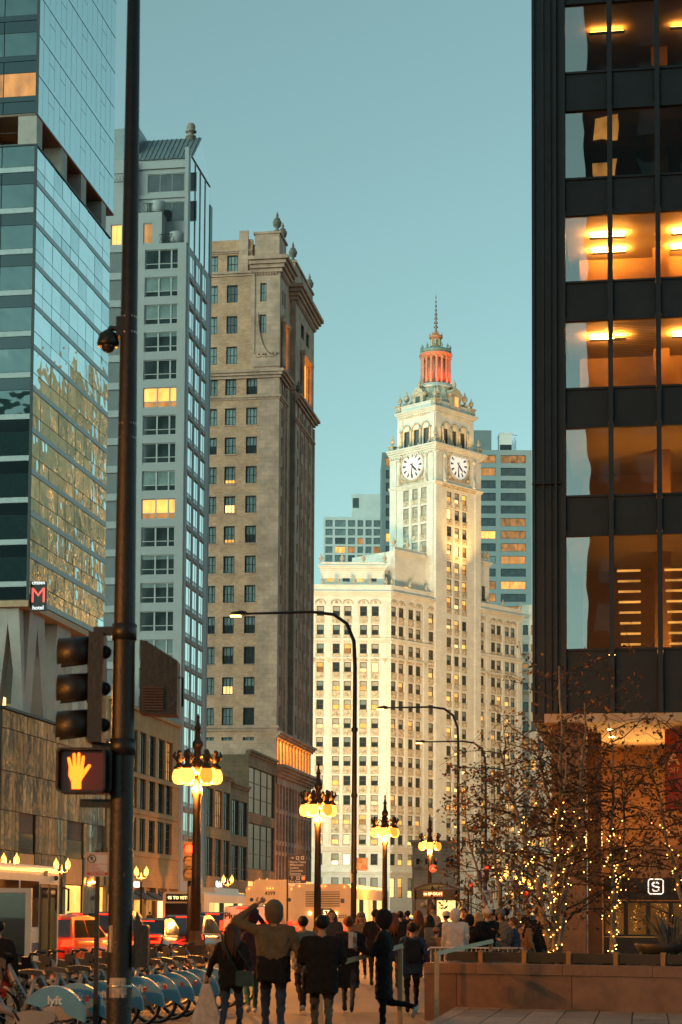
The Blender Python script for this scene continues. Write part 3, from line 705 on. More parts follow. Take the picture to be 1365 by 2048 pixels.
# base: lit colonnade, cornice, tall grid windows
zl0, zl1 = tE.z(560, 1530), tE.z(560, 1478)
e = MB(); LB = Yc + .4
e.box(.03, LB, .0, .6, zl1, zbase - .004); cornice(e, 0, LB, zl1, .9, .7, 0, 3, 0, 1)
cornice(e, -.0, LB, zl0 - 1.6, 1.5, 1.3, 0, 4, 0, 1); e.box(0, LB, 0, .6, zl0 - 2.6, zl0)
n = 11
for k in range(n + 1):
    x = .5 + k * (LB - 1) / n; e.lathe((x, .25, zl0), [(.3, 0), (.24, .2), (.21, zl1 - zl0 - .3), (.3, zl1 - zl0)], 8)
for k in range(n + 2): e.box(k * LB / (n + 1) - .28, k * LB / (n + 1) + .28, -.05, .55, .1, zl0 - 2.61)
for z_ in (tE.z(560, 1625) - .1, tE.z(560, 1690), 5.0, 9.5): e.box(0, LB, .05, .5, z_, z_ + .55)
tE.build(e, 'base_wall', m_tst)
tE.build(MB().box(.1, LB - .1, .62, .7, zl0, zl1), 'loggia_glow', Memit('loggia_glow', (1, .42, .06), 2.2))
tE.build(MB().box(.2, LB - .2, .42, .46, .1, zl0 - 2.7), 'base_glazing', m_skygl)
for k in range((n + 1) * 2): tE.build(MB().box((k + .5) * LB / (2 * n + 2) - .05, (k + .5) * LB / (2 * n + 2) + .05, .3, .41, 5.6, zl0 - 2.7), 'mullion', m_tfr)
tS.build(MB().box(TW - 10, TW, -.02, .0, .1, zbase - 1), 'base_side_wall', m_tst)
# ================================================================== low shops between the grey tower and the tan tower
m_sh1 = Mblock('pale_stone_shop', (.42, .28, .15), (.38, .25, .14), (.2, .15, .1), 1.4, .7, .012, .8, .3)
m_sh2 = Mblock('brown_stone_shop', (.34, .22, .13), (.29, .19, .12), (.1, .07, .05), 1.2, .6, .012, .8, .35)
def shop(name, label, ya, yb, v_top, u_ref, mt, nb, lit, floors=3, name_text=None):
    r = thing(name, label, 'building', (FX, ya, 0)); f = Fac(r, (0, 0, 0), E_ANG); L = yb - ya - .15
    zt_ = f.z(u_ref, v_top); cw_ = L / nb; cols_ = [(k * cw_ + .35, (k + 1) * cw_ - .35) for k in range(nb)]
    fh = (zt_ - 1.0) / floors; rr = [(.3, fh - 1.1)] + [(fh * k + .3, fh * (k + 1) - .9) for k in range(1, floors)]
    mb = MB(); wall(mb, 0, L, .1, zt_, cols_, rr, .4); mb.box(0, L, .42, 12, .1, zt_ - .5); cornice(mb, 0, L, zt_ - .5, .6, .4, 0, 2, 0, 0); mb.box(0, L, -.06, -.003, fh - .9, fh - .1); f.build(mb, 'wall', mt)
    for j, (a, b) in enumerate(rr):
        fr_ = frame_mesh('window', cw_ - .7, b - a, m_mull, .1, 3, 2, .15, .27)
        windows(f, cols_, [(a, b)], fr_, [pane_mesh('pane', cw_ - .7, b - a, [(0, 1, m)], .24, .08) for m in (m_skygl, m_litdim, m_lit)], [5, 1, 0] if j else [0, 1, 3])
    if name_text: text('sign_lettering', name_text, 1.0, m_let, r, (.12, L * .5, fh - .5), (R_(90), 0, R_(90)), .05)
    return f
ysh0 = B0.y + LG + .3; ysh1 = atX(463, 1600, FX).y; ysh2 = atX(497, 1600, FX).y
shop('stone_shop_building', 'three storey pale stone shop building with big grid windows beside grey tower', ysh0, ysh1, 1548, 440, m_sh1, 3, 1, 3, 'Optical')
shop('clad_shop_building', 'brown clad shop building with tall windows between stone shop and brick pier', ysh1, ysh2, 1570, 480, m_sh2, 2, 1, 3)
fb = shop('brick_gable_building', 'narrow brown brick building with arched slot beside the tan tower', ysh2, T0.y - .1, 1507, 515, m_sh2, 1, 1, 3)
# ================================================================== white terracotta clock tower building
m_wt = Mblock('white_terracotta', (.80, .78, .71), (.74, .72, .655), (.54, .51, .45), 1.1, .42, .012, .5, .16, bump=.25)
m_wor = M('ornate_terracotta', (.50, .42, .31), .6, 0, .5, 1.6, .8, 5)
m_wdk = M('weathered_terracotta', (.36, .33, .28), .7, 0, .4, 1.2, .5, 6)
m_wfr = M('bronze_sash', (.10, .075, .05), .5, .2, .2, 3)
m_cop = M('green_copper', (.20, .30, .27), .6, .1, .3, 1.5, .3)
BA = YAW + R_(46.3)                 # direction of the long front
C1 = atD(782, 1380, 381); C1.z = 0
wr = thing('clock_tower_building', 'white terracotta office building with a clock tower lit by floodlights', 'building', C1)
WA = 19.0; uA = Vector((math.cos(YAW), math.sin(YAW), 0))
wA = Fac(wr, -uA * WA, YAW); wB = Fac(wr, (0, 0, 0), BA)
TX0, TX1, TWX = 13.0, 27.6, 42.4; TP = .45
tR = Fac(wr, wB.U * TX0 - wB.I * TP, BA); TL = 12.6
tLf = Fac(wr, tR.O + wB.I * TL, BA - math.pi / 2); TWR = TX1 - TX0
az = lambda v, u=700: wA.z(u, v)
vr = [1212, 1249.5, 1287, 1324, 1361.5, 1399, 1436.5, 1474, 1512, 1551, 1590, 1629, 1669]
rowsW = [(az(v + 20), az(v)) for v in vr] + [(az(1730), az(1707)), (az(1795), az(1755))]
zcor, zpar = az(1192), az(1172)
cA = [(wA.x(u), wA.x(u) + 1.45) for u in (633, 665, 688, 719.5, 743)] + [(wA.x(606), wA.x(606) + 1.45)]
cB = []
for x0_, x1_ in ((520, 545), (565, 587), (620, 643), (663, 685), (735, 757)): cB.append((wB.x(600 + x0_ / 2.844), wB.x(600 + x1_ / 2.844)))
cT = [(tR.x(600 + a / 2.844), tR.x(600 + b / 2.844)) for a, b in ((838, 860), (882, 904), (925, 947))]
cW = [(wB.x(600 + a / 2.844), wB.x(600 + b / 2.844)) for a, b in ((1026, 1046), (1092, 1110), (1125, 1142), (1172, 1188), (1205, 1220))]
fixw = lambda cs, w_: [((a + b) / 2 - w_ / 2, (a + b) / 2 + w_ / 2) for a, b in cs]
cB = fixw(cB, 1.5); cT = fixw(cT, 1.55); cW = fixw(cW, 1.5)
def body_wall(f, x0, x1, cols, name='wall'):
    mb = MB(); wall(mb, x0, x1, 0, zcor, cols, rowsW, .5)
    zs0 = az(1690) + .2
    cs = sorted(cols)
    for k in range(len(cs) + 1):          # pilasters between windows
        a = cs[k - 1][1] if k else x0; b = cs[k][0] if k < len(cs) else x1
        if b - a > .5:
            m_ = (a + b) / 2; w_ = min(.42, (b - a) * .3)
            mb.box(m_ - w_, m_ + w_, -.14, -.003, zs0, az(1198))
    f.build(mb, name, m_wt)
    o = MB()
    for j, (a, b) in enumerate(rowsW[:13]):
        za = rowsW[j + 1][1] if j < 12 else az(1693)
        for c, d in cs:                       # relief spandrel under every window
            o.box(c - .1, d + .1, -.07, -.004, za + .3, a - .28); o.box(c - .15, d + .15, -.16, -.005, a - .24, a - .02)
            xm = (c + d) / 2; o.ball((xm, -.06, (za + a) / 2), .28, 6); 
            for s_ in (-.5, .5): o.ball((xm + s_, -.05, (za + a) / 2), .15, 5)
    for c, d in cs:                           # round-headed hoods over the top storey and hanging finials lower down
        xm = (c + d) / 2
        o.lathe((xm, 0, 0), [(0, 0)], 3) if False else None
        pts = [(xm + 1.0 * math.cos(t), -.12, az(1209) + .15 + .85 * math.sin(t)) for t in [math.pi * k / 8 for k in range(9)]]
        o.tube(pts, .12, 5, 0, True, True); o.ball((xm, -.05, az(1209) + .45), .3, 6)
        o.prism([(xm - .9, az(1322)), (xm + .9, az(1322)), (xm, az(1322) + .55)], 'y', -.2, -.004)
    for k in range(len(cs) + 1):
        a = cs[k - 1][1] if k else x0; b = cs[k][0] if k < len(cs) else x1
        if b - a > 1.2: m_ = (a + b) / 2; o.prism([(m_ - .5, az(1316)), (m_ + .5, az(1316)), (m_, az(1316) - 1.1)], 'y', -.26, -.143)
    f.build(o, 'relief_panels', m_wor)['kind'] = 'stuff'
    def corn(z, h_, pr_, st_, den=None):
        c_ = MB(); cornice(c_, x0, x1, z, h_, pr_, 0, st_, 0, 0)
        if den: dentils(c_, x0, x1, z - den, den + .005, .22, .27, .3)
        f.build(c_, 'cornice', m_wt)
    corn(zcor, .9, .85, 4); corn(az(1281) - .1, .55, .5, 3, .25); corn(az(1316) - .2, .4, .4, 2); corn(az(1700), .8, .7, 3, .35); corn(az(1748), .6, .45, 2)
    f.build(MB().box(x0, x1, -.1, .5, zcor + .9, zpar).box(x0, x1, -.2, .6, zpar, zpar + .25), 'parapet', m_wt)
body_wall(wA, 0, WA, cA); body_wall(wB, 0, TX0 - .02, cB); body_wall(wB, TX1 + .02, TWX, cW)
core = MB()
p = [-uA * WA + wA.I * .52, wA.I * .52 - uA * .3, wB.I * .52 + wB.U * .2, wB.U * TWX + wB.I * .52, wB.U * TWX + wB.I * 26, -uA * WA + wA.I * 34]
core.prism([(q.x, q.y) for q in p], 'z', 0, zpar - .6); core.build('roof_core', m_wdk, wr)
end = Fac(wr, wB.U * TWX, BA + math.pi / 2); end.build(MB().box(0.52, 26, 0, .5, 0, zpar), 'end_wall', m_wt)
hw_ = rowsW[3][1] - rowsW[3][0]
def wpanes(w_, h_):
    return [pane_mesh('pane', w_, h_, bd, .3, .09) for bd in ([(0, 1, m_skygl)], [(0, .5, m_skygl), (.5, 1, m_blind)], [(0, .5, m_lit), (.5, 1, m_blind)], [(0, 1, m_lit2)], [(0, .55, m_litdim), (.55, 1, m_lit)], [(0, .35, m_lit2), (.35, 1, m_blind)], [(0, .5, m_skygl), (.5, 1, m_skygl2)])]
for f, cs in ((wA, cA), (wB, cB), (wB, cW)):
    w_ = cs[0][1] - cs[0][0]; fr = {}
    for (a, b) in rowsW:
        h_ = round(b - a, 2)
        if h_ not in fr: fr[h_] = (frame_mesh('window', w_, h_, m_wfr, .12, 0, 1, .16, .36), wpanes(w_, h_))
        low = a < az(1400); gl_ = a < az(1590)
        wt_ = [5, 4, .9, .15, .35, .2, 2] if not low else ([4, 5, 1.6, .3, .6, .9, 2] if not gl_ else [2.5, 3, 2, .8, 1, 1.8, 1])
        windows(f, cs, [(a, b)], fr[h_][0], fr[h_][1], wt_)
# ---- the tower, rising through the long front
ztc0 = tR.z(870, 962); ztc1 = tR.z(868, 893)              # clock stage
trows = [(tR.z(880, v + 21), tR.z(880, v)) for v in (978, 1012.5, 1047.5, 1084, 1119, 1155, 1191)]
lowr = [(tR.z(880, v + 19.5), tR.z(880, v)) for v in (1235 + 36.4 * k for k in range(0, 13))]
mb = MB(); wall(mb, 0, TWR, 0, ztc1, cT, trows + lowr, .5)
for k in range(4):
    a = cT[k - 1][1] if k else .0; b = cT[k][0] if k < 3 else TWR
    if 0 < k < 3: m_ = (a + b) / 2; mb.box(m_ - .3, m_ + .3, -.16, -.003, az(1700), ztc0 - 3)
for a, b in ((.0, 1.9), (TWR - 1.9, TWR)): mb.box(a + .02, b - .02, -.2, -.003, 0, ztc1 - 1)
tR.build(mb, 'tower_wall', m_wt)
cL = [(tLf.x(600 + a / 2.844, 990), tLf.x(600 + b / 2.844, 990)) for a, b in ((591, 618), (643, 668), (693, 718))]; cL = fixw(cL, 1.55)
lrw = [(tLf.z(820, v + 21), tLf.z(820, v)) for v in (980, 1016, 1052)]
lrw.append((lrw[-1][0] - 3.7, lrw[-1][1] - 3.7))
mb = MB(); wall(mb, 0, TL - .5, zcor, ztc1, cL, lrw, .5)
for a, b in ((.0, 1.8), (TL - 1.8, TL - .5)): mb.box(a, b - .02, -.2, -.003, zcor, ztc1 - 1)
for k in range(1, 3): m_ = (cL[k - 1][1] + cL[k][0]) / 2; mb.box(m_ - .3, m_ + .3, -.16, -.003, zcor, ztc0 - 3)
tLf.build(mb, 'tower_side_wall', m_wt)
tR.build(MB().box(.2, TWR - .02, .52, TL, 0, ztc1 - .05), 'tower_core', m_wdk)
for f, cs, rr, ww in ((tR, cT, trows, [2, 1, 3, 1.5, 3, 2, .6]), (tR, cT, lowr, [3, 2, 2, .7, 1, 1.5, 1]), (tLf, cL, lrw, [1, 1, 3, 1, 3, 2, .6])):
    for a, b in rr:
        windows(f, cs, [(a, b)], frame_mesh('window', 1.55, b - a, m_wfr, .12, 0, 1, .16, .36), wpanes(1.55, b - a), ww)
o = MB()
for f, cs, rr, W_ in ((tR, cT, trows + lowr, TWR), (tLf, cL, lrw, TL)):
    o = MB()
    for a, b in rr:
        for c, d in cs: o.box(c - .1, d + .1, -.1, -.004, a - .26, a - .03); o.box(c, d, -.06, -.004, a - 1.2, a - .3); o.ball(((c + d) / 2, -.06, a - .75), .24, 6)
    cornice(o, 1.9, W_ - 1.9, tR.z(880, 972) if f is tR else tLf.z(820, 974), .8, .4, 0, 2, 0, 0)
    f.build(o, 'tower_relief', m_wor)['kind'] = 'stuff'
    c_ = MB()
    cornice(c_, 0, W_, ztc0 - .5, .7, .55, 0, 3, 0 if f is tR else .3, 1)
    cornice(c_, 0, W_, ztc1 - .6, 1.5, 1.05, 0, 4, 0 if f is tR else .3, 1); dentils(c_, .2, W_ - .2, ztc1 - 1.0, .4, .3, .35, .45)
    # corner pilasters beside the dial
    for x_ in (2.2, W_ - 2.9): c_.box(x_, x_ + .7, -.32, -.004, ztc0 + .3, ztc1 - .7); c_.ball((x_ + .35, -.3, ztc1 - 1.3), .5, 7); c_.lathe((x_ + .35, -.35, ztc0 + .3), [(.5, 0), (.3, .5), (.45, 1.2), (.2, 2), (.05, 2.8)], 7)
    f.build(c_, 'tower_cornice', m_wt)
    # clock
    uc, vc = (917.5, 931) if f is tR else (828.5, 931)
    x_, z_ = f.px(uc, vc); x_ = W_ / 2; RD = 3.0
    circ = lambda r, y, n=48: [(x_ + r * math.cos(2 * math.pi * k / n), y, z_ + r * math.sin(2 * math.pi * k / n)) for k in range(n)]
    sq = MB(); sq.box(x_ - 3.6, x_ + 3.6, -.06, -.004, z_ - 3.6, min(z_ + 3.6, ztc1 - .7)); sq.tube(circ(RD + .28, -.12) + circ(RD + .28, -.12)[:2], .26, 6, 0, True, False)
    for sx in (-1, 1):
        for sz in (-1, 1): sq.ball((x_ + sx * 2.9, -.08, z_ + sz * 2.85), .45, 8)
    f.build(sq, 'clock_surround', m_wor)
    dm = MB(); dm.add(circ(RD, -.14), [tuple(range(48))], 0); ck = f.build(dm, 'clock_dial', Memit('clock_face', (1, .93, .80), .28))
    mk = MB()
    for k in range(12):
        t = math.pi / 6 * k; ca, sa = math.cos(t), math.sin(t); r0, r1, hw0, hw1 = (1.75, 2.6, .12, .26)
        mk.add([(x_ + ca * r - sa * s_ * w2, -.17, z_ + sa * r + ca * s_ * w2) for r, w2, s_ in ((r0, hw0, -1), (r0, hw0, 1), (r1, hw1, 1), (r1, hw1, -1))], [(0, 1, 2, 3)])
    for k in range(60):
        t = math.pi / 30 * k; ca, sa = math.cos(t), math.sin(t)
        mk.add([(x_ + ca * r - sa * s_ * .045, -.165, z_ + sa * r + ca * s_ * .045) for r, s_ in ((2.72, -1), (2.72, 1), (2.92, 1), (2.92, -1))], [(0, 1, 2, 3)])
    f.build(mk, 'hour_marks', m_black)['kind'] = 'stuff'
    for t, ln, wd in ((R_(-45), 2.0, .2), (R_(-96), 2.6, .14)):
        hd = MB(); ca, sa = math.cos(t), math.sin(t)
        hd.add([(x_ + ca * r - sa * s_, -.2, z_ + sa * r + ca * s_) for r, s_ in ((-.7, -wd * .6), (-.7, wd * .6), (ln * .6, wd * 1.2), (ln, 0), (ln * .6, -wd * 1.2))], [(0, 1, 2, 3, 4)]); f.build(hd, 'clock_hand', m_black)
# belfry stage
IN = 1.1; zb1 = tR.z(868, 815)
bR = Fac(wr, tR.O + wB.U * IN + wB.I * IN, BA); bL = Fac(wr, tR.O + wB.I * (TL - IN) + wB.U * IN, BA - math.pi / 2)
WBR, WBL = TWR - 2 * IN, TL - 2 * IN
for f, W_ in ((bR, WBR), (bL, WBL)):
    cs = [(W_ * .5 + d - .8, W_ * .5 + d + .8) for d in (-2.7, 0, 2.7)]; rr = [(ztc1 + 1.2, ztc1 + 5.0)]
    mb = MB(); wall(mb, 0 if f is bR else 0, W_ if f is bR else W_ - .5, ztc1 + .9, zb1, cs, rr, .5)
    for c in (.02, W_ - 1.5 - (.0 if f is bR else .0)): mb.box(c, c + 1.48, -.18, -.004, ztc1 + .9, zb1 - .2)
    f.build(mb, 'belfry_wall', m_wt)
    o = MB()
    for d in (-4.05, -1.35, 1.35, 4.05):
        o.lathe((W_ / 2 + d, -.25, ztc1 + .95), [(.38, 0), (.3, .4), (.26, 3.6), (.42, 4.2)], 8); urn(o, (W_ / 2 + d, -.75, ztc1 + .9), .55)
    for d in (-2.7, 0, 2.7): o.tube([(W_ / 2 + d + 1.1 * math.cos(t), -.15, ztc1 + 5.2 + 1.0 * math.sin(t)) for t in [math.pi * k / 8 for k in range(9)]], .14, 5)
    f.build(o, 'belfry_columns', m_wor)['kind'] = 'stuff'
    windows(f, cs, rr, frame_mesh('window', 1.6, 3.8, m_wfr, .12, 0, 2, .25, .4), [pane_mesh('pane', 1.6, 3.8, [(0, 1, m_skygl)], .36, .1)], [1])
    c_ = MB(); cornice(c_, 0, W_, zb1 - .1, 1.0, .8, 0, 3, 0 if f is bR else .3, 1); c_.box(.1, W_ - .1, -.1, .3, zb1 + .9, zb1 + 2.1); c_.box(0, W_, -.18, .38, zb1 + 2.1, zb1 + 2.35)
    dentils(c_, .2, W_ - .2, zb1 - .45, .35, .25, .3, .35); f.build(c_, 'belfry_cornice', m_wt)
bR.build(MB().box(.52, WBR - .02, .52, WBL, ztc1, zb1 + .6), 'belfry_core', m_wdk)
ctr = tR.O + wB.U * TWR / 2 + wB.I * TL / 2
def pinn(x, y, z, s_, base=None):
    u_ = MB(); u_.box(-.55*s_, .55*s_, -.55*s_, .55*s_, 0, 1.0*s_); u_.box(-.7*s_, .7*s_, -.7*s_, .7*s_, 1.0*s_, 1.2*s_); urn(u_, (0, 0, 1.2*s_), .95 * s_)
    q = tR.O + wB.U * x + wB.I * y; o_ = u_.build('pinnacle', m_wor, wr, (q.x, q.y, z), BA)
for x, y in ((.3, .3), (TWR - .3, .3), (.3, TL - .3), (TWR - .3, TL - .3)): pinn(x, y, ztc1 + .9, 1.05)
for x, y in ((IN + .3, IN + .3), (TWR - IN - .3, IN + .3), (IN + .3, TL - IN - .3), (TWR - IN - .3, TL - IN - .3)): pinn(x, y, zb1 + 1.2, 1.15)
# drum with dormers, columned rotunda, lantern and spire
cz = lambda v: tR.px(868, v, TL * .3)[1]
zd = zb1 + 1.0; zdr = cz(768); zc0 = zdr + .3; zc1 = cz(706); zl0_ = cz(690); zl1_ = cz(657); zsp = cz(575)
d_ = MB(); d_.lathe((ctr.x, ctr.y, zd), [(5.4, 0), (5.2, (zdr - zd) * .45), (4.5, (zdr - zd) * .75), (4.1, zdr - zd)], 8, 0, False, BA + R_(22.5)); d_.build('octagon_roof', M('grey_green_tile', (.38, .41, .35), .6, 0, .3, 1.5, .4), wr)
rg = MB(); rg.lathe((ctr.x, ctr.y, zdr - .4), [(4.5, 0), (4.5, .35), (4.2, .4), (4.1, .9), (3.5, 1.0)], 24); rg.build('rotunda_base', m_wt, wr)
for k in range(4):
    t = BA - math.pi / 2 + k * math.pi / 2; n_ = Vector((math.cos(t), math.sin(t), 0)); q = ctr + n_ * 4.9
    u_ = MB(); u_.box(-1.5, 1.5, -.9, 1.6, 0, 3.4); u_.prism([(-1.8, 3.4), (1.8, 3.4), (1.0, 4.4), (0, 4.8), (-1.0, 4.4)], 'y', -1.0, 1.6); urn(u_, (0, -.3, 4.7), .9); u_.ball((-1.7, -.6, 3.3), .5, 7); u_.ball((1.7, -.6, 3.3), .5, 7)
    dr = u_.build('dormer', m_wor, wr, (q.x, q.y, zd), t + math.pi / 2)
    MB().box(-.6, .6, -.95, -.9, .8, 2.9).build('dormer_window', m_skygl if k % 2 else m_lit, dr)
for k in range(4):
    t = BA - math.pi / 4 + k * math.pi / 2; q = ctr + Vector((math.cos(t), math.sin(t), 0)) * 6.2
    u_ = MB(); u_.box(-.8, .8, -.8, .8, 0, 2.2); urn(u_, (0, 0, 2.2), 1.3); u_.build('roof_urn', m_wor, wr, (q.x, q.y, zd), t)
m_rcol = M('red_lit_rotunda', (.50, .27, .18), .6, 0, .2, 2, .3)  # red of the floodlights put into the pale terracotta colour
for k in range(16):
    t = 2 * math.pi * k / 16 + BA; q = ctr + Vector((math.cos(t), math.sin(t), 0)) * 2.95
    MB().lathe((0, 0, 0), [(.42, 0), (.42, .3), (.31, .45), (.26, zc1 - zc0 - .6), (.4, zc1 - zc0 - .2), (.42, zc1 - zc0)], 8).build('rotunda_column', m_rcol, wr, (q.x, q.y, zc0))
MB().lathe((ctr.x, ctr.y, zc0), [(1.9, 0), (1.9, zc1 - zc0)], 16).build('rotunda_drum', m_rcol, wr)
en = MB(); en.lathe((ctr.x, ctr.y, zc1), [(3.3, 0), (3.3, .5), (3.55, .55), (3.55, .8), (3.4, .85), (3.4, 1.0)], 24); en.build('rotunda_entablature', m_rcol, wr)
cp = MB(); cp.lathe((ctr.x, ctr.y, zc1 + 1.0), [(3.35, 0), (3.35, .7), (2.9, .75), (2.2, 1.2), (1.4, zl0_ - zc1 - .9)], 20)
for k in range(12): t = 2 * math.pi * k / 12; urn(cp, (ctr.x + 3.1 * math.cos(t), ctr.y + 3.1 * math.sin(t), zc1 + 1.7), .55, 0, 6)
cp.build('rotunda_cap', m_cop, wr)
ln = MB(); hl = zl1_ - zl0_
ln.lathe((ctr.x, ctr.y, zl0_), [(.9, -.1), (1.5, .25), (1.5, .8), (1.15, .85), (1.1, hl - .9), (1.45, hl - .8), (1.5, hl - .35), (1.1, hl - .3), (.5, hl + .3), (.25, hl + .8)], 12)
for k in range(6): t = math.pi / 3 * k; urn(ln, (ctr.x + 1.3 * math.cos(t), ctr.y + 1.3 * math.sin(t), zl1_ - .35), .35, 0, 6)
ln.build('lantern', M('orange_lit_lantern', (.55, .24, .13), .6, 0, .25, 3, .3), wr)  # orange floodlight put into the lantern's base colour
for k in range(8): t = math.pi / 4 * k; MB().box(-.13, .13, -.05, .05, 0, hl * .38).build('lantern_window', Memit('lantern_pane', (.5, .75, .55), .15, 'NONE'), wr, (ctr.x + 1.16 * math.cos(t), ctr.y + 1.16 * math.sin(t), zl0_ + 1.0), t + math.pi / 2)
sp = MB(); hs = zsp - zl1_
pr = [(.3, .6)]
for k in range(8): z_ = 1 + (hs - 1.5) * k / 8; r = .24 * (1 - k / 9.5); pr += [(r, z_), (r * .9, z_ + (hs - 1.5) / 8 - .5), (r * 2.0, z_ + (hs - 1.5) / 8 - .4), (r * 2.0, z_ + (hs - 1.5) / 8 - .15)]
pr += [(.04, hs - .4), (.02, hs)]
sp.lathe((ctr.x, ctr.y, zl1_), pr, 8); sp.build('spire', M('spire_metal', (.22, .22, .2), .5, .5), wr)
# roof blocks beside the tower
def roof_block(f, ua, ub, v0_, v1_, y, depth, wins, name):
    x0_, z1__ = f.px(ua, v0_, y); x1_, _ = f.px(ub, v0_, y); z0__ = zpar - .7
    mb = MB(); rr = [(f.px(ua, v1_, y)[1], f.px(ua, v1_ - wins[1], y)[1])] if wins else []
    cs = [(x0_ + (x1_ - x0_) * t - .7, x0_ + (x1_ - x0_) * t + .7) for t in wins[0]] if wins else []
    wall(mb, x0_, x1_, z0__, z1__, cs, rr, .4, 0, y); mb.box(x0_, x1_, y + .42, y + depth, z0__, z1__ - .1)
    cornice(mb, x0_, x1_, z1__ - .8, .9, .6, 0, 3, 1, 1, y); mb.box(x0_, x1_, y, y + .4, z1__ + .1, z1__ + .8)
    f.build(mb, name, m_wt)
    for c, d in cs:
        for a, b in rr: f.build(MB().box(c, d, y + .25, y + .3, a, b), 'roof_window', m_lit if random.random() < .4 else m_skygl)
    for k in range(4):
        u_ = MB(); urn(u_, (0, 0, 0), .9); f.inst(u_.mesh('parapet_urn', m_wor), 'parapet_urn', x0_ + (x1_ - x0_) * k / 3, z1__ + .8, y + .3)
roof_block(wA, 642, 770, 1132, 1163, 3.0, 16, ((.15, .4, .62, .82), 7), 'penthouse')
roof_block(wB, 790, 873, 1100, 1195, 2.2, 12, ((.28,), 26), 'shoulder_block')
roof_block(wB, 957, 979, 1122, 1200, 1.5, 10, ((.5,), 30), 'shoulder_block')
for k in range(12):
    u_ = MB(); urn(u_, (0, 0, 0), .75); f, x_ = (wA, 2 + k * 3.2) if k < 6 else (wB, (0.5, 6, 11, 31, 36, 42)[k - 6]); f.inst(u_.mesh('parapet_urn', m_wor), 'parapet_urn', x_, zpar + .25, .2)
# floodlights: washing the fronts, tucked on the setbacks, red inside the rotunda
def flood(name, pos, aim, power, col, size, label, r=1.0):
    ld = bpy.data.lights.new(name, 'SPOT'); ld.energy = power; ld.color = col; ld.spot_size = R_(size); ld.spot_blend = .9; ld.shadow_soft_size = r
    o_ = bpy.data.objects.new(name, ld); COL.objects.link(o_); o_.location = pos
    o_.rotation_euler = (Vector(aim) - Vector(pos)).to_track_quat('-Z', 'Y').to_euler(); return o_
cW_ = C1 + wB.U * 20
fl = C1 + uA * 60 - Vector((math.cos(BA + math.pi/2), math.sin(BA + math.pi/2), 0)) * 20; fl.z = 9
flood('floodlight', (C1.x + 24, C1.y - 98, 12), (C1.x + 12, C1.y + 18, 82), 165000, (1, .62, .29), 84, '')
flood('floodlight', (C1.x + 6, C1.y - 98, 12), (C1.x - 6, C1.y + 5, 72), 95000, (1, .64, .31), 84, '')
for f, W_ in ((tR, TWR), (tLf, TL)):
    q = C1 + f.O + f.U * W_ / 2 - f.I * 5; q.z = zcor + 4
    flood('floodlight', q, C1 + f.O + f.U * W_ / 2 + Vector((0, 0, ztc1)), 9000, (1, .55, .15), 80, '', .4)
    q = C1 + f.O + f.U * W_ / 2 - f.I * .9; q.z = ztc1 + 1.2
    for t in (-4, 0, 4): flood('floodlight', q + f.U * t, q + f.U * t + f.I * 1.6 + Vector((0, 0, 6)), 220, (1, .55, .12), 110, '', .1)
for k in range(5):
    t = BA - math.pi * .5 - 1.3 + k * .65; q = C1 + ctr + Vector((math.cos(t), math.sin(t), 0)) * 4.0; q.z = zc0 + .3
    flood('floodlight', q, C1 + ctr + Vector((math.cos(t), math.sin(t), 0)) * 2.6 + Vector((0, 0, zc1)), 520, (1, .09, .012), 120, '', .1)
    t = BA - math.pi * .5 - 1.3 + k * .65; q = C1 + ctr + Vector((math.cos(t), math.sin(t), 0)) * 2.6; q.z = zl0_ - .2
    flood('floodlight', q, C1 + ctr + Vector((0, 0, zl1_)), 800, (1, .10, .012), 120, '', .1)
# ================================================================== buildings behind
def far_block(name, label, u0, u1, v_top, D, mt, cols_u, row_v, row_h, nrow, frm, lit=.12, ang=YAW, vref=1000):
    p0 = atD(u0, vref, D); p1 = atD(u1, vref, D); p0.z = 0
    r = thing(name, label, 'building', p0); f = Fac(r, (0, 0, 0), ang); W_ = f.x(u1, vref); zt_ = f.z((u0 + u1) / 2, v_top)
    cs = [(f.x(a, vref), f.x(b, vref)) for a, b in cols_u]; rr = [(f.z(u0, row_v + k * row_h[0] + row_h[1]), f.z(u0, row_v + k * row_h[0])) for k in range(nrow)]
    rr = [q for q in rr if q[0] > 3]
    mb = MB(); wall(mb, 0, W_, 0, zt_, cs, rr, .4); mb.box(0.01, W_ - .01, .42, 22, 0, zt_ - .3); f.build(mb, 'wall', mt)
    for c, d in cs:
        fr_ = frame_mesh('window', d - c, rr[0][1] - rr[0][0], m_mull, .1, frm, 0, .15, .3)
        pn_ = [pane_mesh('pane', d - c, rr[0][1] - rr[0][0], [(0, 1, m)], .26, .08) for m in (m_skygl, m_litdim, m_skygl2, m_lit)]
        windows(f, [(c, d)], rr, fr_, pn_, [6 if mt is not m_fw else 1, 10 * lit, 1.2 if mt is not m_fw else 6, 5 * lit])
    return r, f, W_, zt_
m_fg = M('pale_grey_panel', (.30, .36, .37), .7, 0, .06, .3); m_fw = M('pale_white_panel', (.66, .69, .68), .7, 0, .08, .3); m_fd = M('dark_grey_panel', (.20, .25, .26), .7, 0, .08, .3)
r, f, W_, zt_ = far_block('grey_hotel_block', 'grey slab block with ribbon windows behind the clock tower at right', 945, 1064, 900, 520, m_fg, ((948, 992), (1002, 1052)), 910, (25.2, 16), 34, 2, .35)
f.build(MB().box(0, f.x(985), 3, 14, zt_ - .2, f.z(960, 855)), 'rooftop_bulkhead', m_fd)
f.build(MB().box(f.x(1001), f.x(1027), 3, 8, zt_ - .2, f.z(1010, 863)).box(f.x(1001) - .1, f.x(1027) + .1, 2.9, 8.1, f.z(1010, 863), f.z(1010, 860)), 'cooling_unit', m_white)
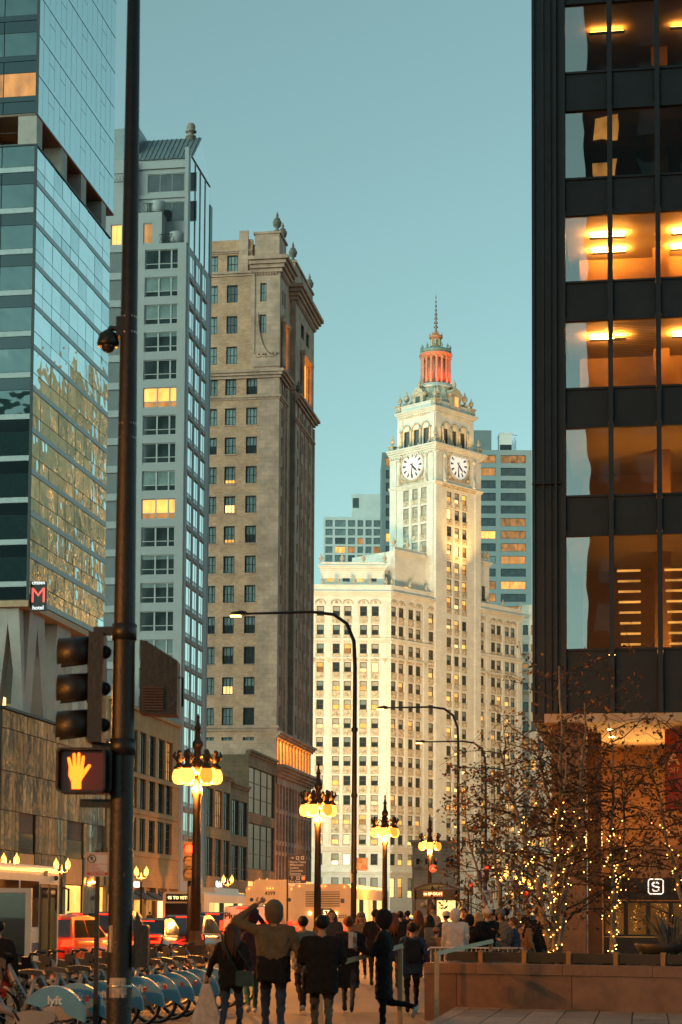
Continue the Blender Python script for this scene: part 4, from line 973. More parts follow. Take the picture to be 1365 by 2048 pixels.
f.build(MB().box(f.x(1002), f.x(1026), 2.93, 2.98, zt_ + .3, f.z(1010, 884)), 'cooling_louvre', m_mull)
an = MB()
for k in range(5): an.tube([(f.x(1028 + k * 2), 5, zt_), (f.x(1028 + k * 2), 5, f.z(1030, 866 + 6 * (k % 3)))], .08, 4)
an.tube([(f.x(1026), 5, f.z(1030, 860)), (f.x(1039), 5, f.z(1030, 862))], .07, 4); f.build(an, 'antenna_mast', m_dark)
far_block('dark_grey_slab', 'dark grey slab edge directly left of the clock tower', 764, 790, 905, 530, m_fd, ((772, 783),), 915, (25.2, 17), 34, 0, .2)
r, f, W_, zt_ = far_block('pale_apartment_block', 'pale apartment block with gridded windows behind the roof left of clock tower', 648, 770, 1034, 560, m_fw, ((652, 666), (671, 692), (697, 711), (716, 727), (732, 744), (748, 761)), 1040, (17.5, 13), 42, 2, .06)
f.build(MB().box(f.x(702), f.x(768), 4, 20, zt_ - .2, f.z(730, 982)), 'upper_block', m_fw)
f.build(MB().box(f.x(704), f.x(716), 3.9, 4.0, f.z(705, 1010), f.z(705, 990)), 'upper_window', m_skygl)
r, f, W_, zt_ = far_block('cream_annex_building', 'cream stone annex seen between the clock building and the dark tower', 1040, 1260, 1210, 440, m_wt, ((1046, 1056.5), (1062, 1072), (1078, 1088)), 1250, (38.5, 20), 14, 0, .4)
for v in (1235, 1312, 1345, 1388):
    mb = MB(); cornice(mb, 0, W_, f.z(1050, v), .9, .7, 0, 3, 0, 0); f.build(mb, 'cornice', m_wt)
# stone bridge house in front of the clock building
bp_ = atD(860, 1780, 262); bp_.z = 0
bh = thing('bridge_house', 'small limestone bridge house with carved relief behind the bus shelter', 'building', bp_); f = Fac(bh, (0, 0, 0), YAW)
x0_, x1_ = f.x(828, 1780), f.x(912, 1780); zt_ = f.z(860, 1688)
cs = [(f.x(u, 1730), f.x(u + 9, 1730)) for u in (833, 851, 868, 893, 901)]; mb = MB(); wall(mb, x0_, x1_, 0, zt_, [(a, b - .15) for a, b in cs], [(f.z(860, 1729), f.z(860, 1717))], .4); mb.box(x0_, x1_, .42, 6, 0, zt_)
cornice(mb, x0_, x1_, zt_ - .4, .9, .7, 0, 3, 1, 1); mb.box(x0_ + .5, x1_ - .5, .6, 5.5, zt_ + .5, f.z(860, 1680)); cornice(mb, x0_, x1_, f.z(860, 1738), .4, .3, 0, 2, 1, 1); mb.box(x0_ - .3, x1_ + .3, -.5, -.004, 0, 1.2)
f.build(mb, 'wall', Mblock('bridge_limestone', (.42, .34, .25), (.38, .31, .23), (.25, .2, .15), 1.1, .5, .012, .8, .3))
rl = MB()
for k in range(9): rl.ball((x0_ + 1 + random.random() * (x1_ - x0_ - 2), -.05, 2.6 + random.random() * 2.2), .3 + .25 * random.random(), 6)
f.build(rl, 'relief', m_wor)['kind'] = 'stuff'
f.build(MB().box(x0_ + .1, x1_ - .1, .2, .26, f.z(860, 1729), f.z(860, 1717)), 'window_band', m_skygl)
# ================================================================== dark steel office tower on the right
m_blk = M('dark_steel', (.030, .032, .035), .5, .25, .22, .8, .25, 30)
m_blk2 = M('dark_steel_panel', (.026, .029, .032), .55, .2, .25, .5, .25, 30)
m_rg = Mglass('bronze_office_glass', .30, (.80, .80, .78), (0, 0, 0), .006, True, .008, .3)
m_ceil = M('office_ceiling', (.62, .48, .30), .8, 0, .06, 1); m_iwall = M('office_wall', (.45, .28, .13), .8, 0, .12, 1); m_carp = M('office_carpet', (.12, .08, .05), .9)
Q0 = atY(1065, 1000, 65.0); Q0.z = 0
dk = thing('dark_steel_tower', 'dark steel office tower with bronze glass and lit rooms at the right edge', 'building', Q0)
dS = Fac(dk, (0, 0, 0), S_ANG); DD = 42.0
xb0 = dS.x(1127, 800); BW = (dS.x(1318, 800) - dS.x(1222, 800)); NBY = 9; DW = xb0 + NBY * BW + .6
zq = lambda v: dS.z(1127, v)
flo = [(zq(143), zq(9)), (zq(355), zq(222)), (zq(562), zq(432)), (zq(775), zq(643)), (zq(990), zq(857)), (zq(1297), zq(1073))]
FLH = flo[0][0] - flo[1][0]
for k in range(1, 5): flo.append((flo[0][0] + k * FLH, flo[0][1] + k * FLH))
flo.sort(); zbot = zq(1427); zroof = flo[-1][1] + 1.2
# ribbed corner column cladding
cc = MB(); cc.box(0, xb0, .06, .9, zbot, zroof)
for a, b, d in ((.0, .10, -.10), (.34, .42, -.04), (.62, .66, -.05), (.78, .86, -.12), (.98, xb0 - .02, -.05)): cc.box(a, b, d, .058, zbot, zroof)
dS.build(cc, 'corner_column', m_blk)
for v in (968,): dS.build(MB().box(-.01, xb0, -.13, .059, zq(v), zq(v) + .03), 'column_joint', m_blk2)
zz = zbot
for k, (a, b) in enumerate(flo + [(zroof, zroof)]):
    for i in range(NBY):
        x = xb0 + i * BW
        dS.build(MB().box(x + .10, x + BW - .10, .10, .22, zz + .09, a - .09).box(x + .09, x + BW - .09, .04, .2, a - .085, a - .01).box(x + .09, x + BW - .09, .04, .2, zz + .01, zz + .085), 'spandrel', m_blk2)
    zz = b
for i in range(NBY + 1):
    x = xb0 + i * BW
    if i: dS.build(MB().box(x - .085, x + .085, -.14, -.10, zbot, zroof).box(x - .02, x + .02, -.10, .08, zbot, zroof).box(x - .085, x + .085, .04, .25, zbot, zroof), 'mullion', m_blk)
    else: dS.build(MB().box(x - .02, x + .085, -.10, .25, zbot, zroof), 'mullion', m_blk)
for a, b in flo:
    pm = MB()
    nx, nz = 6, 6
    w_, h_ = BW - .18, b - a
    pm.add([(w_ * i / nx, .0, h_ * j / nz) for j in range(nz + 1) for i in range(nx + 1)], [(j*(nx+1)+i, j*(nx+1)+i+1, (j+1)*(nx+1)+i+1, (j+1)*(nx+1)+i) for j in range(nz) for i in range(nx)], 0, True)
    pm = pm.mesh('pane', m_rg, False)
    for i in range(NBY): dS.inst(pm, 'pane', xb0 + i * BW + .09, a, .16)
# rooms behind the glass: slabs, ceilings, back walls and strip lamps
m_strip = Memit('office_strip_lamp', (1, .42, .07), 330)
m_strip2 = Memit('dim_strip_lamp', (1, .42, .07), 22)
lit_floors = {0: 'low', 1: 'glow', 2: 'full', 3: 'full', 5: 'full', 6: 'none'}
for k, (a, b) in enumerate(flo):
    dS.build(MB().box(xb0, DW, .26, 11.5, b + .28, (flo[k + 1][0] if k + 1 < len(flo) else zroof) - .15), 'floor_slab', m_carp)
    dS.build(MB().box(xb0, DW, .26, 11.4, b + .20, b + .27), 'ceiling', m_ceil)
    dS.build(MB().box(xb0 + .4, DW, (5.2 if k in (2, 3) else 8), (5.4 if k in (2, 3) else 8.2), a - .1, b + .19), 'room_wall', m_iwall)
    dS.build(MB().box(xb0 + 3.1, xb0 + 3.7, 4.2, 4.8, a - .1, b + .19), 'room_column', m_iwall)
    if k in (2, 3, 5) :
        for i in range(3):
            for j in range(1 + (k == 3)): dS.build(MB().box(xb0 + .9 + i * 2.9, xb0 + 2.1 + i * 2.9, 2.4 + j * 1.6, 2.5 + j * 1.6, b + .05, b + .08), 'strip_lamp', m_strip if k < 5 else m_strip2); dS.build(MB().box(xb0 + .86 + i * 2.9, xb0 + 2.14 + i * 2.9, 2.35 + j * 1.6, 2.55 + j * 1.6, b + .02, b + .045), 'lamp_tray', m_blk)
    if k in (0, 1):
        for i in range(3): dS.build(MB().box(xb0 + .9 + i * 2.6, xb0 + 2.2 + i * 2.6, 3.2, 3.3, a + .1, a + .2), 'strip_lamp', m_strip2)
    if k == 0:
        for j in range(8):
            for i in range(2): dS.build(MB().box(xb0 + 1.9 + i * 1.7 - j * .02, xb0 + 2.6 + i * 1.7, 3.4 + j * .1, 3.42 + j * .1, a + .55 + j * .4, a + .63 + j * .4), 'stair_lamp', m_lit)
    if k in (2,):
        for j in range(38): dS.build(MB().box(xb0 + BW + .1, xb0 + 2 * BW - .1, .32, .35, b - .05 - j * .058, b - .035 - j * .058), 'blind_slat', m_iwall)
dS.build(MB().box(xb0 - .3, DW, .4, 11.4, zbot + .1, flo[0][0] - .2), 'lobby_slab', m_carp)
sh = MB().box(0, .3, .9, DD, zbot, zroof).box(0, DW, 11.6, DD, zbot, zroof).box(DW, DW + .3, .1, DD, zbot, zroof).box(0, DW + .3, .3, DD, zroof, zroof + .4); dS.build(sh, 'rear_walls', m_blk2)
# ground floor: soffit, columns, storefront, fascia sign, banner
m_sof = M('lobby_soffit', (.62, .46, .30), .7, 0, .1, .6); m_brn = M('brown_granite', (.21, .105, .05), .45, 0, .25, 2, .2)
dS.build(MB().box(.4, DW + 6, .02, 12, zbot - .3, zbot - .004), 'soffit', m_sof)
dS.build(MB().box(.0, .395, .02, 12, zbot - .3, zbot - .004), 'soffit_edge', m_blk)
xc0, xc1 = dS.px(1096, 1700, 1.0)[0], dS.px(1172, 1700, 1.0)[0]
dS.build(MB().box(xc0 + .15, xc1, .8, 2.2, 0, zbot - .31), 'ground_column', m_brn)
xd0, xd1 = dS.px(1176, 1700, 4.0)[0], dS.px(1204, 1700, 4.0)[0]
dS.build(MB().box(xd0, xd1, 4, 4.6, 0, zbot - .31), 'ground_column', m_brn)
dS.build(MB().box(xc1 + .1, DW + 6, 11.5, 11.7, 0, zbot - .31), 'lobby_wall', M('lobby_wall', (.40, .25, .13), .6, 0, .12, .5))
zf0, zf1 = dS.px(1280, 1800, 6)[1], dS.px(1280, 1756, 6)[1]
xf0, xf1 = dS.px(1207, 1780, 6)[0], dS.px(1342, 1780, 6)[0]
dS.build(MB().box(xf0, DW + 5, 6, 6.4, zf0, zf1), 'shop_fascia', m_black)
dS.build(MB().box(xf0, DW + 5, 6.05, 6.2, .05, .9), 'shop_stallriser', m_blk)
dS.build(MB().box(xf0, DW + 5, 6.25, 11, zf1, dS.px(1280, 1690, 6)[1]), 'shop_canopy', M('shop_canopy', (.30, .17, .08), .6))
sw_ = (xf1 - xf0) / 3
for i in range(5):
    fr_ = frame_mesh('shop_window', sw_, zf0 - .95, m_blk, .08, 0, 0, .05, .15)
    wn = dS.inst(fr_, 'shop_window', xf0 + i * sw_, .92, 6.05); MB().box(.08, sw_ - .08, .09, .1, .08, zf0 - 1.03).build('pane', Mglass('shop_glass', .35, (.8, .75, .7)), wn)
dS.build(MB().box(xf0, DW + 5, 9.5, 9.6, .05, zf0), 'shop_back', m_litdim)
xs_, zs_ = dS.px(1312, 1773, 5.9)
m_sgn = Memit('shop_sign_outline', (.95, .78, .62), .8)
sgo = MB(); r_ = .27
pts = [(xs_ + sx * r_ + (-sx * .06 if c else 0), 5.96, zs_ + sz * r_ + (0 if c else -sz * .06)) for sx, sz, c in ((-1, 1, 0), (-1, 1, 1), (1, 1, 1), (1, 1, 0), (1, -1, 0), (1, -1, 1), (-1, -1, 1), (-1, -1, 0), (-1, 1, 0))]
sgo.tube(pts, .022, 5); dS.build(sgo, 'sign_outline', m_sgn)
sgl = MB(); sgl.tube([(xs_ + x, 5.96, zs_ + z) for x, z in ((.12, .1), (.08, .145), (-.06, .145), (-.12, .1), (-.11, .04), (-.05, .005), (.06, -.01), (.12, -.05), (.12, -.11), (.06, -.15), (-.08, -.15), (-.13, -.1))], .03, 6); dS.build(sgl, 'sign_lettering', m_sgn)
bx0, bz0 = dS.px(1331, 1622, 3.0); _, bz1 = dS.px(1331, 1456, 3.0)
ban = tag(MB().box(0, 1.5, 0, .03, 0, bz1 - bz0).box(-.06, 1.56, -.02, .05, bz1 - bz0, bz1 - bz0 + .08, 1).build('hanging_banner', [M('red_banner', (.30, .035, .015), .7, 0, .15, 2), m_dark], None, (Q0.x + bx0, 65 + 3.0, bz0)), 'dark red hanging banner lettered A under the tower soffit', 'banner')
m_bl = M('banner_lettering', (.70, .42, .22), .7)
text('banner_lettering', 'A', .62, m_bl, ban, (.30, -.012, (bz1 - bz0) * .62), (R_(90), 0, 0), .004, True); text('banner_lettering', 'OFF', .24, m_bl, ban, (.30, -.012, (bz1 - bz0) * .49), (R_(90), 0, 0), .004)
m_down = Memit('lobby_downlight', (1, .55, .16), 22)
for x_, y_ in ((2.6, 2.6), (6.0, 2.6), (9.5, 2.6), (2.6, 5.4), (6, 5.4), (9.5, 5.4)):
    dS.build(MB().lathe((x_, y_, zbot - .335), [(.09, 0), (.11, .03)], 14), 'soffit_downlight', m_down)
for x_ in (3.2, 6.5, 10): flood('shop_uplight', (Q0.x + x_, 65 + 8.5, 4.6), (Q0.x + x_ - .5, 65 + 4, zbot), 420, (1, .50, .14), 130, '', .3)
# ================================================================== towers seen only in the glass, plus unseen blocks added for shade
def mirror_block(name, label, x0, x1, y0, y1, h_, faces, mt, lit, step=(3.2, 3.9)):
    r = thing(name, label, 'building', (x0, y0, 0)); MB().box(0, x1 - x0, 0, y1 - y0, 0, h_).build('mass', mt, r)
    wg = MB()
    for fc in faces:
        L = (y1 - y0) if fc in 'WE' else (x1 - x0)
        for i in range(int(L / step[0])):
            for j in range(1, int(h_ / step[1])):
                a = i * step[0] + .8; z_ = j * step[1]; m_ = 1 if random.random() < lit else 0
                if fc == 'W': wg.box(-.1, -.02, a, a + step[0] * .5, z_, z_ + step[1] * .55, m_)
                else: wg.box(a, a + step[0] * .5, y1 - y0 + .02, y1 - y0 + .1, z_, z_ + step[1] * .55, m_)
    o_ = wg.build('window_grid', [m_skygl, m_lit], r); o_['kind'] = 'stuff'
    return r
m_mt = Mblock('mirrored_tan_stone', (.52, .38, .24), (.46, .34, .22), (.3, .22, .15), 2, 1, .02, .8, .4)
mirror_block('mirrored_stone_tower', 'tall tan stone tower seen only as a reflection in the hotel glass', 20, 44, 386, 420, 118, 'W', m_mt, .25)
mirror_block('mirrored_stone_shoulder', 'mid height tan stone block reflected beside the tall tower in hotel glass', 18, 44, 364, 385.5, 92, 'W', m_mt, .35)
mirror_block('mirrored_stone_annex', 'lower tan stone block reflected at the near end of hotel glass', 16, 44, 300, 363.5, 70, 'W', m_mt, .4)
flood('floodlight', (-10, 350, 6), (18, 375, 60), 55000, (1, .5, .17), 90, '')
mirror_block('unseen_west_block', 'stone street wall block west of the viewer mirrored in the hotel side glass', -95, FX, 40, 120, 24, '', m_mt, .2)  # added to block sky light and darken the street
mirror_block('unseen_south_block', 'stone street wall block south west of the viewer mirrored in hotel side glass', -95, FX, -90, 38, 72, '', m_mt, .2)  # added likewise to shut out the southern sky
mirror_block('mirrored_dark_tower', 'dark office tower behind the viewer reflected in the bronze window glass', -4.4, 40, -60, -20, 130, 'N', m_blk, .04, (3.4, 4.0))
# ================================================================== near traffic signal pole
PD = 18.4; pb = at_g(236, PD)
pz = lambda v, u=245: atD(u, v, PD).z
CRx = CR @ Vector((1, 0, 0)); RGT = Vector((CRx.x, CRx.y, 0)).normalized()      # camera-right on the ground
FWD = Vector((-RGT.y, RGT.x, 0)); FAZ = math.atan2(RGT.y, RGT.x)
pole = thing('traffic_signal_pole', 'tall dark pole in the foreground carrying a traffic signal and a red hand signal', 'signal pole', pb, FAZ)
pu = lambda u, v: (atD(u, v, PD) - pb).dot(RGT)              # metres right of the pole axis
m_pole = M('painted_steel_pole', (.016, .015, .014), .5, .1, .35, 2.5, .35, 25)
MB().tube([(0, 0, 0), (0, 0, .5), (0, 0, 3.2), (0, 0, 7), (0, 0, 12.5)], [.15, .125, .115, .088, .055], 16).build('shaft', m_pole, pole)
MB().lathe((0, 0, 0), [(.26, 0), (.26, .08), (.2, .3), (.15, .5)], 16).build('base', m_pole, pole)
m_band = M('steel_band', (.55, .5, .42), .3, .9, .3, 20)
rad = lambda z: .125 - .0062 * z
for v in (601, 634, 825, 855, 1276, 1311, 1360, 1608, 1700, 1975):
    z = pz(v); MB().lathe((0, 0, z), [(rad(z) + .006, 0), (rad(z) + .006, .022)], 18).build('band', m_band, pole)
# three-section vehicle signal seen from its side
zs0, zs1 = pz(1482, 160), pz(1258, 160); sx = pu(183, 1370)
m_sig = M('signal_housing', (.012, .012, .012), .45, 0, .3, 8, .2, 30)
sg_ = MB().box(sx - .05, sx + .09, -.17, .17, zs0, zs1).build('signal_housing', m_sig, pole)
for k in range(3):
    zc_ = zs0 + (k + .5) * (zs1 - zs0) / 3
    vz = MB()
    n = 16; a0 = R_(-60); vs_ = []
    for i in range(n + 1):
        a = -R_(40) + (math.pi + R_(80)) * i / n
        for xx, rr in ((-.05, .158), (-.36, .168), (-.36, .16), (-.05, .15)): vs_.append((sx + xx, rr * math.cos(a), zc_ + rr * math.sin(a) - (0.0 if xx > -.1 else .03)))
    fs = []
    for i in range(n):
        for j in range(4): fs.append((i*4+j, i*4+(j+1) % 4, (i+1)*4+(j+1) % 4, (i+1)*4+j))
    vz.add(vs_, fs, 0, True); vz.build('visor', m_sig, pole)
    MB().tube([(sx - .05, 0, zc_), (sx - .075, 0, zc_)], .145, 16).build('lens', M('dark_lens', (.06, .02, .01), .2), pole)
    MB().ball((sx + .09, 0, zc_), .07, 8).build('rear_cap', m_sig, pole)
for v in (1252, 1490): MB().box(sx - .02, .0, -.035, .035, pz(v, 200) - .04, pz(v, 200) + .04).build('bracket', m_sig, pole)
for v in (1255, 1490): z = pz(v); MB().lathe((0, 0, z - .08), [(rad(z) + .025, 0), (rad(z) + .025, .16)], 16).build('collar', m_sig, pole)
# pedestrian signal with the raised hand
hx0, hx1 = pu(113, 1540), pu(222, 1540); hz0, hz1 = pz(1585, 165), pz(1495, 165)
def rrect(x0, x1, z0, z1, r, n=5):
    out = []
    for cx_, cz_, a0 in ((x1 - r, z1 - r, 0), (x0 + r, z1 - r, 90), (x0 + r, z0 + r, 180), (x1 - r, z0 + r, 270)):
        for k in range(n + 1): a = R_(a0 + 90 * k / n); out.append((cx_ + r * math.cos(a), cz_ + r * math.sin(a)))
    return out
MB().prism(rrect(hx0, hx1, hz0, hz1, .05), 'y', -.15, .13).build('walk_signal_housing', m_sig, pole)
vzr = MB(); o_ = rrect(hx0, hx1 - .05, hz0, hz1, .05); i_ = rrect(hx0 + .02, hx1 - .07, hz0 + .02, hz1 - .02, .035)
n = len(o_); vzr.add([(x, y, z) for y in (-.26, -.151) for (x, z) in o_] + [(x, y, z) for y in (-.26, -.151) for (x, z) in i_], [(k, (k+1) % n, n+(k+1) % n, n+k) for k in range(n)] + [(2*n+k, 3*n+k, 3*n+(k+1) % n, 2*n+(k+1) % n) for k in range(n)] + [(k, 2*n+k, 2*n+(k+1) % n, (k+1) % n) for k in range(n)], 0)
vzr.build('walk_signal_visor', m_sig, pole)
MB().prism(i_, 'y', -.165, -.152).build('walk_signal_lens', M('red_tinted_lens', (.11, .014, .006), .3, 0, .1, 4), pole)
m_hand = Memit('hand_glow', (1, .17, .01), 1.5)
hc = hx0 + .19; hzc = (hz0 + hz1) / 2 - .01; hs_ = .36
hand = MB(); yk = -.172
def cap2(x0, z0, x1, z1, r0, r1, y=yk):
    d = Vector((x1 - x0, z1 - z0)); a0 = math.atan2(d.y, d.x); ps = []
    for k in range(7): a = a0 + math.pi / 2 + math.pi * k / 6; ps.append((x0 + r0 * math.cos(a), z0 + r0 * math.sin(a)))
    for k in range(7): a = a0 - math.pi / 2 + math.pi * k / 6; ps.append((x1 + r1 * math.cos(a), z1 + r1 * math.sin(a)))
    hand.prism(ps, 'y', y, y + .006)
for k, (x0, z0, x1, z1) in enumerate(((-.055, .03, -.078, .125), (-.022, .04, -.028, .165), (.014, .04, .018, .17), (.048, .03, .062, .14))): cap2(hc + x0, hzc + z0, hc + x1, hzc + z1, .0165, .0145, yk - .0006 * k)
cap2(hc + .04, hzc - .05, hc + .122, hzc + .055, .026, .015, yk - .003)
hand.prism([(hc - .075, hzc + .05), (hc - .078, hzc - .04), (hc - .05, hzc - .10), (hc - .045, hzc - .17), (hc + .045, hzc - .17), (hc + .045, hzc - .1), (hc + .07, hzc - .03), (hc + .066, hzc + .05)], 'y', yk - .004, yk + .004)
hand.build('raised_hand_symbol', m_hand, pole)
MB().box(hx0 + .2, 0, .0, .07, hz0 - .13, hz0 - .05).build('bracket', m_sig, pole)
# second signal on the far side, in profile, and the push-button box
qx0, qx1 = pu(274, 1360), pu(350, 1360); q0, q1 = pz(1424, 310), pz(1288, 310)
MB().prism([(qx0, q0 + .02), (qx1, q0), (qx1 + .0, q1 - .12), (qx0 + .05, q1 + .08), (qx0, q1 + .08)], 'y', -.02, .32).build('side_signal_housing', m_sig, pole)
lv = MB()
for k in range(9): lv.box(qx0 + .03, qx0 + .24, -.05, -.021, q0 + .04 + k * .027, q0 + .055 + k * .027)
lv.build('side_signal_louvre', M('louvre_metal', (.06, .04, .035), .5, .3), pole)
MB().tube([(qx1 - .01, .15, (q0 + q1) / 2 + .06), (qx1 + .04, .15, (q0 + q1) / 2 + .06), (qx1 + .04, .15, q0 + .1)], .012, 6).build('side_signal_latch', m_sig, pole)
MB().prism(rrect(pu(270, 1890), pu(296, 1890), pz(1935), pz(1850), .02, 3), 'y', -.08, .08).build('push_button_box', m_sig, pole)
MB().prism([(pu(262, 1700), pz(1935)), (pu(272, 1700), pz(1935)), (pu(285, 1700), pz(1850)), (pu(272, 1700), pz(1820))], 'y', -.03, .03).build('box_hood', m_sig, pole)
# dome camera on a curved arm
dz = pz(648, 207); dx = pu(203, 640)
MB().tube([(-.02, 0, pz(622)), (dx * .5, 0, pz(622) + .0), (dx * .9, 0, pz(622) + .005), (dx, 0, pz(622) - .03), (dx, 0, dz + .06)], .028, 10).build('camera_arm', m_sig, pole)
MB().box(-.12, .0, -.07, .07, pz(640) , pz(600)).build('camera_mount', m_sig, pole)
MB().lathe((dx, 0, dz - .02), [(.108, -.03), (.112, .0), (.09, .09), (.06, .11), (.035, .13)], 16).build('camera_housing', m_sig, pole)
MB().ball((dx, 0, dz - .05), .072, 14).build('camera_dome', M('smoked_dome', (.03, .025, .02), .08, 0, .1, 3, spec=.8), pole)
m_stk = M('paper_sticker', (.36, .33, .29), .8, 0, .35, 14)
for (u, v, w_, h_) in ((258, 1775, .10, .14), (236, 1995, .17, .19), (252, 1990, .07, .1), (215, 1905, .05, .26), (240, 1745, .05, .07)):
    z = pz(v); r = rad(z) + .004; a0 = -math.pi / 2 + pu(u, v) / r * .8; sm = MB(); k_ = 5; da = w_ / r / k_
    sm.add([(r * math.cos(a0 + da * (i - k_ / 2)), r * math.sin(a0 + da * (i - k_ / 2)), z + j * h_) for j in (0, 1) for i in range(k_ + 1)], [(i, i+1, k_+2+i, k_+1+i) for i in range(k_)], 0, True); sm.build('sticker', m_stk, pole)
# ================================================================== ornate globe lamp posts along the kerb
m_globe = Memit('amber_lamp_globe', (1, .24, .025), .85); m_globeh = Memit('hot_lamp_globe', (1, .34, .06), 1.5)
lamp = thing('globe_lamp_post', 'ornate bronze lamp post with a ring of round globes, nearest of the four', 'street lamp', (0, 0, 0), 0, 'ornate globe lamp posts along the kerb')
MB().lathe((0, 0, 0), [(.34, 0), (.34, .25), (.27, .32), (.25, .8), (.2, .95), (.17, 1.1), (.15, 1.2)], 8, 0, False).build('base', m_bronze, lamp)
MB().lathe((0, 0, 1.2), [(.135, 0), (.125, 1.5), (.105, 3.6), (.14, 3.7), (.14, 3.85), (.1, 3.95), (.09, 4.3)], 12).build('post', m_bronze, lamp)
hub = MB().lathe((0, 0, 5.45), [(.1, 0), (.2, .12), (.2, .3), (.12, .42), (.09, .7), (.15, .78), (.15, .9), (.08, 1.0), (.06, 1.25), (.1, 1.3), (.06, 1.38), (.03, 1.55), (.05, 1.6), (.01, 1.7)], 10)
for k in range(6):
    a = k * math.pi / 3; c, s = math.cos(a), math.sin(a)
    hub.tube([(.1 * c, .1 * s, 5.5), (.3 * c, .3 * s, 5.72), (.5 * c, .5 * s, 5.74), (.5 * c, .5 * s, 5.66)], .04, 6)
    hub.tube([(.15 * c, .15 * s, 5.9), (.3 * c, .3 * s, 6.0), (.4 * c, .4 * s, 5.86)], .03, 5)
hub.build('crown', m_bronze, lamp)
for k in range(6):
    a = k * math.pi / 3; c, s = math.cos(a) * .5, math.sin(a) * .5
    fg = MB().lathe((c, s, 5.62), [(.15, 0), (.16, .05), (.1, .1), (.07, .16), (.09, .2), (.1, .3), (.055, .38), (.075, .44), (.04, .52)], 7); fg.tube([(c * 1.1, s * 1.1, 5.86), (c * 1.3, s * 1.3, 5.98), (c * 1.22, s * 1.22, 6.1)], [.05, .05, .02], 5); fg.build('eagle_bracket', m_bronze, lamp)
    MB().lathe((c, s, 5.2), [(.06, 0), (.14, .03), (.185, .12), (.195, .22), (.17, .33), (.13, .41)], 14).build('globe', m_globeh if k in (0, 3, 4) else m_globe, lamp)
for a in (-1.9, .2, 2.3):
    ld = bpy.data.lights.new('lamp_light', 'POINT'); ld.energy = 800; ld.color = (1, .33, .045); ld.shadow_soft_size = .04; o_ = bpy.data.objects.new('lamp_light', ld); COL.objects.link(o_); o_.parent = lamp; o_.location = (.24 * math.cos(a), .24 * math.sin(a), 5.13)
index_tree(lamp)
LPOS = [(393, 52), (636, 68.6), (770, 86.6), (860, 103.5)]
LLAB = ['second globe lamp post from the left, in front of the white buses', 'third globe lamp post from the left, in front of the white clock building', 'farthest and rightmost globe lamp post above the bus shelter']
for k, (u, D) in enumerate(LPOS):
    p = atD(u, 1740, D); p.z = 0
    if k == 0: lamp.location = p; lamp.rotation_euler = (0, 0, .2)
    else: copy_tree(lamp, p, .2 + .15 * k, 'ornate ' + LLAB[k - 1])
for y_, t in ((31, 'ahead of'), (9, 'level with')): copy_tree(lamp, (KX + .45, y_, 0), .2, 'ornate globe lamp post of the same row outside the left edge, ' + t + ' the viewer')  # unseen posts added to throw warm light on the foreground
# ================================================================== tall arm street lights
sl_ = thing('arm_street_light', 'tallest dark street light with a curved arm reaching left, bus stop sign on it', 'street light', (0, 0, 0), 0, 'tall street lights with curved arms')
HS = 13.6; AR = 4.7
MB().tube([(0, 0, 0), (0, 0, 3), (0, 0, HS - 2.2), (-.05, 0, HS - 1.2), (-.35, 0, HS - .5), (-.9, 0, HS - .12), (-1.8, 0, HS), (-AR, 0, HS - .02)], [.13, .12, .085, .08, .075, .07, .06, .045], 12).build('mast', m_pole, sl_)
MB().lathe((0, 0, 0), [(.24, 0), (.24, .5), (.16, .7), (.14, .9)], 10).build('base', m_pole, sl_)
MB().prism([(-AR + .1, HS + .06), (-AR - .1, HS + .1), (-AR - .5, HS + .04), (-AR - .62, HS - .04), (-AR - .1, HS - .08), (-AR + .1, HS - .06)], 'y', -.13, .13).build('lamp_head', m_pole, sl_)
MB().box(-AR - .58, -AR - .15, -.1, .1, HS - .14, HS - .085).build('lamp_lens', Memit('street_light_lens', (1, .36, .06), 9), sl_)
for z in (3.2, 6.2, 8.8): MB().lathe((0, 0, z), [(.13, 0), (.135, .03), (.135, .12), (.13, .15)], 12).build('collar', m_pole, sl_)
index_tree(sl_)
SLX = -11.8
for k, (u, v) in enumerate(((709, 1600), (917, 1600), (972, 1620))):
    p = atX(u, v, SLX); top = atX(u, (1220, 1413, 1482)[k], SLX).z; p.z = 0
    o_ = sl_ if k == 0 else copy_tree(sl_, p, 0, ('middle dark street light with a curved arm, green street sign on it', 'shortest and farthest street light with a curved arm, red signal below it')[k - 1])
    o_.location = p; o_.scale = (1, 1, top / HS)
SLP = [atX(u, 1600, SLX) for u in (709, 917, 972)]
# ================================================================== acorn lamps
ac = thing('acorn_lamp_post', 'black acorn lamp post', 'street lamp', (0, 0, 0), 0, 'twin acorn lamp posts')
MB().lathe((0, 0, 0), [(.22, 0), (.22, .4), (.13, .6), (.1, 1.0), (.08, 4.4), (.12, 4.5), (.06, 4.7), (.04, 5.1), (.02, 5.2)], 8).build('post', m_black, ac)
cr = MB().tube([(-.42, 0, 4.8), (-.42, 0, 4.62), (-.2, 0, 4.55), (0, 0, 4.6), (.2, 0, 4.55), (.42, 0, 4.62), (.42, 0, 4.8)], .045, 6); cr.build('crossarm', m_black, ac)
m_acorn = Memit('acorn_globe', (1, .38, .07), 1.8)
for s in (-1, 1):
    MB().lathe((s * .42, 0, 4.8), [(.1, 0), (.16, .12), (.19, .3), (.16, .5), (.08, .62), (.03, .72), (.01, .8)], 10).build('acorn_globe', m_acorn, ac)
ld = bpy.data.lights.new('lamp_light', 'POINT'); ld.energy = 750; ld.color = (1, .32, .04); ld.shadow_soft_size = .04; o_ = bpy.data.objects.new('lamp_light', ld); COL.objects.link(o_); o_.parent = ac; o_.location = (.0, -.2, 4.75)
index_tree(ac)
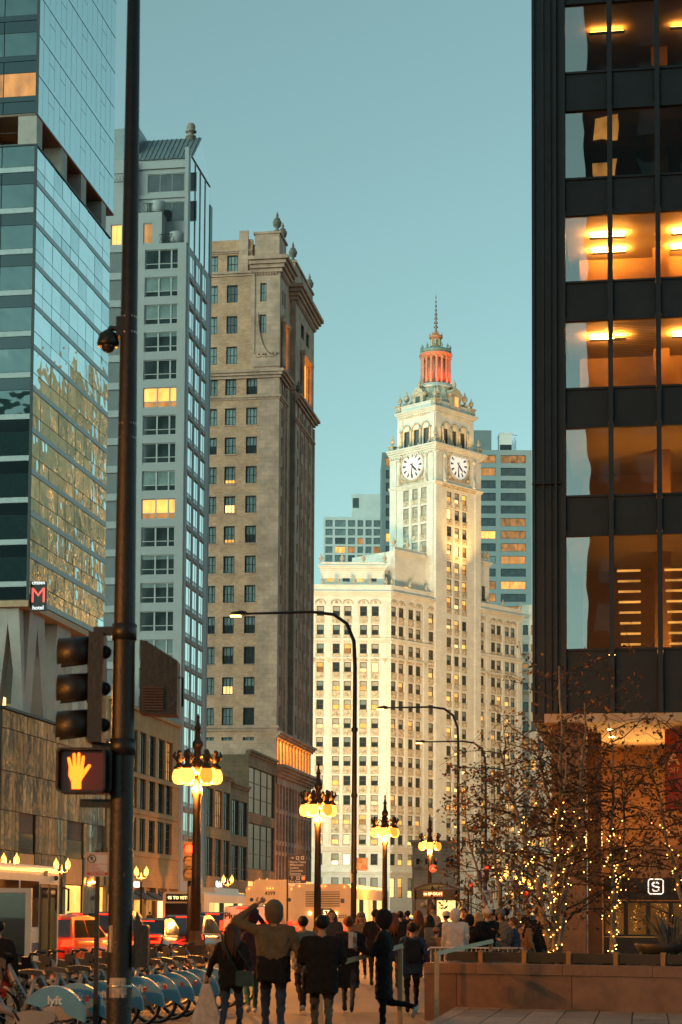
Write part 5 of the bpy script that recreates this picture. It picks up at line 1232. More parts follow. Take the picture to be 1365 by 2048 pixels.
spots = [(20, -41.2, 'at the far left above the orange bus'), (124, -41.2, 'in front of the panelled hotel podium'), (283, -41.2, 'right of the foreground pole by the tan office block'), (456, -41.2, 'in front of the stone shop building'), (527, -41.2, 'left of the navy wayfinding sign'),
         (640, -40.8, 'behind the second globe lamp'), (683, -40.8, 'above the bus roof in front of the white clock building'),
         (1003, -11.6, 'left of the birch trees, nearest of the right row'), (1040, -11.6, 'second in the row left of the birch trees'), (1066, -11.6, 'third in the row behind the birch branches'), (1083, -11.6, 'last in the row behind the birch branches')]
for k, (u, X, t) in enumerate(spots):
    p = atX(u, 1760, X); p.z = 0
    if k == 0: ac.location = p; ac['label'] = 'black twin acorn lamp post ' + t; ac.rotation_euler = (0, 0, .3)
    else: copy_tree(ac, p, .3 if X < -20 else .15, 'black twin acorn lamp post ' + t)
    if 5 <= k <= 6: pass
# ================================================================== signs
m_signw = M('sign_white', (.66, .60, .54), .5, 0, .06, 3); m_signr = M('sign_red', (.55, .05, .03), .5); m_signb = M('sign_black', (.02, .02, .02), .5); m_navy = M('sign_navy', (.012, .02, .06), .45); m_grn = M('sign_green', (.01, .11, .06), .5)
m_sww = M('sign_letter_white', (.75, .75, .72), .6)
FACE = (R_(90), 0, 0)
def sign_thing(name, label, u, v0_, v1_, D, w_, mat, cat='sign', post=True, group=None):
    """flat sign on a post, facing the viewer; returns (root, half width, z0, z1)"""
    p = at_g(u, D); r = thing(name, label, cat, p, FAZ, group); z0_, z1_ = atD(u, v1_, D).z, atD(u, v0_, D).z
    if post: MB().box(-.03, .03, .015, .06, 0, z1_ + .03).build('post', m_dark, r)
    MB().prism(rrect(-w_ / 2, w_ / 2, z0_, z1_, .03, 3), 'y', 0, .012).build('panel', mat, r)
    return r, w_ / 2, z0_, z1_
def rim(r, hw, z0_, z1_, mat, t=.012, inset=.015):
    mb = MB()
    for a, b, c, d in ((-hw + inset, hw - inset, z1_ - inset - t, z1_ - inset), (-hw + inset, hw - inset, z0_ + inset, z0_ + inset + t), (-hw + inset, -hw + inset + t, z0_ + inset + t, z1_ - inset - t), (hw - inset - t, hw - inset, z0_ + inset + t, z1_ - inset - t)): mb.box(a, b, -.004, -.0005, c, d)
    mb.build('border', mat, r)
def ring(r, x, z, rad_, mat, bar=True, name='prohibition_ring'):
    mb = MB(); c_ = [(x + rad_ * math.cos(2 * math.pi * k / 20), -.006, z + rad_ * math.sin(2 * math.pi * k / 20)) for k in range(21)]; mb.tube(c_, rad_ * .12, 5, 0, True, False)
    if bar: mb.tube([(x - rad_ * .7, -.006, z + rad_ * .7), (x + rad_ * .7, -.006, z - rad_ * .7)], rad_ * .1, 5)
    mb.build(name, mat, r)
r, hw, a, b = sign_thing('parking_sign', 'white no parking tow zone sign left of the foreground pole', 190, 1704, 1752, 24.7, .31, m_signw)
rim(r, hw, a, b, m_signr, .008); ring(r, -hw + .08, b - .085, .05, m_signb); text('lettering', 'P', .07, m_signb, r, (-hw + .08, -.004, b - .085), FACE, .001, True)
MB().box(-hw + .02, hw - .02, -.003, -.0006, b - .155, b - .151).build('rule_line', m_signr, r)
for k, t in enumerate(('EXCEPT', 'SUNDAYS', '& HOLIDAYS')): text('lettering', t, .037, m_signr, r, (-hw + .03, -.003, b - .178 - k * .034), FACE, .001, False, 'LEFT')
MB().box(-hw + .015, hw - .015, -.003, -.0006, a + .012, a + .05).build('red_strip', m_signr, r); text('lettering', 'TOW ZONE', .036, m_signw, r, (0, -.0045, a + .031), FACE, .001, True)
r, hw, a, b = sign_thing('wayfinding_sign', 'navy wayfinding sign with lines of white lettering beside the white bus', 594, 1709, 1766, 65, .60, m_navy, post=False)
MB().box(-hw - .07, -hw - .01, -.02, .04, 0, b + .05).build('post', m_dark, r)
for k, t in enumerate(('Metra Trains', 'Millennium', 'Station', 'Accessible', 'Entrance')): text('lettering', t, .108, m_sww, r, (-hw + .03, -.004, b - .25 - k * .1), FACE, .001, True, 'LEFT')
text('lettering', 'Bus Stop', .108, m_sww, r, (-hw + .03, -.004, a + .055), FACE, .001, True, 'LEFT')
MB().box(-hw, hw, -.004, -.0006, a + .25, a + .262).build('rule_line', m_sww, r)
def arrow(r, x, z, s, up):
    mb = MB(); q = [(-1, -.12), (.3, -.12), (.1, -.45), (.4, -.45), (1, 0), (.4, .45), (.1, .45), (.3, .12), (-1, .12)]
    q = [(-yy, xx) for xx, yy in q] if up else q
    mb.prism([(x + xx * s, z + yy * s) for xx, yy in q], 'y', -.004, -.0006); mb.build('arrow', m_sww, r)
arrow(r, -.19, b - .11, .07, False); arrow(r, -.19, a + .17, .07, True)
for x, z in ((0, b - .11), (.17, b - .11), (.02, a + .17)):
    MB().prism(rrect(x - .055, x + .055, z - .06, z + .06, .015, 2), 'y', -.004, -.0006).build('pictogram', m_sww, r); MB().box(x - .028, x + .028, -.006, -.0042, z - .03, z + .035).build('pictogram_mark', m_navy, r)
MB().tube([(.2, -.006, a + .17), (.2, -.001, a + .17)], .07, 14).build('route_disc', Memit('orange_disc', (.8, .16, .05), .4), r); text('lettering', 'A', .1, m_sww, r, (.2, -.008, a + .17), FACE, .001, True)
p1_ = SLP[0]; D1 = -(CR.transposed() @ (Vector((p1_.x, p1_.y, 3)) - O3)).z
r, hw, a, b = sign_thing('bus_stop_sign', 'white bus stop sign with red ring on the tallest street light', 724, 1715, 1741, D1 - .3, .45, m_signw, post=False)
rim(r, hw, a, b, m_signr, .012); ring(r, -.1, b - .13, .07, m_signr); arrow(r, .1, b - .12, .07, False); text('lettering', 'BUS', .1, m_signr, r, (.08, -.004, a + .2), FACE, .001, True); text('lettering', 'STOP', .1, m_signr, r, (.08, -.004, a + .1), FACE, .001, True)
MB().box(-.35, -.2, .012, .03, a + .1, b - .1).build('clamp', m_dark, r)
r, hw, a, b = sign_thing('notice_sign', 'small buff notice plate low on the tallest street light', 705, 1740, 1765, D1 - .32, .16, M('buff_plate', (.5, .33, .2), .6), post=False)
text('lettering', 'NO', .06, m_signb, r, (0, -.004, b - .1), FACE, .001); MB().box(-.05, .05, .012, .03, a, b).build('clamp', m_dark, r)
p2_ = SLP[1]; D2 = -(CR.transposed() @ (Vector((p2_.x, p2_.y, 4)) - O3)).z
r, hw, a, b = sign_thing('street_name_sign', 'upper green street name sign on the middle street light', 946, 1651, 1664, D2 - .4, 1.35, m_grn, post=False); rim(r, hw, a, b, m_sww, .015); text('lettering', 'South Water', .2, m_sww, r, (0, -.004, (a + b) / 2), FACE, .001, True); MB().box(-.68, -.5, .012, .05, a + .05, b - .05).build('clamp', m_dark, r)
p3_ = SLP[2]; D3 = -(CR.transposed() @ (Vector((p3_.x, p3_.y, 3)) - O3)).z
r, hw, a, b = sign_thing('street_name_sign', 'lower green street name sign lettered E SOUTH WATER', 972, 1695, 1708, D3 - .4, 1.45, m_grn, post=False); rim(r, hw, a, b, m_sww, .015); text('lettering', 'E. SOUTH WATER', .15, m_sww, r, (0, -.004, (a + b) / 2 + .07), FACE, .001, True); text('lettering', '300 N', .12, m_sww, r, (0, -.004, (a + b) / 2 - .12), FACE, .001); MB().box(-.1, .1, .012, .05, a + .05, b - .05).build('clamp', m_dark, r)
r, hw, a, b = sign_thing('no_turn_sign', 'square white no turn sign with a red ring above the crowd', 977, 1780, 1801, D3 - .45, .78, m_signw, post=False); rim(r, hw, a, b, m_signr, .02); ring(r, 0, (a + b) / 2, .27, m_signr); MB().tube([(.1, -.004, a + .2), (.1, -.004, b - .32), (.04, -.004, b - .26), (-.15, -.004, b - .26)], .035, 6).build('turn_arrow', m_signb, r); MB().box(-.1, .1, .012, .05, a + .05, b - .05).build('clamp', m_dark, r)
p4_ = atD(860, 1740, 103.5)
r, hw, a, b = sign_thing('route_disc_sign', 'round red A sign on the farthest globe lamp post', 866, 1731, 1743, 103, .1, m_signr, post=False)
MB().tube([(.0, -.03, (a + b) / 2), (0, 0.0, (a + b) / 2)], .22, 18).build('disc', Memit('red_disc', (.55, .07, .03), .5), r); text('lettering', 'A', .3, m_sww, r, (0, -.036, (a + b) / 2), FACE, .001, True)
# ================================================================== far traffic signals
def signal(label, u, v_red, D, pole_top=True, post=True, lit=0):
    p = at_g(u, D); z = atD(u, v_red, D).z; r = thing('traffic_signal', label, 'traffic light', p, FAZ, 'traffic signals showing red')
    MB().box(-.17, .17, 0, .2, z - .93, z + .2).build('housing', m_sig, r)
    for k in range(3):
        zc_ = z - .36 * k; MB().tube([(0, -.01, zc_), (0, -.03, zc_)], .14, 14).build('lens', m_red if k == 0 else M('unlit_lens', (.05, .03, .01), .3), r)
        MB().tube([(.15 * math.cos(t), -.06 - .16 * max(0, math.sin(t)), zc_ + .15 * math.sin(t)) for t in [math.pi * i / 8 for i in range(9)]], .018, 4).build('visor', m_sig, r)
    if post: MB().tube([(0, .25, 0), (0, .25, z + .3)], [.07, .055], 10).build('post', m_pole, r); MB().box(-.03, .03, .2, .25, z - .5, z - .4).build('bracket', m_sig, r)
    else: MB().box(-.03, .03, .2, .35, z - .5, z - .4).build('bracket', m_sig, r)
    ld = bpy.data.lights.new('signal_glow', 'POINT'); ld.energy = 12; ld.color = (1, .05, .01); ld.shadow_soft_size = .1; o_ = bpy.data.objects.new('signal_glow', ld); COL.objects.link(o_); o_.parent = r; o_.location = (0, -.3, z)
signal('red traffic signal on a slim post beside the nearest globe lamp', 376, 1697, 55)
signal('red traffic signal under the street name sign at right', 974, 1733, D3 - .4, post=False)
signal('red traffic signal at the far corner left of birch trees', 1053, 1786, 150)
signal('small red traffic signal beside the flag in the distance', 943, 1770, 175)
fl_p = at_g(957, 190); fg = thing('flag', 'striped flag on a pole in front of the white clock building', 'flag', fl_p, FAZ)
MB().tube([(0, 0, 0), (0, 0, 6.6)], .04, 6).build('flagpole', m_white, fg)
cl_ = MB(); cl_.add([(x * .12, .06 * math.sin(x * 1.5), 6.3 - z * .3 - x * .13) for z in range(8) for x in range(6)], [(z*6+x, z*6+x+1, (z+1)*6+x+1, (z+1)*6+x) for z in range(7) for x in range(5)], 0, True)
for k in range(len(cl_.m)): cl_.m[k] = 2 if (k // 5 < 3 and k % 5 < 2) else (k % 5) % 2
cl_.build('cloth', [M('flag_red', (.4, .04, .04), .8), m_signw, M('flag_blue', (.03, .05, .2), .8)], fg)
# ================================================================== bus shelter and ad kiosk
sp_ = at_g(862, 62); shl = thing('bus_shelter', 'dark bus shelter with curved roof and glowing message board', 'bus shelter', sp_, 0)
u2x = lambda u, v, D=62: (atD(u, v, D) - sp_).dot(RGT)
zt_ = atD(870, 1765, 62).z; w0, w1 = u2x(829, 1780), u2x(918, 1780); LSh = 4.2
rf = MB(); arc = [(w0 + (w1 - w0) * k / 10, zt_ - .28 + .28 * math.sin(math.pi * (.12 + .76 * k / 10))) for k in range(11)]
rf.prism(arc + [(x, z - .07) for x, z in reversed(arc)], 'y', 0, LSh); rf.build('roof', m_black, shl)
MB().box(w0 + .02, w1 - .02, -.03, .03, zt_ - .55, zt_ - .22).build('fascia', m_black, shl)
MB().box(w0 + .3, w1 - .5, -.045, -.032, zt_ - .46, zt_ - .28).build('message_board', Memit('message_board', (.25, .06, .01), .5), shl); text('lettering', 'to BLOOM', .13, Memit('board_text', (1, .55, .2), 3), shl, ((w0 + w1) / 2 - .1, -.05, zt_ - .37), FACE, .001)
for x in (w0 + .04, w0 + .7, w1 - .06):
    for y in (0, LSh): MB().box(x - .03, x + .03, y - .03, y + .03, 0, zt_ - .25).build('post', m_black, shl)
MB().box(w1 - .075, w1 - .06, .1, LSh - .1, .3, zt_ - .5).build('side_glass', Mglass('shelter_glass', .2), shl)
MB().box(w0 + .32, w1 - .25, LSh - .2, LSh - .1, .35, zt_ - .55).build('lit_poster', Memit('lit_poster', (1, .62, .2), .8), shl)
MB().box(w0 + .2, w0 + .5, 1, 3.4, .42, .47).box(w0 + .3, w0 + .4, 1.2, 1.3, 0, .42).box(w0 + .3, w0 + .4, 3.1, 3.2, 0, .42).build('bench', m_dark, shl)
kp = at_g(28, 30); kk = thing('ad_kiosk', 'upright framed advertising kiosk at the left edge by the bikes', 'kiosk', kp, FAZ)
kz = atD(28, 1776, 30).z
MB().box(-.52, -.44, -.06, .06, .1, kz).build('frame_post', m_alu, kk); MB().box(.16, .25, -.06, .06, .1, kz).build('frame_post', m_alu, kk); MB().box(-.44, .16, -.06, .06, kz - .07, kz).build('frame_top', m_alu, kk); MB().box(-.44, .16, -.06, .06, .1, .75).build('frame_base', m_alu, kk)
MB().box(-.435, .155, -.02, .0, .755, kz - .075).build('poster', M('poster', (.13, .12, .06), .25, 0, .5, 1.3), kk); MB().box(-.435, .155, -.045, -.04, .755, kz - .075).build('cover_glass', Mglass('kiosk_glass', .12), kk)
MB().box(-.5, .23, -.15, .15, 0, .098).build('foot', m_dark, kk)
# ================================================================== vehicles (local: x right, y forward, z up, rear axle side at -y)
m_tyre = M('tyre_rubber', (.018, .018, .018), .85); m_rimm = M('wheel_rim', (.25, .25, .26), .35, .8); m_cgl = M('car_glass', (.012, .014, .016), .05, 0, .2, 1, spec=.9)
m_tail = Memit('tail_light', (1, .009, .002), 5, 'NONE'); m_taild = Memit('dim_tail_light', (.8, .03, .01), 2.5, 'NONE'); m_plate = M('licence_plate', (.5, .5, .48), .5); m_head = Memit('head_light', (1, .78, .45), 9, 'NONE')
m_trim = M('black_trim', (.015, .015, .016), .5)
def paint(name, c, rough=.22): 
    m = M(name, c, rough, .15, .06, 3, spec=.6); return m
def wheel(root, x, y, r, w_=.2):
    s = 1 if x > 0 else -1
    t = MB(); pr = [(r * .62, -w_/2), (r * .93, -w_/2), (r, -w_/3), (r, w_/3), (r * .93, w_/2), (r * .62, w_/2)]
    n = 18
    t.add([(x + h_, y + rr * math.cos(2*math.pi*k/n), r + rr * math.sin(2*math.pi*k/n)) for rr, h_ in pr for k in range(n)], [(i*n+k, i*n+(k+1) % n, (i+1)*n+(k+1) % n, (i+1)*n+k) for i in range(5) for k in range(n)], 0, True)
    wo = t.build('wheel', m_tyre, root)
    rm = MB(); rm.tube([(x + s * w_ * .2, y, r), (x + s * w_ * .42, y, r)], r * .2, 10)
    for k in range(5): a = 2*math.pi*k/5; rm.tube([(x + s * w_ * .34, y, r), (x + s * w_ * .36, y + r * .62 * math.cos(a), r + r * .62 * math.sin(a))], r * .07, 5)
    rm.build('rim', m_rimm, wo)
def shell(st):
    """lower body loft; stations (y, half width, z bottom, z top)"""
    mb = MB(); n = 9; vs_ = []
    for y, hw, zb_, zt_ in st:
        d = zt_ - zb_
        half = [(hw * .86, zb_), (hw * .985, zb_ + .18 * d), (hw, zb_ + .5 * d), (hw * .965, zb_ + .86 * d), (hw * .86, zt_), (0, zt_ + .035)]
        ring_ = [(-x, z) for x, z in half] + [(x, z) for x, z in reversed(half[:-1])]
        vs_ += [(x, y, z) for x, z in ring_]
    n = len(vs_) // len(st)
    fs = [(i*n+k, i*n+k+1, (i+1)*n+k+1, (i+1)*n+k) for i in range(len(st)-1) for k in range(n-1)] + [(i*n+n-1, i*n, (i+1)*n, (i+1)*n+n-1) for i in range(len(st)-1)]
    mb.add(vs_, fs, 0, True); mb.add(vs_[:n], [tuple(range(n))[::-1]]); mb.add(vs_[-n:], [tuple(range(n))]); return mb
def car(label, X, Y, rz, L, W_, Hh, pt, kind='sedan', lights='on', group='cars and vans in traffic', name='car', cat='car'):
    r = thing(name, label, cat, (X, Y, 0), rz, group); hw = W_ / 2; g_ = .2
    if kind == 'suv': zr_, zb_, zf_ = Hh * .60, Hh * .60, Hh * .58; gh = (0.10, .55, 2.55, 3.35)
    elif kind == 'hatch': zr_, zb_, zf_ = Hh * .62, Hh * .62, Hh * .56; gh = (.12, 1.25, 2.5, 3.5)
    elif kind == 'van': zr_, zb_, zf_ = Hh * .55, Hh * .55, Hh * .50; gh = (.02, .12, L * .74, L * .86)
    else: zr_, zb_, zf_ = Hh * .68, Hh * .64, Hh * .58; gh = (.75, 1.5, 2.7, 3.6)
    k_ = L / 4.6 if kind != 'van' else 1
    y_r, y_rt, y_ft, y_f = [q * k_ for q in gh]
    st = [(.0, hw * .80, g_ + .22, zr_ * .88), (.08, hw * .93, g_ + .1, zr_ * .97), (.35, hw * .99, g_, zr_), (y_r + .3, hw, g_ - .02, zb_), (y_f, hw, g_ - .02, zf_ + .02), (L - .7, hw * .97, g_, zf_ * .94), (L - .15, hw * .88, g_ + .05, zf_ * .8), (L, hw * .72, g_ + .15, zf_ * .66)]
    shell(st).build('body', pt, r)
    cb = MB(); wb, wt = hw * .9, hw * (.70 if kind != 'van' else .84); zt_ = Hh
    base_r, base_f = zb_ - .03, zf_ - .02
    P = lambda y, w2, z: [(-w2, y, z), (w2, y, z)]
    ring = [(y_r, wb, base_r), (y_rt, wt, zt_ - .06), ((y_rt * .7 + y_ft * .3), wt * .98, zt_), ((y_rt * .3 + y_ft * .7), wt * .98, zt_ - .005), (y_ft, wt, zt_ - .07), (y_f, wb, base_f)]
    vs_ = []
    for y, w2, z in ring: vs_ += P(y, w2, z)
    fs = [(2*i, 2*i+1, 2*i+3, 2*i+2) for i in range(5)] + [tuple(2*i for i in range(6))[::-1], tuple(2*i+1 for i in range(6))]
    cb.add(vs_, fs); cb.build('cabin', pt, r)
    if kind != 'van':
        e = .012
        def win(a, b, wa, wb_, name_):
            (ya, za), (yb, zb2) = a, b; n_ = Vector((0, -(zb2 - za), yb - ya)).normalized() * e * (1 if yb > ya else -1)
            q = []
            for t, ww in ((.1, wa), (.88, wb_)):
                y_, z_ = ya + (yb - ya) * t + n_.y, za + (zb2 - za) * t + abs(n_.z); w2 = wa + (wb_ - wa) * t
                q += [(-w2 * .92, y_, z_), (w2 * .92, y_, z_)]
            MB().add(q, [(0, 1, 3, 2)]).build(name_, m_cgl, r)
        win((y_r, base_r), (y_rt, zt_ - .06), wb, wt, 'rear_window'); win((y_f, base_f), (y_ft, zt_ - .07), wb, wt, 'windshield')
        for s in (-1, 1):
            ym = (y_rt + y_ft) / 2
            def sp(y, t): zz = (base_r + (base_f - base_r) * (y - y_r) / (y_f - y_r)); z0_, z1_ = zz + .04, zt_ - .1; w2 = wb + (wt - wb) * t + .012; return (s * w2, y, z0_ + (z1_ - z0_) * t)
            MB().add([sp(y_r + (y_rt - y_r) * .35 + .12, .05), sp(ym - .04, .05), sp(ym - .04, .93), sp(y_rt + .14, .93)], [(0, 1, 2, 3)]).build('side_window', m_cgl, r)
            MB().add([sp(ym + .04, .05), sp(y_f - .22, .05), sp(y_ft - .05, .93), sp(ym + .04, .93)], [(0, 1, 2, 3)]).build('side_window', m_cgl, r)
            MB().lathe((s * (hw + .1), y_f - .35, base_f + .08), [(.03, -.07), (.1, -.04), (.1, .05), (.03, .08)], 8).build('mirror', pt, r)
    for s in (-1, 1):
        for y in (.82, L - .9): wheel(r, s * (hw - .1), y, .33 if kind != 'suv' else .36)
        tl = m_tail if lights == 'on' else m_taild
        if kind == 'van': MB().box(s * hw - .14 * (s > 0), s * hw + .14 * (s < 0), -.03, .06, zr_ * .75, zr_ * 1.25).build('tail_light', tl, r)
        elif kind in ('suv',): MB().prism([(s * hw * .55, zr_ * .76), (s * hw * .93, zr_ * .76), (s * hw * .95, zr_ * .98), (s * hw * .62, zr_ * .96)], 'y', -.035, .12).build('tail_light', tl, r)
        else:
            q = MB(); zc_ = zr_ * .86
            q.box(min(s * hw * .55, s * hw * .93), max(s * hw * .55, s * hw * .93), -.04, .1, zc_ + .02, zc_ + .09).box(min(s * hw * .9, s * hw * .95), max(s * hw * .9, s * hw * .95), -.03, .12, zc_ - .1, zc_ + .02).box(min(s * hw * .62, s * hw * .93), max(s * hw * .62, s * hw * .93), -.04, .1, zc_ - .17, zc_ - .1); q.build('tail_light', tl, r)
    zq_ = zt_ - .09 if kind != 'sedan' else zt_ - .1
    MB().box(-.3, .3, y_rt - .06 - (.0 if kind != 'van' else .1), y_rt + .0, zq_ - .02, zq_ + .02).build('brake_bar', m_tail if lights == 'on' else m_taild, r)
    MB().box(-.16, .16, -.012, .02, zr_ * .62, zr_ * .62 + .14).build('licence_plate', m_plate, r)
    MB().box(-hw * .85, hw * .85, -.05, .12, g_ + .04, g_ + .22).build('rear_bumper', m_trim, r)
    if lights == 'on':
        ld = bpy.data.lights.new('tail_glow', 'POINT'); ld.energy = 45; ld.color = (1, .05, .01); ld.shadow_soft_size = .05; o_ = bpy.data.objects.new('tail_glow', ld); COL.objects.link(o_); o_.parent = r; o_.location = (0, -.55, zr_ * .85)
    return r
def gx_(u, Y): return atY(u, 1860, Y).x
p_dark = paint('dark_maroon_paint', (.03, .010, .008)); p_or = paint('orange_paint', (.24, .05, .012)); p_silver = paint('silver_paint', (.42, .42, .42)); p_blk = paint('black_paint', (.012, .012, .014)); p_wht = paint('white_paint_gloss', (.66, .64, .6)); p_grey = paint('grey_paint', (.12, .12, .125)); p_blue = paint('navy_paint', (.02, .03, .06))
car('dark maroon fastback car with glowing red tail lights beside the globe lamp', gx_(352, 64), 64, 0, 4.75, 1.98, 1.62, p_dark, 'hatch')
car('orange hatchback with a lit tail light beside the left bus', -16.35, 50.5, -.06, 4.2, 1.8, 1.6, p_or, 'suv')
v_ = car('white pest control van with lettering on its rear doors', -16.35, 77, 0, 5.6, 2.0, 2.02, p_wht, 'van', 'on', name='van', cat='van')
m_vl = M('van_lettering', (.02, .03, .02), .6)
text('lettering', 'Plunkett', .38, m_vl, v_, (-.2, -.006, 1.58), (R_(90), 0, 0), .003, True); text('lettering', 'Pest Control', .19, m_vl, v_, (-.1, -.006, 1.32), (R_(90), 0, 0), .003); text('lettering', '877-571-7100', .13, m_vl, v_, (-.1, -.006, 1.12), (R_(90), 0, 0), .003)
car('dark sport utility car with a red light bar behind the maroon car', gx_(420, 84), 84, 0, 4.8, 1.95, 1.75, p_blk, 'suv')
car('black sport utility car with red brake lights left of foreground pole', gx_(205, 66), 66, 0, 4.8, 1.95, 1.72, p_blk, 'suv')
car('silver sedan right of the foreground pole waiting in the second lane', gx_(292, 76), 76, 0, 4.7, 1.85, 1.46, p_silver, 'sedan', 'dim')
car('grey sedan seen over the roof of the silver sedan', gx_(322, 92), 92, 0, 4.7, 1.85, 1.46, p_grey, 'sedan')
car('navy sedan behind the orange hatchback', gx_(170, 84), 84, 0, 4.7, 1.85, 1.5, p_blue, 'sedan', 'dim')
car('silver wagon near the far west kerb at left', gx_(112, 100), 100, 0, 4.6, 1.85, 1.6, p_silver, 'suv', 'dim')
car('white sedan in the far lane below the street message bus', gx_(345, 112), 112, 0, 4.6, 1.85, 1.48, p_wht, 'sedan')
car('dark car with red lights between the bus and the bus shelter', gx_(795, 118), 118, 0, 4.7, 1.9, 1.7, p_blk, 'suv')
car('distant grey car with red lights right of the bus shelter', gx_(925, 170), 170, 0, 4.7, 1.9, 1.6, p_grey, 'suv')
car('distant black car with red lights beyond the right shelter crowd', gx_(1000, 215), 215, 0, 4.7, 1.9, 1.6, p_blk, 'suv')
# ---- buses
m_busw = M('bus_white', (.74, .64, .50), .4, 0, .08, 2); m_bblue = M('bus_blue_stripe', (.03, .07, .16), .4); m_grille = M('bus_grille', (.07, .06, .05), .6); m_led = Memit('bus_led_text', (1, .6, .22), 1.6); m_ledb = M('bus_sign_box', (.015, .013, .012), .3)
m_clear = Memit('clearance_light', (1, .10, .02), 4, 'NONE'); m_busint = Mlit('bus_interior', (1, .55, .16), 1.1, .7, 1.2)
def bus(label, X, Y, rz, L=12.0, Hh=3.05, hump=True, glow=None):
    r = thing('city_bus', label, 'bus', (X, Y, 0), rz, 'city buses in traffic'); hw = 1.28
    MB().prism(rrect(-hw, hw, .32, Hh, .22, 6), 'y', 0, L).build('body', m_busw, r)
    if hump: MB().prism([(-.95, Hh - .02), (.95, Hh - .02), (.82, Hh + .33), (-.82, Hh + .33)], 'y', .25, L * .62).build('roof_pod', m_busw, r)
    for s in (-1, 1):
        n = 7; w_ = (L - 2.4) / n
        for k in range(n):
            mb = MB().box(s * hw - .006, s * hw + .006, 1.0 + k * w_ + .06, 1.0 + (k + 1) * w_ - .06, 1.35, 2.35); wn = mb.build('side_window', m_cgl if (k % 3 == 1 or glow is None) else glow, r)
        MB().box(s * hw - .004, s * hw + .004, .4, L - .4, .75, 1.0).build('stripe', m_bblue, r)
        for y in (2.6, L - 2.6): wheel(r, s * (hw - .15), y, .48, .28)
    return r
B = bus('white articulated city bus numbered 2025, rear with louvres and route 57', -13.95, 82, 0, 12.4, 3.0, False, m_busint)
B2 = B
zl = [2.25, 2.55]
lou = MB()
MB().box(-.72, .80, -.012, .0, 2.0, 2.68).build('grille_recess', m_grille, B)
for k in range(9): MB().box(-.72, .80, -.05, -.013, 2.02 + k * .075, 2.06 + k * .075).build('louvre', m_busw, B)
MB().box(-.16, .44, -.03, -.002, 1.55, 1.93).build('route_sign', m_ledb, B); text('route_number', '57', .3, m_led, B, (.2, -.034, 1.74), (R_(90), 0, 0), .002, True)
text('fleet_number', '2025', .2, m_vl, B, (.92, -.006, 1.58), (R_(90), 0, 0), .002, True)
MB().box(.83, 1.0, -.008, -.001, 2.17, 2.36).build('access_symbol', M('access_blue', (.05, .12, .3), .5), B)
for x, z in ((-1.0, 2.9), (-.15, 2.9), (0, 2.9), (.15, 2.9), (1.0, 2.88), (-.52, 1.72), (.62, 1.72)): MB().ball((x, -.02, z), .045 if z > 2 else .07, 8).build('clearance_light', m_clear if z > 2 else Memit('warm_marker', (1, .35, .06), 10, 'NONE'), B)
for s in (-1, 1):
    for z in (1.0, 1.25): MB().tube([(s * 1.08, -.03, z), (s * 1.08, 0.01, z)], .085, 12).build('tail_light', m_tail, B)
MB().box(-1.0, 1.0, -.02, -.001, .95, 1.35).build('engine_door', m_busw, B); MB().box(-1.15, 1.15, -.12, .0, .38, .62).build('rear_bumper', m_trim, B); MB().box(-1.2, 1.2, -.006, -.001, .7, .92).build('stripe', m_bblue, B)
A_ = bus('white city bus numbered 4399 showing not in service, left of the route 57 bus', gx_(540, 95), 95, 0, 12.2, 3.1, True)
text('fleet_number', '4399', .27, m_vl, A_, (-.0, -.006, 2.72), (R_(90), 0, 0), .002, True)
MB().box(-.38, .38, -.03, -.002, 1.75, 2.2).build('route_sign', m_ledb, A_)
for t, z in (('NOT IN', 2.08), ('SERVICE', 1.88)): text('route_lettering', t, .19, m_led, A_, (0, -.034, z), (R_(90), 0, 0), .002, True)
for x, z in ((-1.1, 2.95), (-.15, 2.98), (0, 2.98), (.15, 2.98), (1.1, 2.95)): MB().ball((x, -.02, z), .045, 8).build('clearance_light', m_clear, A_)
for s in (-1, 1): MB().box(s * 1.02 - .12, s * 1.02 + .12, -.03, -.001, 1.0, 1.3).build('tail_light', m_tail, A_)
for x in (-.95, 1.0): MB().tube([(x, -.012, 2.4), (x, -.001, 2.4)], .1, 12).build('round_decal', m_bblue, A_)
MB().box(-1.15, 1.15, -.12, .0, .38, .62).build('rear_bumper', m_trim, A_)
C_ = bus('oncoming white city bus with a lit destination board', gx_(408, 112) - 1.28, 124, math.pi + .0, 12.0, 3.0, True, m_busint)
Lc = 12.0
MB().box(-1.1, 1.1, Lc + .001, Lc + .03, 1.15, 2.3).build('windshield', m_cgl, C_); MB().box(-1.05, 1.05, Lc + .001, Lc + .04, 2.4, 2.85).build('destination_box', m_ledb, C_)
text('destination_text', '95 TO 95TH RED', .26, m_led, C_, (0, Lc + .045, 2.62), (R_(90), 0, math.pi), .002, True)
for s in (-1, 1): MB().ball((s * .95, Lc, .8), .13, 10).build('head_light', m_head, C_)
MB().box(-1.15, 1.15, Lc, Lc + .12, .36, .62).build('front_bumper', m_trim, C_)
D_ = bus('orange lit city bus at the left edge with glazed front doors', -13.25 - 1.28, 42 - 12.0, 0, 12.0, 2.72, True)
for k, y in enumerate((10.6, 11.25)):
    d = MB().box(1.282, 1.30, y, y + .6, .45, 2.3).build('door', m_trim, D_)
    MB().box(1.301, 1.306, y + .07, y + .53, .55, 2.22).build('door_glass', m_cgl, d)
MB().box(-1.1, 1.1, 12.001, 12.03, 1.05, 2.3).build('windshield', m_cgl, D_)
MB().box(1.281, 1.287, 10.9, 11.15, 2.48, 2.6).build('side_vent', m_grille, D_)
MB().ball((1.3, 11.7, 2.45), .06, 8).build('side_camera', m_trim, D_)
MB().tube([(1.2, 12, 2.3), (1.45, 12.2, 2.2), (1.45, 12.2, 1.7)], .03, 6).build('mirror_arm', m_trim, D_)
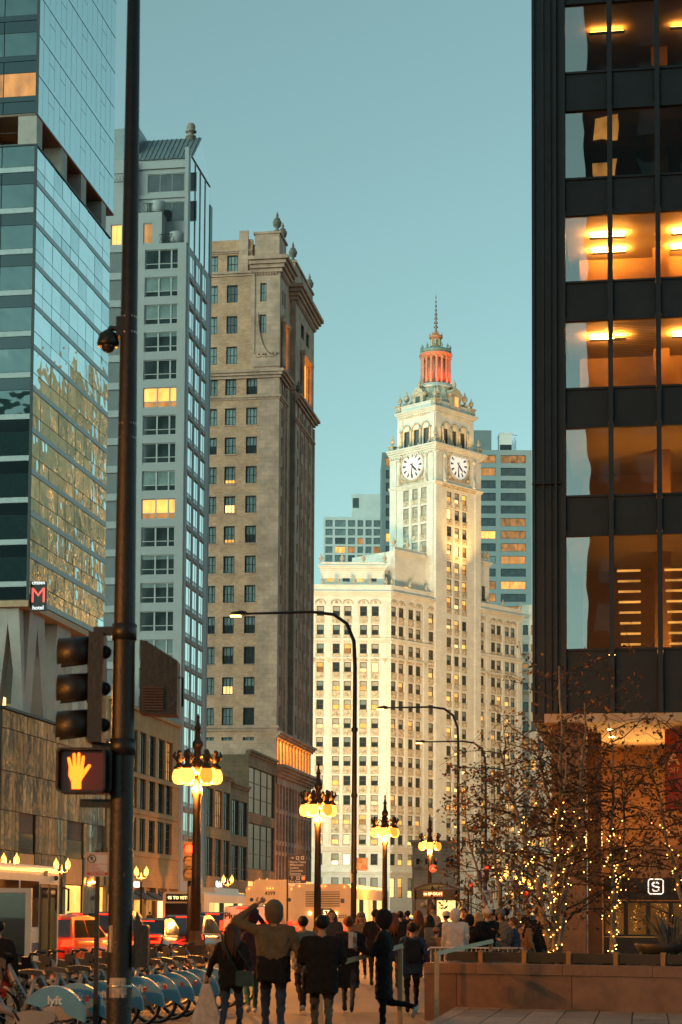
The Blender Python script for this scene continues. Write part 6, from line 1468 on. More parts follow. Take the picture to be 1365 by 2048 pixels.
E_ = bus('distant bus beyond the shelter at right', gx_(1030, 190), 190, 0, 12, 3.0, False, m_busint)
# ================================================================== docked hire bikes
m_bgrey = M('bike_grey', (.30, .27, .25), .4, .2, .15, 4); m_bblu = M('bike_blue', (.12, .34, .50), .4, 0, .12, 3, spec=.5); m_bblk = M('bike_black', (.015, .015, .016), .5); m_chr = M('bike_metal', (.4, .38, .35), .35, .8)
bk0 = thing('hire_bike', 'hire bike', 'bicycle', (0, 0, 0), 0, 'docked hire bikes in a row')
WR = .34
def bwheel(y, nm):
    w_ = thing_part = bpy.data.objects.new('wheel', None)
    t = MB(); c_ = [(0, y + WR * math.cos(2*math.pi*k/28), WR + WR * math.sin(2*math.pi*k/28)) for k in range(29)]
    t.tube(c_, .024, 6, 0, True, False); wo = t.build('wheel', m_tyre, bk0)
    rm = MB(); c2 = [(0, y + (WR - .03) * math.cos(2*math.pi*k/28), WR + (WR - .03) * math.sin(2*math.pi*k/28)) for k in range(29)]; rm.tube(c2, .012, 4, 0, True, False); rm.build('rim', m_chr, wo)
    sp = MB()
    for k in range(14): a = 2*math.pi*k/14; sp.tube([((-1) ** k * .025, y, WR), (0, y + (WR - .03) * math.cos(a), WR + (WR - .03) * math.sin(a))], .003, 3, 0, False, False)
    sp.tube([(-.05, y, WR), (.05, y, WR)], .035, 8); sp.build('spokes', m_chr, wo)
bwheel(0, 'r'); bwheel(1.1, 'f')
fr = MB()
fr.tube([(0, .92, .98), (0, .86, .82), (0, .66, .46), (0, .42, .34)], [.035, .055, .06, .05], 10)          # thick down tube
fr.tube([(0, .42, .32), (0, .30, .62), (0, .24, .86)], [.04, .032, .026], 8)                                # seat tube
fr.tube([(0, .42, .33), (.06, .2, .33), (.055, 0, .34)], .024, 6).tube([(0, .42, .33), (-.06, .2, .33), (-.055, 0, .34)], .024, 6)
fr.tube([(0, .93, 1.0), (.05, .99, .8), (.05, 1.1, .34)], .022, 6).tube([(0, .93, 1.0), (-.05, .99, .8), (-.05, 1.1, .34)], .022, 6)
fr.build('frame', m_bgrey, bk0)
sh = [(.40 * math.cos(R_(a)), WR + .40 * math.sin(R_(a))) for a in range(188, 20, -10)]; shi = [(.15 * math.cos(R_(a)), WR + .05 + .13 * math.sin(R_(a))) for a in range(35, 190, 20)]
shell_ = MB().prism([(y, z) for y, z in sh] + shi, 'x', -.058, .058); rf_ = shell_.build('rear_fender', m_bblu, bk0)
text('lettering', 'lyft', .15, m_sww, rf_, (-.062, -.02, .56), (R_(90), 0, R_(-90)), .001, True)
MB().prism([(.5, .40), (.44, .24), (.1, .26), (-.02, .30), (-.04, .37), (.02, .42), (.3, .44)], 'x', -.085, -.066).build('chain_guard', m_bgrey, bk0)
MB().prism([(.14, .93), (.3, .95), (.46, .93), (.44, .90), (.2, .87), (.12, .88)], 'x', -.065, .065).build('saddle', m_bblk, bk0)
MB().tube([(-.3, .80, 1.1), (-.26, .9, 1.12), (-.1, .95, 1.06), (.1, .95, 1.06), (.26, .9, 1.12), (.3, .80, 1.1)], .017, 8).build('handlebar', m_bblk, bk0)
MB().box(-.09, .09, .93, 1.06, .92, 1.06).prism([(.95, .76), (1.14, .80), (1.16, .98), (.98, .94)], 'x', -.12, .12).build('front_box', m_bblk, bk0)
MB().prism([(.42 * math.cos(R_(a)) * .9 + 1.1, WR + .39 * math.sin(R_(a))) for a in range(20, 150, 10)] + [(.42 * math.cos(R_(a)) * .82 + 1.1, WR + .36 * math.sin(R_(a))) for a in range(140, 10, -10)], 'x', -.04, .04).build('front_fender', m_bgrey, bk0)
cr_ = MB().tube([(.09, .42, .31), (.1, .42, .31)], .09, 14).tube([(.11, .42, .31), (.12, .34, .18)], .014, 6).box(.1, .2, .3, .38, .165, .185).tube([(-.09, .42, .31), (-.11, .50, .44)], .014, 6); cr_.build('crankset', m_bblk, bk0)
MB().box(-.03, .03, -.44, -.40, .55, .62).build('rear_lamp', M('reflector', (.3, .01, .01), .3), bk0)
text('lettering', 'DIVVY', .10, m_bblk, bk0, (-.064, .76, .64), (R_(90), R_(58), R_(-90)), .001, True)
index_tree(bk0)
dock0 = thing('bike_dock', 'grey bike dock post', 'bike dock', (0, 0, 0), 0, 'bike dock posts in a row')
MB().prism([(-.10, 0), (.12, 0), (.1, .5), (-.02, .78), (-.12, .74)], 'x', -.09, .09).build('post', m_granite, dock0); MB().box(-.07, .07, -.16, -.1, .5, .64).build('lock', m_bblk, dock0); MB().box(-.3, .3, -.25, .35, -.0, .03).build('plate', m_dark, dock0)
index_tree(dock0)
ords = ('nearest', 'second', 'third', 'fourth', 'fifth', 'sixth', 'seventh', 'eighth', 'ninth', 'tenth', 'eleventh', 'twelfth')
ys = [23.2 + .98 * k for k in range(12)]
for k, y in enumerate(ys):
    rx = -7.72 + .35 + random.uniform(-.05, .05); rz = math.pi / 2 + random.uniform(-.05, .05) + .12
    lb = ords[k] + ' grey and blue hire bike of the docked row, counting from the viewer' if k else 'nearest grey and blue hire bike of the docked row at left'
    o_ = bk0 if k == 0 else copy_tree(bk0, (0, 0, 0))
    o_.location = (rx, y, 0); o_.rotation_euler = (0, R_(random.uniform(-3, 3)), rz); o_['label'] = lb
    d_ = dock0 if k == 0 else copy_tree(dock0, (0, 0, 0))
    d_.location = (rx - 1.48, y + .02, 0); d_.rotation_euler = (0, 0, math.pi / 2); d_['label'] = 'grey dock post holding the ' + ords[k] + ' hire bike from the viewer'
car('dark red car braking in the second lane right of the foreground pole', gx_(268, 60), 60, 0, 4.6, 1.85, 1.5, p_dark, 'sedan')
car('black sedan ahead of the maroon car with bright brake lights', gx_(455, 104), 104, 0, 4.7, 1.88, 1.5, p_blk, 'sedan')
car('grey sport utility car in the far lane near the podium', gx_(150, 112), 112, 0, 4.7, 1.9, 1.7, p_grey, 'suv')
# ================================================================== people (local: x right, y facing, z up)
import numpy as np
def PM(name, c, rough=.85, var=.25): return M(name, c, rough, 0, var, 9, .3, 60, .15)
m_skin = PM('skin', (.42, .23, .15), .55, .12); m_jean = PM('denim', (.035, .05, .085)); m_blkc = PM('black_cloth', (.014, .013, .014)); m_chc = PM('charcoal_cloth', (.04, .038, .038)); m_oliv = PM('olive_cloth', (.13, .10, .06)); m_navyc = PM('navy_cloth', (.03, .045, .075)); m_cream = PM('cream_puffer', (.46, .42, .40), .85, .08); m_gryc = PM('grey_cloth', (.13, .125, .12)); m_camo = M('camouflage_cloth', (.075, .07, .05), .85, 0, .9, 14); m_brnc = PM('brown_cloth', (.20, .12, .07)); m_grnc = PM('green_cloth', (.03, .09, .06)); m_purp = PM('plum_cloth', (.05, .022, .03)); m_shoe = PM('shoe', (.03, .028, .027)); m_wsh = PM('white_shoe', (.45, .42, .4)); m_redc = PM('red_cloth', (.25, .04, .03))
m_hbr = PM('brown_hair', (.07, .035, .018), .5); m_hbk = PM('black_hair', (.012, .01, .009), .5); m_hbl = PM('blond_hair', (.35, .2, .08), .5); m_hrd = PM('auburn_hair', (.12, .04, .02), .5); m_wool = PM('cream_wool', (.5, .44, .38)); m_pack = PM('backpack_cloth', (.02, .02, .022))
PEOPLE = []
def caps(mb, p0, p1, r0, r1, n=10, fy=1.0):
    p0, p1 = Vector(p0), Vector(p1); d = (p1 - p0); L = d.length
    if L < 1e-4: d = Vector((0, 0, 1)); L = 1e-4
    d.normalize(); pts = []; rr = []
    for k in range(4): a = math.pi / 2 * k / 3.4; pts.append(p0 - d * r0 * math.cos(a)); rr.append(max(.004, r0 * math.sin(a)))
    pts.append(p0); rr.append(r0); pts.append(p1); rr.append(r1)
    for k in range(3, -1, -1): a = math.pi / 2 * k / 3.4; pts.append(p1 + d * r1 * math.cos(a)); rr.append(max(.004, r1 * math.sin(a)))
    mb.tube(pts, rr, n)
def hand_geo(wr_, dirv, side, r=1.0):
    """palm, four fingers slightly curled and a thumb, rooted in the wrist"""
    mb = MB(); d = Vector(dirv).normalized(); up = Vector((0, 1, 0)) if abs(d.y) < .8 else Vector((0, 0, 1)); a = d.cross(up).normalized(); b = a.cross(d); w_ = Vector(wr_)
    mb.tube([w_ - d * .02, w_ + d * .03, w_ + d * .09], [.026, .04, .038], 8, 0, True, True, .5)
    for k, (o, l) in enumerate(((-.027, .062), (-.009, .072), (.009, .068), (.027, .055))):
        q = w_ + d * .085 + b * o * 1.05 if False else w_ + d * .085 + a * o
        mb.tube([q, q + d * l * .5, q + d * l * .85 + b * .018], [.0095, .009, .007], 5)
    q = w_ + d * .03 + a * .03 * side; mb.tube([q, q + a * .025 * side + d * .025, q + a * .035 * side + d * .055], [.012, .011, .008], 5)
    return mb
def person(label, u, D, h, face, top, legs, hairm, pose='stand', hair='short', shoes=None, coat=0., hood=None, hat=None, pack=None, arms=None, ph=0., wide=1.0, loc=None, two=None, lean=0., group='pedestrians on the pavement', skirt=None):
    p = Vector(loc) if loc else at_g(u, D); r = bpy.data.objects.new('person', None); COL.objects.link(r); r.empty_display_size = .1; r.location = p; r.rotation_euler = (0, 0, FAZ + R_(face)); tag(r, label, 'person', group)
    shoes = shoes or m_shoe; S = h / 1.75
    mats = [m_skin, top, legs, shoes, two or top, hairm]; SEG = []; FLAT = []
    def seg(a, b, r0, r1, m_, flat=False): SEG.append((Vector(a) * S, Vector(b) * S, r0 * S, r1 * S, m_)); FLAT.append(flat)
    hipz = .93; ly = lean
    st = .0
    if pose == 'walk': st = .22
    if pose == 'stride': st = .34
    sg = 1 if ph >= 0 else -1
    hip = [Vector((s * .09, 0, hipz)) for s in (-1, 1)]
    for i, s in enumerate((-1, 1)):
        f = st * sg * s
        kn = Vector((s * .095, .10 * (st > 0) + f * .55, .50)); an = Vector((s * .09, f * 1.0 - (.12 if f < 0 else 0), .09 + (.06 if f < 0 else 0)))
        if pose == 'kick' and s > 0: kn = Vector((.10, .06, .50)); an = Vector((.12, -.42, .42))
        if pose == 'sit': kn = Vector((s * .11, .42, .5)); an = Vector((s * .11, .45, .09))
        seg(hip[i], kn, .088, .062, 2); seg(kn, an, .060, .042, 2)
        tq = Vector((0, .15, -.035)) if not (pose == 'kick' and s > 0) else Vector((0, .03, -.15))
        if f < 0: tq = Vector((0, .12, -.09))
        seg(an + Vector((0, -.02, -.03)), an + tq, .045, .036, 3)
    W_ = wide
    ch = Vector((0, ly * .6, 1.30)); shz = 1.42
    seg((-.075 * W_, 0, .97), (.075 * W_, 0, .97), .108, .108, 1 if coat >= 0 else 2); seg((-.07 * W_, ly * .3, 1.12), (.07 * W_, ly * .3, 1.12), .118, .118, 4); seg((-.10 * W_, ly * .6, 1.30), (.10 * W_, ly * .6, 1.30), .122, .122, 4); seg((-.15 * W_, ly * .8, shz), (.15 * W_, ly * .8, shz), .072, .072, 4)
    if two: SEG[-4] = (*SEG[-4][:4], 1)
    for s in (-1, 0, 1):
        seg((s * .10 * W_, ly * .6, 1.31), (s * .085 * W_, ly * .3, 1.13), .121, .114, 4); seg((s * .085 * W_, ly * .3, 1.11), (s * .095 * W_, 0, .96), .110, .110, 1)
    if coat >= 0:
        for s in (-1, 0, 1): seg((s * .085 * W_, 0, .97), (s * .085 * W_, 0, .80), .112, .106, 1, True)
    if coat > 0:
        for s in (-1, 0, 1): seg((s * .09 * W_, 0, .95), (s * .10 * W_, 0, .84 - coat), .105, .112, 1, True)
    hd = Vector((0, ly + .02, 1.64)); nk = Vector((0, ly * .9, 1.50))
    seg((0, ly * .8, 1.44), nk, .062, .055, 0); seg(hd + Vector((0, -.015, .025)), hd + Vector((0, .015, -.035)), .090, .074, 0); seg(hd + Vector((0, .09, -.02)), hd + Vector((0, .108, -.035)), .014, .016, 0); seg(hd + Vector((0, .045, -.085)), hd + Vector((0, .06, -.09)), .045, .03, 0)
    for s in (-1, 1): seg(hd + Vector((s * .088, -.01, -.01)), hd + Vector((s * .092, -.015, -.035)), .018, .014, 0)
    A = {'l': ((-.27, -.03, 1.17), (-.28, .06, .95)), 'r': ((.27, -.03, 1.17), (.28, .06, .95))}
    if st: A = {'l': ((-.27, -.02 + st * sg * .4, 1.16), (-.27, .10 + st * sg * .6, .97)), 'r': ((.27, -.02 - st * sg * .4, 1.16), (.27, .10 - st * sg * .6, .97))}
    if arms: A.update(arms)
    hands = []
    for k, s in (('l', -1), ('r', 1)):
        e, w_ = Vector(A[k][0]), Vector(A[k][1]); shd = Vector((s * .185 * W_, ly * .8, 1.41))
        seg(shd, e, .072, .056, 4); seg(e, w_, .056, .042, 4); d = (w_ - e).normalized(); hands.append((w_ * S, d, s)); seg(w_, w_ + d * .02, .034, .03, 0)
    raw = MB()
    for (a, b, r0, r1, m_), fl_ in zip(SEG, FLAT):
        if fl_: raw.tube([a, b], [r0, r1], 12)
        else: caps(raw, a, b, r0, r1)
    # keep the segments: meshes are fused in one pass later
    me = raw.mesh('person_raw', m_skin, True); o_ = bpy.data.objects.new('raw', me); COL.objects.link(o_)
    md = o_.modifiers.new('r', 'REMESH'); md.mode = 'VOXEL'; md.voxel_size = .021 * S; sm = o_.modifiers.new('s', 'SMOOTH'); sm.iterations = 6; sm.factor = .5
    PEOPLE.append((r, o_, SEG, mats, hands, S))
    # eyes and mouth
    fc = MB(); H_ = hd * S
    for s in (-1, 1): fc.ball((H_.x + s * .034 * S, H_.y + .083 * S, H_.z + .005 * S), .012 * S, 6)
    fc.tube([(H_.x - .022 * S, H_.y + .088 * S, H_.z - .062 * S), (H_.x, H_.y + .096 * S, H_.z - .064 * S), (H_.x + .022 * S, H_.y + .088 * S, H_.z - .062 * S)], .006 * S, 4); fc.build('eyes_and_mouth', m_hbk if hairm is not m_hbl else m_hbr, r)
    hr = MB(); c = H_ + Vector((0, -.018, .022)) * S
    if hood is None:
        n = 14; vs_ = []
        def hp(i, j):
            a = 2 * math.pi * j / n; fw = math.sin(a); th = math.pi * .5 * (1.25 + .38 * max(0, -fw)) * i / 6
            lim = 1.0 - .42 * max(0, fw); th *= lim; wv = 1 + .05 * math.sin(5 * a + i)
            return (c.x + .100 * S * math.sin(th) * math.cos(a) * wv, c.y + .113 * S * math.sin(th) * fw * wv, c.z + .106 * S * math.cos(th))
        for i in range(7):
            for j in range(n): vs_.append(hp(i, j))
        hr.add(vs_, [(i*n+j, i*n+(j+1) % n, (i+1)*n+(j+1) % n, (i+1)*n+j) for i in range(6) for j in range(n)], 0, True)
        if hair == 'long':
            for k in range(9):
                a = math.pi * (1.02 + .96 * k / 8); q = Vector((.095 * math.cos(a), .10 * math.sin(a) - .012, 0)) * S
                hr.tube([c + q * .8 + Vector((0, 0, .03)) * S, c + q * 1.08 + Vector((0, 0, -.10)) * S, c + q * 1.1 + Vector((random.uniform(-.01, .01), -.045, -.25)) * S, c + q * .9 + Vector((random.uniform(-.02, .02), -.06, -.42 + random.uniform(-.05, .05))) * S], [.03 * S, .042 * S, .042 * S, .012 * S], 6)
        if hair == 'bun': hr.ball(c + Vector((0, -.12, .04)) * S, .06 * S, 10)
        hr.build('hair', hairm, r)
    else:
        hm = MB(); n = 14; vs_ = []
        for i in range(8):
            th = R_(150) * i / 7
            for j in range(n):
                a = 2 * math.pi * j / n; op = max(0, math.sin(a)) ** 1.5; t2 = th * (1 - .60 * op); x, y, z = .118 * math.sin(t2) * math.cos(a), .134 * math.sin(t2) * math.sin(a) + .008, .128 * math.cos(t2)
                if i >= 6: x *= 1.15; z -= .03 * (i - 5)
                vs_.append((c.x + x * S, c.y + y * S, c.z + z * S + .004))
        hm.add(vs_, [(i*n+j, i*n+(j+1) % n, (i+1)*n+(j+1) % n, (i+1)*n+j) for i in range(7) for j in range(n)], 0, True); hm.build('hood', hood, r)
    if hat:
        hb = MB().lathe((c.x, c.y, c.z - .01 * S), [(.112 * S, 0), (.118 * S, .03 * S), (.112 * S, .06 * S), (.095 * S, .1 * S), (.05 * S, .13 * S), (.01, .14 * S)], 14)
        if hat[1]: hb.ball((c.x, c.y, c.z + .15 * S), .042 * S, 10)
        hb.build('beanie', hat[0], r)
    if pack:
        bp2 = MB(); bp2.prism(rrect(-.15 * S, .15 * S, 1.0 * S, 1.43 * S, .06 * S, 4), 'y', -.27 * S, -.12 * S); bo = bp2.build('backpack', pack, r)
        MB().prism(rrect(-.11 * S, .11 * S, 1.03 * S, 1.2 * S, .04 * S, 3), 'y', -.31 * S, -.271 * S).build('pocket', pack, bo)
        for s in (-1, 1): MB().tube([(s * .1 * S, -.13 * S, 1.42 * S), (s * .12 * S, .0, 1.5 * S), (s * .12 * S, .125 * S, 1.35 * S), (s * .14 * S, .0, 1.1 * S), (s * .13 * S, -.14 * S, 1.05 * S)], .016 * S, 5).build('strap', pack, bo)
    return r
def fuse_people():
    dg = bpy.context.evaluated_depsgraph_get()
    for r, o_, SEG, mats, hands, S in PEOPLE:
        ev = o_.evaluated_get(dg); me = ev.to_mesh(); nv = len(me.vertices); co = np.empty(nv * 3, np.float32); me.vertices.foreach_get('co', co); co = co.reshape(-1, 3)
        nz = np.sin(co[:, 2] * 38 + 6 * np.sin(co[:, 0] * 17) + co[:, 1] * 11) + np.sin(co[:, 2] * 61 + co[:, 0] * 43 + 3 * np.sin(co[:, 1] * 23)); bodyz = (co[:, 2] < 1.46 * S)[:, None]
        nrm = np.empty(nv * 3, np.float32); me.vertices.foreach_get('normal', nrm); co = co + nrm.reshape(-1, 3) * (nz * .0045)[:, None] * bodyz
        faces = [list(p.vertices) for p in me.polygons]; ctr_ = np.array([co[f].mean(axis=0) for f in faces]); ev.to_mesh_clear()
        best = np.full(len(faces), 1e9); mi = np.zeros(len(faces), int)
        for a, b, r0, r1, m_ in SEG:
            a_, d = np.array(a), np.array(b - a); L2 = max(1e-9, float(d @ d)); t = np.clip(((ctr_ - a_) @ d) / L2, 0, 1); dist = np.linalg.norm(ctr_ - a_ - t[:, None] * d, axis=1) - (r0 + (r1 - r0) * t); k = dist < best; best[k] = dist[k]; mi[k] = m_
        mb = MB(); mb.v = [tuple(x) for x in co]; mb.f = faces; mb.m = [int(x) for x in mi]; mb.sm = [True] * len(faces)
        for w_, d, s in hands:
            hg = hand_geo(w_, d, -s); hg.m = [0] * len(hg.m); b0 = len(mb.v); mb.v += hg.v; mb.f += [[b0 + i for i in f] for f in hg.f]; mb.m += hg.m; mb.sm += hg.sm
        mb.build('body', mats, r, fix=False)
    for q in PEOPLE: bpy.data.objects.remove(q[1])
PG = 'pedestrians walking along the pavement'
W1 = person('woman with long brown hair, black jacket and jeans carrying a white bag', 462, 24.8, 1.53, -6, m_blkc, m_jean, m_hbr, 'walk', 'long', m_shoe, .0, arms={'l': ((-.30, -.02, 1.15), (-.36, .02, .95))}, group=PG)
W2 = person('man in hooded olive and black jacket with one hand raised to his head', 546, 23.8, 1.80, 2, m_blkc, m_jean, m_hbk, 'walk', 'short', m_shoe, .06, hood=m_oliv, two=m_oliv, wide=1.12, arms={'l': ((-.48, .05, 1.52), (-.22, .10, 1.72)), 'r': ((.31, -.02, 1.15), (.33, .12, .98))}, ph=-1, group=PG)
person('person in plum hooded coat and green trousers lifting both arms', 503, 31.5, 1.74, 10, m_purp, m_grnc, m_hbk, 'walk', 'short', m_wsh, .2, hood=m_purp, arms={'l': ((-.34, .15, 1.34), (-.16, .2, 1.62)), 'r': ((.32, .12, 1.36), (.12, .2, 1.64))}, group=PG)
person('young man with black hair in grey jacket striding between the hooded man and puffer man', 605, 32, 1.62, 12, m_gryc, m_blkc, m_hbk, 'stride', 'short', m_wsh, .05, group=PG)
person('man in black puffer jacket with camouflage trousers behind the sloping handrail', 643, 23.6, 1.64, 0, m_blkc, m_camo, m_hbk, 'walk', 'short', m_shoe, .12, wide=1.2, lean=.06, arms={'l': ((-.29, .08, 1.15), (-.14, .25, 1.1)), 'r': ((.29, .08, 1.15), (.14, .25, 1.1))}, ph=-1, group=PG)
person('woman in long black coat with auburn hair and black boots striding', 697, 32, 1.62, -4, m_blkc, m_chc, m_hrd, 'stride', 'bun', m_shoe, .38, ph=-1, group=PG)
person('woman facing the viewer with long brown hair in front of the bus', 663, 46, 1.76, 180, m_chc, m_jean, m_hbr, 'stand', 'long', group=PG, coat=.2)
person('woman facing the viewer in beanie, scarf and wide jeans', 722, 48, 1.70, 176, m_brnc, m_jean, m_hbl, 'walk', 'long', m_wsh, .1, hat=(m_gryc, False), group=PG)
W8 = person('woman in black hooded coat in profile holding a red and white packet', 768, 26, 1.70, 78, m_blkc, m_blkc, m_hbk, 'kick', 'short', m_wsh, .32, hood=m_blkc, arms={'l': ((-.24, .12, 1.16), (-.10, .34, 1.22)), 'r': ((.24, .12, 1.16), (.12, .34, 1.2))}, group=PG)
person('short person in dark puffer jacket with a black backpack by the planter wall', 824, 32, 1.52, 0, m_navyc, m_blkc, m_hbk, 'walk', 'short', m_shoe, .08, pack=m_pack, group=PG)
person('dark haired man behind the hooded woman in profile', 751, 44, 1.78, 0, m_blkc, m_blkc, m_hbk, 'walk', group=PG)
person('woman with auburn hair behind the hooded woman, seen from the back', 787, 43, 1.70, -10, m_blkc, m_jean, m_hrd, 'stand', 'long', coat=.2, group=PG)
person('man in black with short hair left of the shelter', 800, 52, 1.76, 20, m_blkc, m_blkc, m_hbk, 'walk', group=PG)
person('dark coated figure cut off by the left edge beside the kiosk', -8, 25, 1.55, 0, m_redc, m_blkc, m_hbk, 'stand', 'short', coat=.15, two=m_blkc, group=PG)
CG = 'people standing in the crowd at right'
crowd = [('with red brown curls left of the shelter', 836, 50, 1.78, 20, m_brnc, m_blkc, m_hrd, dict(hair='long')),  # auburn hair colour stands in for red light on the hair
 ('with a grey backpack in front of the shelter', 859, 47, 1.66, 5, m_chc, m_blkc, m_hbk, dict(pack=m_gryc, hair='long')),
 ('wearing a dark beanie inside the shelter', 864, 58, 1.95, 150, m_gryc, m_blkc, m_hbr, dict(hat=(m_chc, True))),
 ('in brown coat bending low beside the white puffer', 873, 44, 1.36, -40, m_brnc, m_blkc, m_hbr, dict(coat=.2, hat=(m_brnc, False))),
 ('wearing a pale cap behind the white puffer', 893, 50, 1.74, 30, m_chc, m_blkc, m_hbk, dict(hat=(m_wool, False))),
 ('in hooded cream white puffer jacket seen from behind', 911, 43, 1.78, 12, m_cream, m_blkc, m_hbk, dict(hood=m_cream, wide=1.3, coat=.1)),
 ('with dark slicked hair behind the white puffer', 927, 54, 1.86, 170, m_blkc, m_blkc, m_hbk, {}),
 ('in black hood right of the white puffer', 939, 44, 1.66, -20, m_blkc, m_blkc, m_hbk, dict(hood=m_blkc, coat=.2)),
 ('with long blond hair in the crowd', 957, 47, 1.72, 0, m_blkc, m_jean, m_hbl, dict(hair='long')),
 ('in black coat and cream bobble hat', 975, 44, 1.80, -8, m_blkc, m_blkc, m_hbl, dict(hat=(m_wool, True), wide=1.15, coat=.2)),
 ('in grey hooded jacket with pale shoulder facing the viewer', 1001, 44, 1.80, 168, m_gryc, m_jean, m_hbk, dict(hood=m_gryc, two=m_gryc)),
 ('in black behind the grey hooded jacket', 1013, 52, 1.86, 0, m_blkc, m_blkc, m_hbk, {}),
 ('with dark hair far back between two crowd members', 988, 58, 1.84, 10, m_chc, m_blkc, m_hbk, {}),
 ('in navy jacket looking down at a phone', 1033, 42, 1.62, 75, m_navyc, m_jean, m_hbr, dict(arms={'l': ((-.27, .1, 1.15), (-.14, .32, 1.2)), 'r': ((.27, .1, 1.15), (.14, .32, 1.2))}, lean=.06)),
 ('in cream bobble hat behind the navy jacket', 1041, 50, 1.80, 0, m_brnc, m_jean, m_hbl, dict(hat=(m_wool, True))),
 ('in dark cap and brown vest near the birch trunk', 1051, 43, 1.64, -60, m_brnc, m_jean, m_hbk, dict(hat=(m_blkc, False))),
 ('in grey tall hood at the back near the birch', 1056, 54, 1.98, 20, m_gryc, m_blkc, m_hbr, dict(hood=m_gryc)),
 ('in black jacket and jeans with hands in pockets by the birch', 1077, 43, 1.84, 8, m_blkc, m_jean, m_hbk, dict(wide=1.15, arms={'l': ((-.33, -.06, 1.16), (-.2, .1, 1.0)), 'r': ((.33, -.06, 1.16), (.2, .1, 1.0))})),
 ('in black jacket far back left of the bus shelter lamp', 815, 62, 1.8, 0, m_blkc, m_blkc, m_hbk, {}),
 ('with dark hair far back under the no turn sign', 970, 66, 1.86, 180, m_brnc, m_blkc, m_hbk, {}),
 ('in dark clothes far right by the shop window', 1347, 48, 1.62, 40, m_blkc, m_blkc, m_hbk, dict(hat=(m_chc, False)))]
for t, u, D, h_, fa, tp, lg, hm_, kw in crowd: person('person ' + t, u, D, h_, fa, tp, lg, hm_, 'stand', group=CG, **kw)
FG_ = 'people on the far pavement'
for t, u, D, tp in (('in pale top at the far left kerb', 146, 128, m_cream), ('in dark coat outside the tan office block', 282, 150, m_blkc), ('in black outside the lit shop windows', 338, 158, m_chc), ('in brown walking outside the podium', 110, 132, m_brnc)):
    q = at_g(u, D); person('small person ' + t, u, D, 1.72, 30, tp, m_blkc, m_hbk, 'walk', group=FG_, loc=(min(q.x, WX - .8), q.y, .1))
fuse_people()
# things people carry
def held(r, name, label, cat, mb, mats, lp):
    o_ = mb.build(name, mats); q = Matrix.Translation(r.location) @ Matrix.Rotation(r.rotation_euler.z, 4, 'Z') @ Vector(lp); o_.location = q; o_.rotation_euler = (0, 0, r.rotation_euler.z); return tag(o_, label, cat)
tote = MB(); tote.prism([(-.05, 0), (.05, 0), (.22, -.55), (.05, -.62), (-.2, -.5)], 'y', -.05, .05); tote.tube([(-.04, 0, -.03), (-.03, 0, .14), (.03, 0, .14), (.04, 0, -.03)], .012, 5)
held(W1, 'tote_bag', 'white tote bag hanging from the left hand of the long haired woman', 'bag', tote, PM('white_canvas', (.5, .46, .43)), (-.33, .02, .74))
sb = MB(); sb.prism(rrect(-.11, .11, -.1, .1, .03, 3), 'y', -.05, .05); sb.tube([(-.1, 0, .08), (-.28, -.06, .45), (-.32, .0, .62)], .013, 5); sb.tube([(.1, 0, .08), (-.2, .12, .5), (-.32, .08, .62)], .013, 5)
held(W1, 'shoulder_bag', 'small dark teal shoulder bag on the long haired woman', 'bag', sb, PM('teal_leather', (.02, .05, .06), .4), (.2, -.17, .82))
pk = MB(); pk.prism([(-.13, -.1), (.13, -.1), (.15, .1), (-.12, .12)], 'y', -.03, .03); pk.prism([(-.1, -.02), (.1, -.05), (.1, .05), (-.08, .06)], 'y', -.034, -.031, 1)
held(W8, 'snack_packet', 'red and white packet held by the hooded woman in profile', 'packet', pk, [PM('white_packet', (.5, .46, .44), .4), PM('red_packet', (.4, .04, .03), .4)], (-.12, .42, 1.30))
# ================================================================== raised plaza, planter and rails (right foreground)
m_gran = M('brown_granite_slab', (.20, .105, .065), .55, 0, .22, 6, .25, 80); m_gran2 = M('brown_granite_cap', (.22, .12, .075), .5, 0, .2, 6, .25, 80); m_pav = M('plaza_paver', (.22, .165, .125), .65, 0, .25, 5, .3, 60)
PZ = .22
m_pavs = [m_pav, M('worn_plaza_paver', (.19, .14, .105), .7, 0, .4, 2.2, .3, 60), M('pale_plaza_paver', (.25, .19, .145), .6, 0, .3, 3, .3, 60)]
m_grans = [m_gran, M('stained_granite_slab', (.17, .088, .055), .6, 0, .5, 1.6, .25, 80), M('pale_granite_slab', (.22, .12, .077), .5, 0, .3, 2.5, .25, 80)]
wl = gnd(848, 2040); wR = atD(1420, 1938, 28.2); wz = atD(850, 1925, 30.2).z
wr_d = Vector((wR.x - wl.x, wR.y - wl.y, 0)); WL = wr_d.length + 3; wang = math.atan2(wr_d.y, wr_d.x)
pl_ = thing('granite_planter', 'long brown granite planter wall with stone caps in the right foreground', 'planter', (wl.x, wl.y, 0), wang)
zcap = wz - .16; CAPL = 1.42
MB().box(0, WL, .06, 5.5, 0, zcap - .02).build('core', m_trim, pl_)
k = 0; x = 0
while x < WL:
    e = min(WL, x + CAPL * (1.0 if k else .62)); MB().box(x + .004, e - .004, 0, .42, zcap, wz).build('cap_slab', m_gran2, pl_); x = e; k += 1
x = 0; k = 0
while x < WL:
    e = min(WL, x + (.55 if k == 0 else 1.9)); MB().box(x + .005, e - .005, .012, .1, .0, zcap - .006).build('wall_slab', m_grans[(k * 2 + 1) % 3], pl_); x = e; k += 1
for a, b in ((0.42, 1.9), (1.9, 3.6), (3.6, 5.5)): MB().box(.0, .1, a + .004, b - .004, zcap, wz).build('cap_slab', m_gran2, pl_)
MB().box(.1, WL, .42, 5.4, zcap - .1, wz - .05).build('soil', M('planter_soil', (.03, .022, .016), .95, 0, .4, 6, .8, 30), pl_)
